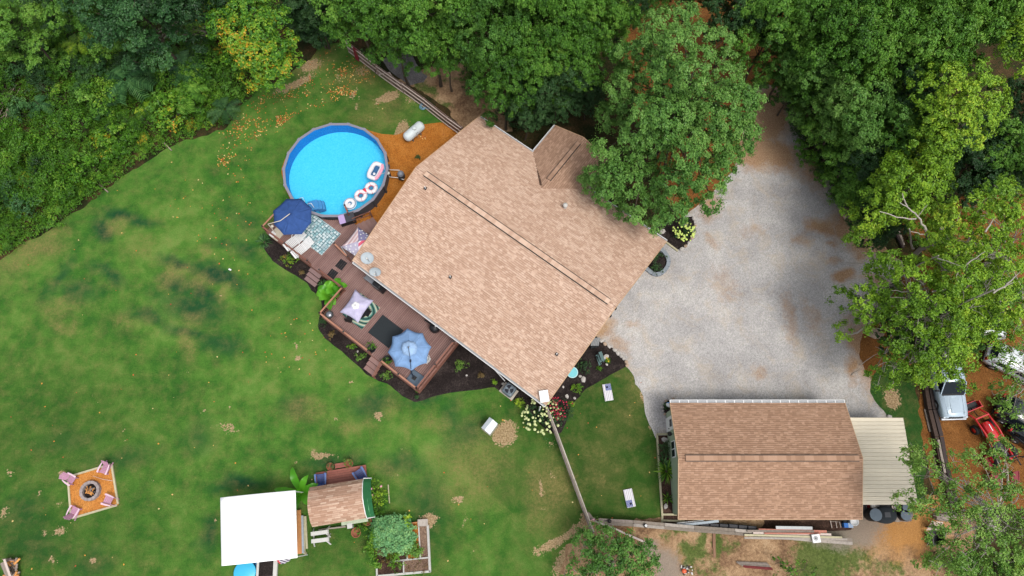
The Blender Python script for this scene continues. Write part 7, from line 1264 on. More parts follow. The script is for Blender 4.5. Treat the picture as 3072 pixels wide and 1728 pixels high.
def adk(m, m2=None):
    t = thing('adirondack_chair', '', 'chair', (0, 0, 0)); m2 = m2 or m
    b = MB()
    for i in range(5): b.box((0, .28 - i * .115, .36 - i * .028), (.52, .1, .022), rx=R(13))
    b.build('seat', m, t); b = MB()
    for i in range(5): k = i - 2; b.box((k * .108, -.42, .66 - abs(k) * .035), (.096, .022, .76 - abs(k) * .07), rx=R(28), ry=R(k * 2.2))
    b.build('backrest', m, t)
    for s in (-1, 1):
        MB().prism([(s * .3, .38), (s * .43, .34), (s * .41, -.1), (s * .35, -.42), (s * .28, -.42), (s * .3, .1)], .54, .565).build('armrest', m2, t); MB().box((s * .29, .3, .27), (.035, .11, .54)).build('leg', m, t); MB().beam((s * .27, .34, .33), (s * .27, -.62, .06), .035, .12).build('leg', m, t)
    return t
M_pk = mat('faded_pink_plastic', A(196, 146, 172), .55, var=.12); M_pk2 = mat('pale_pink_plastic', A(222, 190, 204), .5, var=.08); M_bc = mat('blue_plastic', A(52, 74, 132), .5, var=.12); M_bc2 = mat('faded_blue_plastic', A(96, 118, 168), .5, var=.12)
ak = adk(M_pk, M_pk2); gk = 'pink adirondack chairs around the fire pit'
for i, (x, y, f, lab) in enumerate([(310, 490, (770, 750), 'pink adirondack chair at the left corner of the fire pit'), (1050, 270, (800, 720), 'pink adirondack chair at the top corner of the fire pit'), (390, 1190, (760, 780), 'pink adirondack chair at the bottom left corner of the fire pit'), (1135, 945, (770, 750), 'pink adirondack chair at the lower right corner, facing in')]):
    p = fpc(x, y, .3); p.z = .03; q = fpc(*f, 0); o = ak if i == 0 else copy_tree(ak); o.location = p; o.scale = (.9, .9, .9); o.rotation_euler = (0, 0, ang(p, q) - math.pi / 2 + (0, .2, .15, .1)[i]); tag(o, lab, None, gk)
ab = adk(M_bc, M_bc2); gb = 'blue adirondack chairs on the playhouse porch'
for i, (x, y, a, lab) in enumerate([(640, 510, R(8), 'blue adirondack chair at the left end of the porch'), (1530, 400, R(35), 'blue adirondack chair at the right end of the porch')]):
    p = shc(x, y, .65); p.z = .35; o = ab if i == 0 else copy_tree(ab); o.location = p; o.rotation_euler = (0, 0, a); tag(o, lab, None, gb)
pot('flower_pot', 'spiky grey-green potted plant left of the porch step', shc(870, 230, 0), .42, M_terra, L_teal, k=5); pot('flower_pot', 'spiky pale potted plant right of the porch step', shc(1290, 160, 0), .5, M_terra, L_thin, k=6)
bush('bush', 'green bush with pink blooms beside the green playhouse gable, upper', shc(1830, 700, .05), .8, L_weed, .8, k=60, cat='bush', n=9, flowers=(M_pink, 5, .08)); bush('bush', 'lime leaved bush beside the green playhouse gable, middle', t23(920, 860, .05), .95, L_lime, .8, k=61, cat='bush', n=10); bush('bush', 'dark leafy bush beside the green playhouse gable, lower', t23(930, 930, .05), .8, L_weed, .6, k=62, cat='bush', n=9)
pot('flower_pot', 'terracotta pot with brown soil behind the playhouse', t23(763, 1120, 0), .3, M_terra, None, k=7, pr=.32); bush('bush', 'trailing green plant above the terracotta pot', t23(795, 1075, .05), .6, L_weed, .5, k=63, cat='bush'); pot('flower_pot', 'brown pot at the corner of the playhouse', t23(848, 1035, 0), .3, M_terra, L_weed, k=8, pr=.28)
t = thing('wooden_border', 'thin timber edging beside the playhouse bushes', 'garden border', t23(1000, 830, 0)); MB().beam(t23(998, 760, .05), t23(1008, 900, .05), .06, .12).build('board', M_tim, t)
# white canopy
cn = [cnc(150, -330, 2.6), cnc(1770, -470, 2.6), cnc(1805, 955, 2.6), cnc(175, 1132, 2.6)]; cn[0] = t13(1662, 858, 2.6); cn[1] = t23(299, 802, 2.6)
wcn = thing('white_canopy', 'bright white flat canopy roof, the largest white shape on the lawn', 'canopy', (sum(cn, Vector()) / 4).xyz - Vector((0, 0, 2.6))); b = MB(); nn = 14; V = []
for i in range(nn + 1):
    for j in range(nn + 1):
        f, g_ = i / nn, j / nn; p = cn[3] * (1 - f) * (1 - g_) + cn[2] * f * (1 - g_) + cn[1] * f * g_ + cn[0] * (1 - f) * g_; p.z = 2.6 + .3 * math.sin(f * math.pi); V.append(p)
b.add(V, [(i * (nn + 1) + j, (i + 1) * (nn + 1) + j, (i + 1) * (nn + 1) + j + 1, i * (nn + 1) + j + 1) for i in range(nn) for j in range(nn)], True); o = b.build('canopy_cover', mat('white_tarp', (.84, .84, .84), .6, var=.005, bump=0), wcn); md = o.modifiers.new('t', 'SOLIDIFY'); md.thickness = .02; cm_ = sum(cn, Vector()) / 4
for q in cn: p = q + (cm_ - q) * .03; MB().tube([(p.x, p.y, 0), (p.x, p.y, 2.6)], .035, 8).build('leg', M_white, wcn)
for i, (xs_, ye, m_, w_, zz) in enumerate([((1835, -70), (1855, 870), mat('orange_lumber', A(196, 136, 84), .75, var=.15), .3, .35), ((1885, 50), (1905, 860), mat('bluish_board', A(168, 178, 188), .7, var=.12), .28, .3), ((1940, 60), (1955, 870), M_tim, .14, .15), ((1975, 60), (2010, 760), M_tim, .14, .15)]):
    if i == 0: lp = thing('lumber_stack', 'stack of long boards standing beside the white canopy', 'lumber', cnc(1880, 500, 0))
    MB().beam(cnc(*xs_, zz), cnc(*ye, zz), w_, .1).build('board', m_, lp)
MB().beam(cnc(1960, 870, .06), cnc(2000, 840, .06), .2, .1).build('board', M_tim, lp)
sh_ = thing('sawhorse', '', 'sawhorse', (0, 0, 0)); MB().box((0, 0, .72), (1.15, .26, .05)).build('top_plank', M_offw, sh_)
for sx in (-1, 1):
    for sy in (-1, 1): MB().beam((sx * .42, sy * .06, .7), (sx * .56, sy * .36, 0), .09, .04).build('leg', M_offw, sh_)
    MB().beam((sx * .5, -.2, .3), (sx * .5, .2, .3), .07, .03).build('brace', M_offw, sh_)
for i, (p, q, lab) in enumerate([(cnc(2130, 440, .72), cnc(2420, 400, .72), 'upper of two white sawhorses behind the playhouse'), (cnc(2130, 600, .72), cnc(2440, 560, .72), 'lower of two white sawhorses behind the playhouse')]): o = sh_ if i == 0 else copy_tree(sh_); c = (p + q) / 2; o.location = (c.x, c.y, 0); o.rotation_euler = (0, 0, ang(p, q)); tag(o, lab, None, 'sawhorses behind the playhouse')
tt = thing('toy_table', 'round bright blue table at the lower edge of the white canopy', 'table', cnc(735, 1250, 0)); MB().lathe([(.72, .5), (.76, .53), (.72, .56), (.001, .56)], cnc(735, 1255, 0), 34).build('table_top', mat('sky_blue_plastic', A(70, 192, 236), .4, var=.04), tt); MB().lathe([(.3, 0), (.22, .5)], cnc(735, 1255, 0), 12).build('leg', M_navy, tt)
nb_ = thing('navy_tub', 'navy blue tub behind the round blue table', 'tub', cnc(910, 1080, 0)); MB().lathe([(.35, 0), (.42, .4), (.38, .4), (.3, .05), (.001, .05)], cnc(890, 1110, 0), 20).build('tub', M_navy, nb_)
sb = thing('planter_box', 'white framed wooden box filled with dark soil under the canopy edge', 'planter', cnc(1130, 1160, 0)); ca_ = R(3); c = cnc(1135, 1170, .45)
for (dx, dy, w_, l_) in ((-.56, 0, .16, 1.4), (.62, 0, .26, 1.4), (0, -.62, 1.1, .16), (0, .62, 1.1, .16)): MB(_mw(Vector((c.x, c.y, 0)), ca_)).box((dx, dy, .4), (w_, l_, .22)).build('side_board', M_offw, sb)
MB(_mw(Vector((c.x, c.y, 0)), ca_)).box((0, 0, .38), (1.0, 1.1, .2)).build('soil', M_black, sb); MB(_mw(Vector((c.x, c.y, 0)), ca_)).box((0, 0, .15), (1.2, 1.3, .28)).build('frame', M_old, sb)
fb = thing('striped_cloth', 'red and grey striped cloth hanging from the white canopy edge', 'flag', cnc(1500, 1030, 0)); S5 = m_stripe('grey_stripe_cloth', A(232, 226, 234), A(92, 84, 110), R(25), 5.0)
MB().add([cnc(1400, 1000, 1.6), cnc(1660, 980, 1.7), cnc(1640, 1020, 1.2), cnc(1520, 1085, 1.0), cnc(1440, 1085, 1.0)], [(0, 4, 3, 2, 1)]).build('cloth', S5, fb); o = fb.children[0]; md = o.modifiers.new('t', 'SOLIDIFY'); md.thickness = .01; MB().beam(cnc(1380, 1010, 1.55), cnc(1445, 1080, 1.02), .12, .015).build('red_band', M_red, fb)
# garden beds
M_gw = mat('painted_timber', A(190, 188, 182), .75, var=.14); gd = thing('raised_garden_bed', 'timber framed raised garden beds in an L shape at the bottom edge', 'garden bed', gdc(1100, 1100, 0)); zz = .28
for (p, q, w_) in [((1490, 330), (1540, 1360), .15), ((1290, 330), (1330, 1050), .09), ((1270, 275), (1490, 265), .0), ((640, 1130), (1520, 1040), .1), ((960, 1100), (965, 1390), .09), ((370, 1190), (380, 1460), .12), ((380, 1449), (1550, 1345), .14), ((1040, 920), (1045, 1075), .09), ((1115, 290), (1270, 272), .1), ((325, 350), (335, 560), .08)]:
    if w_: MB().beam(gdc(*p, zz / 2), gdc(*q, zz / 2), w_, zz).build('board', M_gw if p != (1115, 290) else MATS['orange_lumber'], gd)
MB().beam(gdc(1265, 285, .34), gdc(1490, 275, .34), .46, .06).build('seat_board', MATS['light_cap_board'], gd)
soil = lambda pts, m, nm: newobj(nm, MB().prism([gdc(*p, .2).xy for p in pts], .02, .2).mesh(nm), m, gd)
M_soil = m_straw('garden_soil', A(92, 70, 56), A(130, 106, 90), A(160, 134, 114), 12); soil([(1300, 330), (1480, 330), (1505, 1020), (1330, 1040)], M_soil, 'soil'); soil([(965, 1105), (1510, 1050), (1530, 1335), (968, 1380)], M_soil, 'soil'); soil([(385, 1140), (955, 1110), (960, 1385), (390, 1430)], M_brown, 'soil'); soil([(1110, 290), (1290, 275), (1320, 1050), (1050, 1075)], M_orange, 'mulch'); soil([(380, 600), (1035, 600), (1040, 1070), (385, 1140)], M_brown, 'soil')
def gl(pts): return [(*gdc(x, y, z)[:2], z, r) for x, y, z, r in pts]
def gplant(name, label, pts, leaf, cat='plant', **kw):
    L = gl(pts); t = thing(name, label, cat, (L[0][0], L[0][1], 0)); newobj('foliage', leafmesh('foliage', L, seed=len(pts), **kw), leaf, t); b = MB()
    for l in L: b.tube([(l[0], l[1], .0), (l[0] + .03, l[1], l[2])], [.02, .012], 5)
    b.build('stems', M_bark, t)
rg = random.Random(21)
gplant('squash_plant', 'dense mound of blue-green squash leaves over the garden bed', [(x, y, .85 + rg.uniform(-.1, .15) - .35 * ((x - 720) / 400) ** 2 - .3 * ((y - 560) / 370) ** 2, .48) for x in range(400, 1080, 95) for y in range(260, 900, 95) if ((x - 720) / 400) ** 2 + ((y - 560) / 370) ** 2 < 1.02], L_squash, dens=60, ls=(.14, .13), cl=44, csize=.13, flat=.55, up=1.1)
gplant('vine_plant', 'yellow-green vine edge on the right side of the squash mound', [(1040, 240, .7, .3), (1070, 300, .7, .3), (1060, 380, .65, .3), (1090, 440, .6, .25), (1040, 200, .6, .2)], L_lime, dens=30, ls=(.17, .15), cl=45, csize=.12, up=1)
gplant('squash_plant', 'lower bright green squash vines beside the orange mulch', [(1130, 700, .5, .3), (1090, 780, .6, .35), (1160, 860, .55, .35), (1230, 880, .5, .35), (1250, 800, .5, .25), (1120, 960, .5, .35), (1210, 960, .5, .35), (1280, 930, .5, .22), (1220, 680, .4, .2), (1090, 880, .6, .3)], L_thin, dens=50, ls=(.13, .12), cl=44, csize=.13, up=1)
gplant('tomato_plant', 'dark tangled vegetable plants at the lower left of the garden bed', [(300, 560, .8, .35), (250, 620, .8, .4), (180, 700, .8, .4), (160, 850, .9, .45), (230, 900, .9, .4), (300, 950, .8, .4), (320, 1080, .9, .45), (400, 1120, .8, .4), (280, 780, .9, .4), (700, 1130, .8, .4), (760, 1200, .8, .35), (840, 1150, .8, .4), (800, 1050, .8, .35), (870, 960, .7, .35), (820, 1290, .6, .3), (620, 1240, .5, .35)], L_weed, dens=40, cl=34, csize=.14)
gplant('pepper_plant', 'reddish brown drying plants in front of the squash mound', [(450, 950, .7, .4), (520, 1000, .7, .45), (600, 1050, .7, .4), (650, 960, .6, .35), (400, 900, .6, .3), (560, 930, .6, .3)], m_leaf('brown_leaf', [A(60, 56, 26), A(96, 80, 40), A(130, 96, 54), A(90, 104, 50)]), dens=36, cl=34, csize=.13)
gplant('dry_garden_plants', 'golden dried plants in the lower right garden bed', [(1020 + i * 62 + rg.uniform(-20, 20), 1330 - (i % 3) * 100 + rg.uniform(-30, 30), .3, .17) for i in range(8)], L_brn, dens=26, cl=60, csize=.1, ls=(.09, .05))
# well house, AC, cornhole boards, bench
wh = thing('well_house', 'tiny white gable-roofed well house on the lawn', 'well house', t23(1760, 330, 0)); q = [t23(1762, 250, 1.0), t23(1824, 300, 1.0), t23(1765, 382, 1.0), t23(1700, 330, 1.0)]
dx_ = (q[1] - q[0]).normalized(); dy_ = (q[3] - q[0]).normalized(); wl_ = (q[3] - q[0]).length; ww_ = (q[1] - q[0]).length; mid = ww_ * .42
MB().add([q[0], q[0] + dx_ * mid + Vector((0, 0, .3)), q[3] + dx_ * mid + Vector((0, 0, .3)), q[3], q[1], q[2]], [(0, 3, 2, 1), (1, 2, 5, 4)]).build('roof', mat('white_metal_roof', A(228, 236, 242), .4, var=.03), wh); md = wh.children[0].modifiers.new('t', 'SOLIDIFY'); md.thickness = .03
cw = sum(q, Vector()) / 4; wa = ang(q[3], q[0]); MB().box((cw.x, cw.y, .55), (wl_ * .85, ww_ * .75, .9), rz=wa).build('wall', M_char, wh); MB().box((cw.x, cw.y, .06), (wl_ * 1.02, ww_ * 1.1, .14), rz=wa).build('base', mat('concrete_edge', A(150, 146, 128), .9, var=.15), wh)
ac = thing('air_conditioner', 'grey air conditioner with round fan on a concrete pad by the house', 'air conditioner', acc(700, 590, 0)); qa = [acc(640, 430, .1), acc(505, 610, .1), acc(760, 800, .1)]; pcn = (qa[0] + qa[2]) / 2; aa_ = ang(qa[1], qa[2])
MB().box((pcn.x, pcn.y, .06), ((qa[2] - qa[1]).length, (qa[0] - qa[1]).length, .12), rz=aa_).build('pad', mat('concrete_pad', A(192, 182, 170), .9, var=.08), ac); ac_c = acc(708, 580, .85); M_acm = mat('ac_grey', A(120, 132, 142), .5, .3, var=.08)
bevel(MB().box((ac_c.x, ac_c.y, .5), (.82, .82, .78), rz=aa_).build('cabinet', M_acm, ac), .12, 3); MB().lathe([(.36, .0), (.38, .03), (.33, .05), (.32, -.02)], (ac_c.x, ac_c.y, .89), 28, cap=False).build('fan_ring', M_acm, ac); MB().lathe([(.32, .012), (.001, .012)], (ac_c.x, ac_c.y, .89), 28).build('fan_well', mat('fan_dark', A(20, 24, 40), .6), ac)
for k in range(3): a = k * 2.094 + .6; MB(_mw(Vector((ac_c.x, ac_c.y, .915)), a)).prism([(.05, -.03), (.3, -.13), (.31, .1), (.05, .03)], 0, .012).build('fan_blade', M_acm, ac)
MB().lathe([(.06, 0), (.06, .04), (.001, .05)], (ac_c.x, ac_c.y, .92), 12).build('hub', M_grey, ac)
dsp = thing('drain_pipe', 'thin white pipe slanting from the eave to the air conditioner', 'pipe', acc(500, 290, 0)); MB().tube([acc(390, 155, 1.6), acc(625, 415, .6)], .035, 8).build('pipe_body', M_white, dsp)
def cornhole():
    t = thing('cornhole_board', '', 'cornhole board', (0, 0, 0)); b = MB()
    for s in (-1, 1): b.box((s * .29, 0, .1), (.03, 1.22, .09))
    for s in (-1, 1): b.box((0, s * .6, .1), (.6, .03, .09))
    b.build('frame', M_white, t); MB().box((0, 0, .155), (.61, 1.22, .015)).build('board', mat('white_board', A(222, 222, 226), .5, var=.03), t)
    me = MB().box((0, 0, 0), (.03, 1.2, .003)).mesh('stripe')
    for i in range(5): newobj('stripe', me, mat('silver_pink_stripe', A(160, 148, 158), .6, var=.08), t, Matrix.Translation((-.25 + i * .125, 0, .165)))
    MB().box((.09, .36, .168), (.42, .46, .004)).build('canton', mat('flag_blue', A(70, 84, 150), .6, var=.05), t); me = MB().prism([(.021 * math.cos(k * math.pi / 5) * (1 if k % 2 else .45), .021 * math.sin(k * math.pi / 5) * (1 if k % 2 else .45)) for k in range(10)], 0, .003).mesh('star')
    for r_ in range(8):
        for c_ in range(6 - r_ % 2): newobj('star', me, M_white, t, Matrix.Translation((-.085 + c_ * .07 + (r_ % 2) * .035, .165 + r_ * .056, .171)))
    MB().cyl((0, .38, .172), .076, 0, .004, 20).build('hole', mat('hole_black', (.004, .004, .004), .9, var=0, bump=0), t); MB().box((0, .5, .08), (.56, .03, .16)).build('leg', M_white, t); return t
ch = cornhole()
for i, (p, q, lab) in enumerate([(t33(735, 125, .15), t33(712, 0, .15), 'upper stars and stripes cornhole board near the mulch bed'), (t33(872, 795, .15), t33(902, 928, .15), 'lower stars and stripes cornhole board near the board wall')]): o = ch if i == 0 else copy_tree(ch); c = (p + q) / 2; o.location = (c.x, c.y, 0); o.rotation_euler = (0, 0, ang(p, q) - math.pi / 2); tag(o, lab, None, 'cornhole boards on the side lawn')
bn = thing('garden_bench', 'green slatted garden bench in the mulch bed by the drive', 'bench', bnc(420, 680, 0)); M_bng = mat('faded_green_wood', A(92, 118, 118), .8, var=.18)
for (p, q, z_, w_) in [((415, 470), (520, 750), .8, .24), ((330, 590), (430, 800), .42, .22), ((300, 570), (405, 890), .42, .1)]: MB().beam(bnc(*p, z_), bnc(*q, z_), w_, .04).build('slat', M_bng, bn)
for (x, y) in ((350, 560), (440, 850), (430, 520), (520, 770)): MB().box(bnc(x, y, .2), (.07, .07, .42)).build('leg', M_bng, bn)
wb = thing('electric_box', 'grey slatted box against the house wall by the stone edging', 'utility box', bnc(235, 170, 0)); c = bnc(240, 160, .7)
for k in range(5): MB().beam(c + Vector((-.24 + k * .12, -.3 , 0)), c + Vector((-.08 + k * .12, .3, 0)), .1, .03).build('slat', M_grey, wb)
MB().box((c.x, c.y, .34), (.62, .62, .66), rz=R(15)).build('cabinet', M_char, wb)
# fire pit
fq_ = [fpc(260, 440, 0), fpc(1205, 160, 0), fpc(1350, 1045, 0), fpc(330, 1345, 0)]; fpq = thing('fire_pit_surround', 'square timber frame of orange mulch around the fire pit', 'fire pit area', sum(fq_, Vector()) / 4)
for a, b_ in zip(fq_, fq_[1:] + fq_[:1]): d = (b_ - a).normalized(); MB().beam(a + d * .07 + Vector((0, 0, .06)), b_ - d * .07 + Vector((0, 0, .06)), .13, .13).build('frame_board', M_tim, fpq)
newobj('mulch', MB().prism([(v.x, v.y) for v in fq_], .01, .055).mesh('mulch'), m_straw('fire_pit_mulch', A(176, 104, 46), A(206, 136, 66), A(222, 164, 96), 18), fpq)
fpt = thing('fire_pit', 'round grey block fire pit filled with split firewood', 'fire pit', fpc(770, 745, 0)); c = fpc(770, 745, 0)
for ring in range(2):
    me = MB()
    for k in range(14):
        a0, a1 = 2 * math.pi * (k + .03 + ring * .5) / 14, 2 * math.pi * (k + .97 + ring * .5) / 14; am = (a0 + a1) / 2; MB().prism([(c.x + r_ * math.cos(a), c.y + r_ * math.sin(a)) for r_, a in ((.5, a0), (.68, a0), (.695, am), (.68, a1), (.5, a1))], .05 + ring * .16, .2 + ring * .16).build('block', mat('pit_block', A(158, 146, 144), .9, var=.15), fpt)
MB().lathe([(.49, .1), (.001, .1)], c, 24).build('ash_bed', M_black, fpt); fwd = thing('firewood', 'orange split firewood heaped inside the fire pit', 'firewood', c); rg = random.Random(6)
for i in range(34): a = rg.uniform(0, 3.14); p = c + Vector((rg.uniform(-.26, .22), rg.uniform(-.3, .26), .14 + rg.random() * .16)); d = Vector((math.cos(a), math.sin(a), rg.uniform(-.3, .3))) * rg.uniform(.08, .2); MB().beam(p - d, p + d, rg.uniform(.03, .06), .03).build('split_log', [mat('split_wood', A(214, 150, 84), .8, var=.2), M_drk, M_old][0 if rg.random() < .7 else rg.randrange(1, 3)], fwd)
st_k = thing('roasting_stick', 'long thin pale stick lying on the fire pit mulch', 'stick', fpc(1000, 480, .1)); MB().tube([fpc(790, 420, .09), fpc(1000, 490, .1), fpc(1210, 525, .09)], [.012, .016, .02], 6).build('stick', M_fl, st_k)
# wood rack at the bottom left
wc8 = CR(0, 1640, 100, 1647); wr_ = thing('firewood_rack', 'pale board rack beside stacked firewood at the lower left corner', 'wood rack', wc8(300, 1100, 0)); MB().beam(wc8(215, 620, .9), wc8(520, 1500, .9), .14, .05).build('board', M_fl, wr_)
for k in range(5): MB().beam(wc8(40 + k * 36, 820 - k * 18, .6 + k * .05), wc8(330 + k * 30, 1500, .6 + k * .05), .1, .03).build('slat', M_old, wr_)
fl_ = thing('firewood_stack', 'round-ended brown firewood stacked beside the rack', 'firewood', wc8(600, 1000, 0)); rg = random.Random(2); me = MB().tube([(-.24, 0, 0), (.24, 0, 0)], .07, 8, smooth=False).mesh('log')
for i in range(46): p = wc8(rg.uniform(340, 860), rg.uniform(720, 1560), rg.uniform(.1, .55)); newobj('log', me, [MATS['split_wood'], M_old, M_bark, M_stick][rg.randrange(4)], fl_, Matrix.Translation(p) @ Matrix.Rotation(rg.uniform(0, 3.1), 4, 'Z') @ Matrix.Rotation(rg.uniform(-.3, .3), 4, 'Y'))
MB().beam(wc8(250, 610, .3), wc8(820, 680, .3), .06, .6).build('end_board', M_fw, fl_)
# things behind the garage and under the carport
for i, (x, y, r_, lab, m_) in enumerate([(1160, 375, .44, 'dark grey barrel at the left below the carport roof', M_grey), (1685, 385, .36, 'black barrel at the lower right under the carport', M_char), (1705, 255, .32, 'grey barrel at the upper right under the carport', M_grey)]):
    p = ctc(x, y, .95); p.z = 0; t = thing('barrel', lab, 'barrel', p, 0, 'barrels under the carport edge'); MB().lathe([(r_ * .92, 0), (r_, .1), (r_ * 1.04, .45), (r_, .88), (r_ * .96, .92)], p, 24).build('drum', M_bl, t); MB().lathe([(r_ * .95, .925), (r_ * .9, .9), (.001, .905)], p, 24).build('lid', mat('barrel_lid', A(96, 110, 122), .6, var=.15), t)
bt = thing('black_tub', 'large black oval stock tub between the barrels', 'tub', ctc(1340, 370, 0)); p = ctc(1340, 375, .7); p.z = 0; b = MB(Matrix.Translation(p) @ Matrix.Diagonal((1.3, 1, 1, 1))); b.lathe([(.55, 0), (.6, .55), (.58, .66), (.4, .74), (.001, .76)], (0, 0, 0), 28); b.build('tub_body', M_char, bt); MB().box(p + Vector((.05, 0, .77)), (.4, .34, .02)).build('lid_panel', mat('lid_grey', A(70, 72, 76), .7), bt)
for i, (x, y, r_, m_, lab, nm) in enumerate([(1145, 225, .32, M_offw, 'beige bucket at the carport edge by the red tarp', 'bucket'), (782, 492, .3, M_white, 'white bucket at the lower right garage corner', 'bucket'), (1540, 245, .24, M_offw, 'white jug cluster under the carport edge', 'jug')]): p = ctc(x, y, .45); p.z = 0; t = thing(nm, lab, 'bucket', p); MB().lathe([(r_ * .75, 0), (r_, .42), (r_, .45), (r_ * .9, .45), (r_ * .85, .4), (.001, .4)], p, 20).build('shell', m_, t)
t = thing('storage_crate', 'blue and clear plastic bin beside the white bucket', 'crate', ctc(660, 560, 0)); MB().box(ctc(615, 560, .2), (.28, .3, .36)).build('blue_bin', mat('bin_blue', A(40, 120, 210), .4), t); MB().box(ctc(695, 560, .2), (.34, .32, .3)).build('clear_bin', mat('bin_clear', A(160, 180, 206), .3), t); MB().box(ctc(605, 495, .15), (.26, .24, .3)).build('dark_bin', M_char, t); MB().box(ctc(690, 495, .15), (.22, .24, .3)).build('grey_bin', M_grey, t)
t = thing('ladder', 'short metal ladder lying on the ground behind the garage', 'ladder', ctc(450, 550, .05))
for (x, y, x2, y2) in [(355, 480, 385, 610), (450, 492, 472, 606), (516, 500, 540, 600)]: MB().beam(ctc(x, y, .1), ctc(x2, y2, .1), .04, .05).build('rung', M_fl, t)
MB().beam(ctc(345, 490, .06), ctc(530, 505, .06), .04, .06).build('side_rail', M_old, t)
t = thing('spare_gutters', 'pale metal gutters laid against the lower garage wall', 'metal sheet', bhc(850, 220, 0)); MB().beam(bhc(455, 275, .8), bhc(1335, 175, .9), .16, .05).build('panel', MATS['bluish_board'], t); MB().beam(bhc(385, 235, .6), bhc(1000, 175, .7), .14, .04).build('panel', M_grey, t)
for k in range(6):
    a, b_ = bhc(900 + k * 215, 300 + k * 14, .5), bhc(1105 + k * 215, 318 + k * 14, .5); 
    if k == 0: t = thing('black_totes', 'row of black plastic totes along the board wall behind the garage', 'storage bins', a)
    bevel(MB().beam(a, b_, .62 - .03 * abs(k - 3), .5).build('tote', mat('tote_black', A(20, 22, 36), .5, var=.2), t), .04)
lt = thing('lumber_pile', 'grey and reddish long boards piled at the end of the board wall', 'lumber', ctc(200, 720, 0))
for i, (p, q, m_, w_) in enumerate([((-900, 640), (290, 670), mat('reddish_board', A(190, 124, 106), .8, var=.15), .16), ((-1000, 690), (370, 722), M_fl, .14), ((-1100, 660), (70, 670), M_old, .14), ((-1150, 730), (560, 775), M_tim, .13), ((-1150, 780), (650, 808), MATS['light_cap_board'], .13), ((-600, 600), (40, 610), M_grey, .2), ((-800, 700), (180, 705), MATS['reddish_board'], .1)]): MB().beam(ctc(*p, 1.05 + .02 * i), ctc(*q, 1.05 + .02 * i), w_, .06).build('board', m_, lt)
t = thing('box_fan', 'small white square box fan standing on the board pile', 'fan', ctc(105, 790, 1.1)); bevel(MB().box(ctc(105, 790, 1.3), (.55, .55, .14), rz=R(5)).build('housing', M_white, t), .03); MB().lathe([(.16, 0), (.001, 0)], ctc(103, 788, 1.376), 16).build('grille', M_gutin, t); MB().lathe([(.05, .0), (.001, .01)], ctc(103, 788, 1.39), 8).build('hub', M_dark, t)
t = thing('loader_bucket', 'black steel loader bucket standing on the dirt beside the trees', 'loader bucket', t43(1270, 1160, 0))
b = MB(); bq_ = [t43(1225, 1060, .9), t43(1325, 1110, .9), t43(1290, 1215, .4), t43(1215, 1220, .4)]; b.beam(t43(1215, 1120, .45), t43(1225, 1220, .3), .05, .8); b.beam(t43(1325, 1110, .45), t43(1290, 1215, .3), .05, .8); b.beam(t43(1218, 1080, .5), t43(1325, 1095, .5), .06, .9); b.add([t43(1225, 1100, .1), t43(1320, 1110, .1), t43(1290, 1215, .1), t43(1218, 1220, .1)], [(0, 3, 2, 1)]); b.build('bucket_shell', M_bl, t)
t = thing('pallet_rack', 'grey slatted rack behind the black loader bucket', 'rack', t43(1250, 1080, 0))
for k in range(6): MB().beam(t43(1195 + k * 8, 1100 - k * 12, .5 + k * .05), t43(1300 + k * 4, 1095 - k * 10, .5 + k * .05), .07, .05).build('slat', M_fl, t)
t = thing('log', 'thick weathered log lying above the loader bucket', 'log', t43(1340, 1005, .2)); MB().tube([t43(1260, 1000, .25), t43(1340, 1008, .28), t43(1420, 985, .25)], [.26, .28, .24], 10).build('log_body', M_old, t)
t = thing('red_tarp', 'red folded tarp in the carport shade', 'tarp', ctc(1060, 215, 0)); MB().box(ctc(1060, 215, .2), (.35, .3, .3)).build('tarp', mat('red_cloth', A(150, 30, 34), .8), t)
MB().beam(ctc(1440, 215, .5), ctc(1465, 325, .5), .1, .06).build('board', M_fl, thing('plank', 'short white plank standing between barrels under the carport', 'plank', ctc(1450, 270, 0)))
t = thing('wood_block', 'small grey wooden block below the carport between tub and barrel', 'block', ctc(1505, 440, 0)); MB().box(ctc(1505, 435, .3), (.3, .5, .3)).build('block', M_old, t)
t = thing('deer_figure', 'white garden ornament beside the garage corner downspout', 'ornament', gcc(500, 310, 0)); MB().tube([gcc(455, 285, .55), gcc(490, 320, .5), gcc(545, 355, .4)], [.09, .14, .1], 8).build('body', M_white, t); MB().box(gcc(510, 290, .3), (.3, .2, .4)).build('base', M_navy, t)
for i, (p, lab) in enumerate([(t12(1735, 585, .05), 'white scrap of plastic on the open lawn')]): t = thing('litter', lab, 'litter', p); MB().box(p, (.22, .12, .02), rz=-.4, rx=.2).build('scrap', M_white, t)

# ================================================================== VEHICLES
def m_paint(name, col, metal=.0, rough=.25):
    t = NT(name); n = t.noise(t.obj(), 6, 4, .6); t.bsdf(t.ramp(n, [(.3, tuple(c * .94 for c in col)), (.7, col)]), rough, metal, None, .5, **{'Coat Weight': .6, 'Coat Roughness': .08}); return t.m
M_sil = m_paint('silver_paint', A(186, 204, 218), .25); M_wp = m_paint('white_paint', A(226, 232, 236)); M_bp = m_paint('black_paint', A(34, 40, 44)); M_rp = m_paint('red_paint', A(206, 30, 34)); M_tyre = mat('tyre_rubber', A(28, 28, 28), .8, var=.15); M_rimm = mat('alloy_rim', A(170, 172, 176), .3, .7, var=.1); M_chrome = mat('chrome', A(200, 204, 208), .15, .9, var=.05, bump=0); M_lamp = mat('headlamp_glass', A(214, 220, 226), .1, var=.02, bump=0); M_tail = mat('tail_lamp', A(170, 24, 24), .2, var=.02, bump=0)
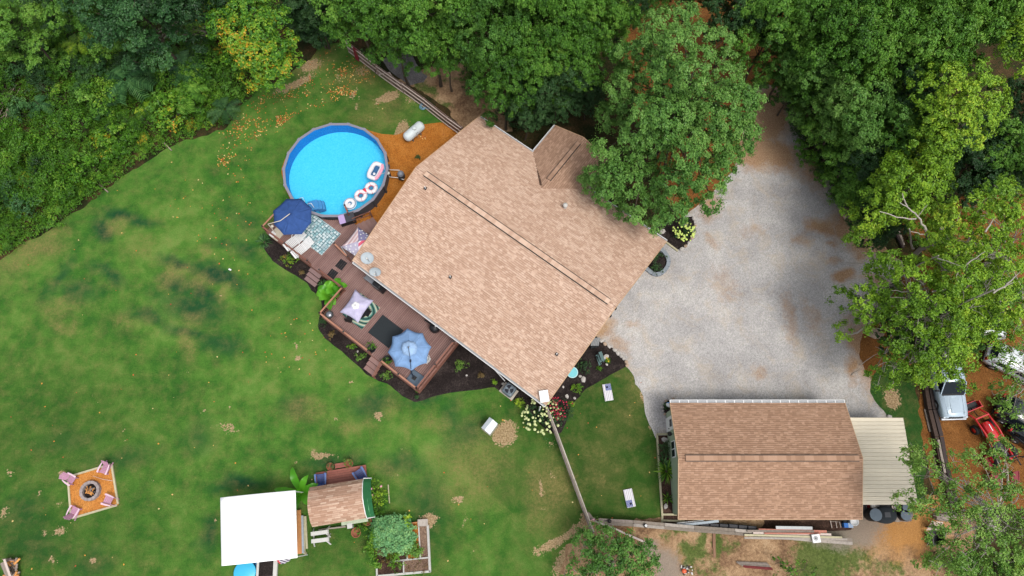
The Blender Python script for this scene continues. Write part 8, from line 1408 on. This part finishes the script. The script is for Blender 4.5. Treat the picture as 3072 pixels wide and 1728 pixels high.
def loft(mb, secs, smooth=True):
    """secs: list of closed rings (same count)"""
    n = len(secs[0]); vs = [p for s in secs for p in s]; fs = [(i * n + j, i * n + (j + 1) % n, (i + 1) * n + (j + 1) % n, (i + 1) * n + j) for i in range(len(secs) - 1) for j in range(n)]
    mb.add(vs, fs, smooth); mb.add(secs[0], [tuple(range(n))[::-1]]); mb.add(secs[-1], [tuple(range(n))]); return mb
def body_ring(y, w, zb, zt, cr=.12):
    return [(-w, y, zb), (-w * 1.02, y, (zb + zt) / 2), (-w, y, zt - cr), (-w + cr * .8, y, zt), (0, y, zt + .03), (w - cr * .8, y, zt), (w, y, zt - cr), (w * 1.02, y, (zb + zt) / 2), (w, y, zb)]
def wheels(t, ys, w, r, tw=.24):
    tyre = MB().lathe([(r * .55, -tw / 2), (r * .95, -tw / 2), (r, -tw / 3), (r, tw / 3), (r * .95, tw / 2), (r * .55, tw / 2)], (0, 0, 0), 22, (1, 0, 0), cap=False).mesh('tyre'); rb = MB().lathe([(.001, -tw / 2 + .02), (r * .55, -tw / 2), (r * .55, tw / 2), (.001, tw / 2 - .02)], (0, 0, 0), 16, (1, 0, 0))
    for k in range(5): a = k * 2 * math.pi / 5; rb.box((0, r * .3 * math.cos(a), r * .3 * math.sin(a)), (tw + .02, r * .5, .05), rx=a)
    rim = rb.mesh('rim')
    for y in ys:
        for s in (-1, 1): o = newobj('wheel', tyre, M_tyre, t, Matrix.Translation((s * w, y, r))); newobj('rim', rim, M_rimm, o, Matrix.Translation((s * w, y, r)))
def finish(t, p, rz): t.location = p; t.rotation_euler = (0, 0, rz); W[t.name] = _mw(Vector(p), rz)
def pickup(lab, m):
    t = thing('pickup_truck', lab, 'pickup truck'); st = [(-2.75, .9, .5, .95), (-2.7, .95, .45, 1.12), (-1.3, .97, .42, 1.14), (.9, .97, .42, 1.13), (1.2, .97, .42, 1.12), (2.1, .95, .42, 1.08), (2.62, .9, .45, 1.02), (2.75, .8, .5, .88)]
    loft(MB(), [body_ring(*s) for s in st]).build('body', m, t)
    cab = lambda y, w, z: [(-w, y, 1.1), (-w * .86, y, z - .08), (-w * .78, y, z), (0, y, z + .04), (w * .78, y, z), (w * .86, y, z - .08), (w, y, 1.1)]
    loft(MB(), [[(x, y_, min(z_, zz)) for (x, y_, z_) in cab(y, .92, zz)] for y, zz in ((-1.25, 1.2), (-1.1, 1.74), (-.6, 1.8), (.2, 1.78), (.32, 1.72))]).build('cab', m, t)
    MB().add([(-.86, 1.06, 1.15), (.86, 1.06, 1.15), (.74, .3, 1.76), (-.74, .3, 1.76), (-.86, .3, 1.12), (.86, .3, 1.12)], [(0, 1, 2, 3), (0, 3, 4), (1, 5, 2)]).build('windshield', M_glass, t)
    for s in (-1, 1):
        MB().beam((s * .88, 1.08, 1.16), (s * .76, .28, 1.78), .06, .05).build('pillar', m, t); MB().add([(s * .93, -.95, 1.16), (s * .93, .75, 1.16), (s * .815, .2, 1.66), (s * .815, -.85, 1.66)], [(0, 1, 2, 3) if s > 0 else (3, 2, 1, 0)]).build('side_window', M_glass, t)
        MB().box((s * 1.12, .82, 1.22), (.2, .12, .2)).build('mirror', M_bl, t); MB().beam((s * .96, .82, 1.2), (s * 1.1, .82, 1.2), .05, .05).build('mirror_arm', m, t); MB().box((s * .72, 2.68, .8), (.3, .14, .2)).build('headlight', M_lamp, t)
        MB().box((s * .8, -2.0, 1.13), (.12, 1.5, .06)).build('bed_rail', m, t); MB().beam((s * .66, 1.15, 1.13), (s * .6, 2.55, 1.075), .04, .03).build('hood_crease', m, t); MB().box((s * .94, -2.72, .85), (.1, .1, .3)).build('tail_light', M_tail, t)
    MB().box((0, -1.98, 1.172), (1.46, 1.35, .01)).build('bed_floor', M_bl, t); bevel(MB().box((0, 2.78, .58), (1.86, .2, .22)).build('bumper', M_chrome, t), .06, 3); MB().box((0, 2.72, .84), (.98, .1, .26)).build('grille', M_bl, t); bevel(MB().box((0, -2.82, .55), (1.8, .16, .2)).build('bumper', M_chrome, t), .04)
    bevel(MB().box((0, 1.85, 1.115), (.7, 1.2, .05)).build('hood_scoop', m, t), .03); MB().beam((-.8, 1.12, 1.15), (.8, 1.12, 1.15), .12, .02).build('cowl', M_bl, t); wheels(t, (-1.75, 1.75), .9, .4); return t
def suv(name, lab, m, cat, L=4.4, w=.9, h=1.55, spare=False):
    t = thing(name, lab, cat); f = L / 4.4
    st = [(-2.2, w * .72, .45, .75), (-2.12, w * .9, .35, .9), (-1.6, w, .3, .98), (.3, w, .3, .96), (1.0, w * .99, .3, .93), (1.8, w * .93, .32, .84), (2.12, w * .8, .38, .7), (2.2, w * .6, .45, .6)]
    loft(MB(), [body_ring(y * f, w_, zb, zt, .14) for y, w_, zb, zt in st]).build('body', m, t)
    gh = [(-2.0, .74, 1.0), (-1.72, .8, h - .12), (-1.2, .84, h), (-.2, .85, h), (.35, .82, h - .07), (1.05, .7, 1.0)]
    loft(MB(), [[(-w * .95, y * f, .88), (-w_ * w, y * f, z - .1), (-w_ * w * .85, y * f, z), (0, y * f, z + .03), (w_ * w * .85, y * f, z), (w_ * w, y * f, z - .1), (w * .95, y * f, .88)] for y, w_, z in gh]).build('roof', m, t)
    MB().add([(-w * .8, 1.1 * f, .97), (w * .8, 1.1 * f, .97), (w * .66, .38 * f, h - .04), (-w * .66, .38 * f, h - .04)], [(0, 1, 2, 3)]).build('windshield', M_glass, t)
    MB().add([(-w * .72, -2.06 * f, 1.02), (w * .72, -2.06 * f, 1.02), (w * .62, -1.76 * f, h - .07), (0, -1.78 * f, h - .02), (-w * .62, -1.76 * f, h - .07), (0, -2.12 * f, 1.03)], [(0, 4, 3, 2, 1, 5)]).build('rear_window', M_glass, t)
    for s in (-1, 1):
        MB().add([(s * w * .965, -1.6 * f, .98), (s * w * .965, .85 * f, .98), (s * w * .87, .35 * f, h - .17), (s * w * .87, -1.5 * f, h - .17)], [(0, 1, 2, 3) if s > 0 else (3, 2, 1, 0)]).build('side_window', M_glass, t)
        MB().box((s * w * .74, -2.14 * f, .85), (.22, .12, .3)).build('tail_light', M_tail, t); MB().box((s * w * .7, 2.1 * f, .68), (.3, .16, .14)).build('headlight', M_lamp, t); MB().box((s * (w + .1), .75 * f, 1.02), (.18, .1, .13)).build('mirror', m, t); MB().beam((s * w * .7, -1.5 * f, h + .04), (s * w * .7, .1 * f, h + .04), .035, .03).build('roof_rail', M_bl, t)
    MB().beam((-w * .85, -2.2 * f, .45), (w * .85, -2.2 * f, .45), .1, .16).build('bumper', M_bl, t); wheels(t, (-1.35 * f, 1.35 * f), w * .96, .34, .2)
    if spare: MB().lathe([(.001, 0), (.34, 0), (.36, .1), (.34, .2), (.001, .2)], (0, -2.2 * f, .95), 20, (0, -1, 0)).build('spare_wheel', M_tyre, t)
    return t
pk = pickup('silver pickup truck parked nose-down beside the timber wall', M_sil); a0 = vh(445, 790, .7); a1 = vh(445, 560, 1.8); dr_ = vh(470, 460, 1.7); hd_ = ang(vh(450, 640, 1.5), vh(448, 790, 1.0)); ce = vh(446, 770, 1.05); dirv = Vector((math.cos(hd_), math.sin(hd_), 0)); cpt_ = ce - dirv * 2.5; finish(pk, (cpt_.x, cpt_.y, 0), hd_ - math.pi / 2)
def place(t, p, head, back=0.0): d = Vector((math.cos(head), math.sin(head), 0)); q = p + d * back; finish(t, (q.x, q.y, 0), head - math.pi / 2)
hA = R(-28); place(suv('hatchback', 'white hatchback with its rear toward the pickup, right of the lime tree', M_wp, 'car', 4.3, .9, 1.5), vh(720, 270, .9), hA, 2.0); place(suv('hatchback', 'white car mostly cut by the right frame edge', M_wp, 'car', 4.3, .9, 1.5), vh(960, 380, .9), R(-35), 2.0)
place(suv('sports_utility_vehicle', 'black off-road vehicle with a spare wheel at the right frame edge', M_bp, 'off-road vehicle', 4.2, .92, 1.7, True), vh(800, 690, .9), R(-33), 2.0); place(suv('hatchback', 'white car hidden under the lime tree above the pickup', M_wp, 'car', 4.4, .9, 1.45), vh(600, 70, .8), R(175), 0.0); place(suv('dark_car', 'dark blue car almost hidden by the lime tree left of the cars', M_bp, 'car', 4.4, .9, 1.45), vh(330, 240, .8), R(-95), 0.6); place(suv('sports_utility_vehicle', 'second dark vehicle at the right edge below the off-road vehicle', M_bp, 'car', 4.4, .9, 1.5), vh(900, 850, .6), R(-40), 2.0)
# tractor
tr_a = trc(300, 330, .6); tr_b = trc(560, 700, .9); th_ = ang(tr_b, tr_a); tcn = trc(500, 560, .9)
tk = thing('red_tractor', 'small red tractor with front loader facing the pickup', 'tractor', (0, 0, 0))
b = MB(); loft(b, [[(-w_, y, .55), (-w_ * 1.05, y, z * .8), (-w_ * .75, y, z), (w_ * .75, y, z), (w_ * 1.05, y, z * .8), (w_, y, .55)] for y, w_, z in ((-.2, .34, 1.2), (.4, .34, 1.2), (1.0, .31, 1.14), (1.25, .24, 1.02))]); b.build('hood', M_rp, tk); MB().box((0, .8, 1.19), (.05, .5, .01)).build('hood_stripe', M_white, tk)
for s in (-1, 1):
    MB().tube([(s * .55, -.4, 1.05), (s * .55, .6, 1.1), (s * .52, 1.7, .9), (s * .5, 2.1, .4)], .07, 6).build('loader_arm', M_rp, tk); MB().tube([(s * .48, .4, .7), (s * .48, 1.4, .9)], .04, 6).build('hydraulic_ram', M_bl, tk); MB().box((s * .62, -1.15, 1.0), (.34, .9, .06)).build('fender', M_rp, tk)
MB().box((0, 1.65, .95), (1.1, .09, .1)).build('cross_bar', M_rp, tk); bk = MB(); bk.box((0, 2.5, .12), (1.5, .55, .05)); bk.box((0, 2.25, .35), (1.5, .06, .5)); bk.box((-.75, 2.45, .3), (.05, .5, .4)); bk.box((.75, 2.45, .3), (.05, .5, .4)); bk.build('loader_bucket', M_rp, tk); MB().box((0, 2.52, .16), (1.36, .4, .04)).build('bucket_floor', M_bl, tk)
MB().box((0, -.65, .8), (.7, .7, .1)).build('platform', M_bl, tk); MB().box((0, -1.15, 1.0), (.5, .45, .12)).build('seat', M_bl, tk); MB().box((0, -1.38, 1.25), (.5, .1, .45)).build('seat_back', M_bl, tk); torus(Vector((0, -.45, 1.35)), .17, .02, 18, 6).build('steering_wheel', M_bl, tk)
MB().tube([(-.5, -1.55, .6), (-.5, -1.6, 2.1), (.5, -1.6, 2.1), (.5, -1.55, .6)], .035, 6).build('roll_bar', M_bl, tk); MB().box((0, .3, .5), (.4, 1.6, .3)).build('chassis', M_bl, tk)
def tw_wheel(x, y, r, w, m=M_rp): o = MB().lathe([(r * .55, -w / 2), (r * .95, -w / 2), (r, -w / 3), (r, w / 3), (r * .95, w / 2), (r * .55, w / 2)], (x, y, r), 22, (1, 0, 0), cap=False).build('wheel', M_tyre, tk); MB().lathe([(.001, -w / 2 + .04), (r * .55, -w / 2 + .01), (r * .55, w / 2 - .01), (.001, w / 2 - .04)], (x, y, r), 16, (1, 0, 0)).build('rim', m, o)
for s in (-1, 1): tw_wheel(s * .72, -1.15, .6, .32); tw_wheel(s * .62, .95, .36, .22)
tdd = Vector((math.cos(th_), math.sin(th_), 0)); finish(tk, (tcn.x, tcn.y, 0), th_ - math.pi / 2)
for ch_ in tk.children: pass
mw = thing('mower_deck', 'dark red mower attachment behind the tractor', 'mower', trc(420, 900, 0)); bevel(MB().box(trc(425, 900, .35), (1.0, .7, .3), rz=R(-40)).build('deck_shell', mat('maroon_paint', A(130, 30, 44), .45, var=.12), mw), .06); MB().tube([trc(690, 890, .4), trc(820, 840, .6), trc(880, 940, .3)], .05, 6).build('tow_arm', M_bl, mw); MB().box(trc(700, 770, .7), (.5, .9, .06), rz=R(40)).build('fender', M_rp, mw); MB().box(trc(500, 780, .6), (.3, .3, .2)).build('box', M_rp, mw)
M_mar = MATS['maroon_paint']
for i, (pts, lab) in enumerate([([(450, 1070), (540, 1050), (610, 1240), (520, 1280)], 'maroon trailer panel under the white branched tree, left piece'), ([(770, 1050), (850, 1030), (860, 1190), (740, 1190)], 'maroon trailer panel at the right, beneath the white branches')]):
    q = [trc(*p, .7) for p in pts]; c = sum(q, Vector()) / 4; t = thing('trailer', lab, 'trailer', (c.x, c.y, 0)); MB().prism([(v.x, v.y) for v in q][::-1], .62, .7).build('bed', M_mar, t)
    for k in range(4): MB().beam(q[k], q[(k + 1) % 4], .05, .06).build('frame_rail', M_mar, t); MB().box((q[k].x * .9 + c.x * .1, q[k].y * .9 + c.y * .1, .31), (.08, .08, .62)).build('leg', M_bl, t)
t = thing('metal_pole', 'dark metal pole leaning between pickup and tractor bucket', 'pole', trc(200, 180, 0)); MB().tube([trc(150, 100, .1), trc(265, 245, .5)], .035, 6).build('pole', M_drk, t)
t = thing('pvc_pipes', 'grey concrete blocks stacked on the drive edge below the lime tree', 'blocks', t42(940, 860, .2)); MB().beam(t42(925, 862, .3), t42(1060, 850, .6), .12, .12).build('block', M_twig, t)
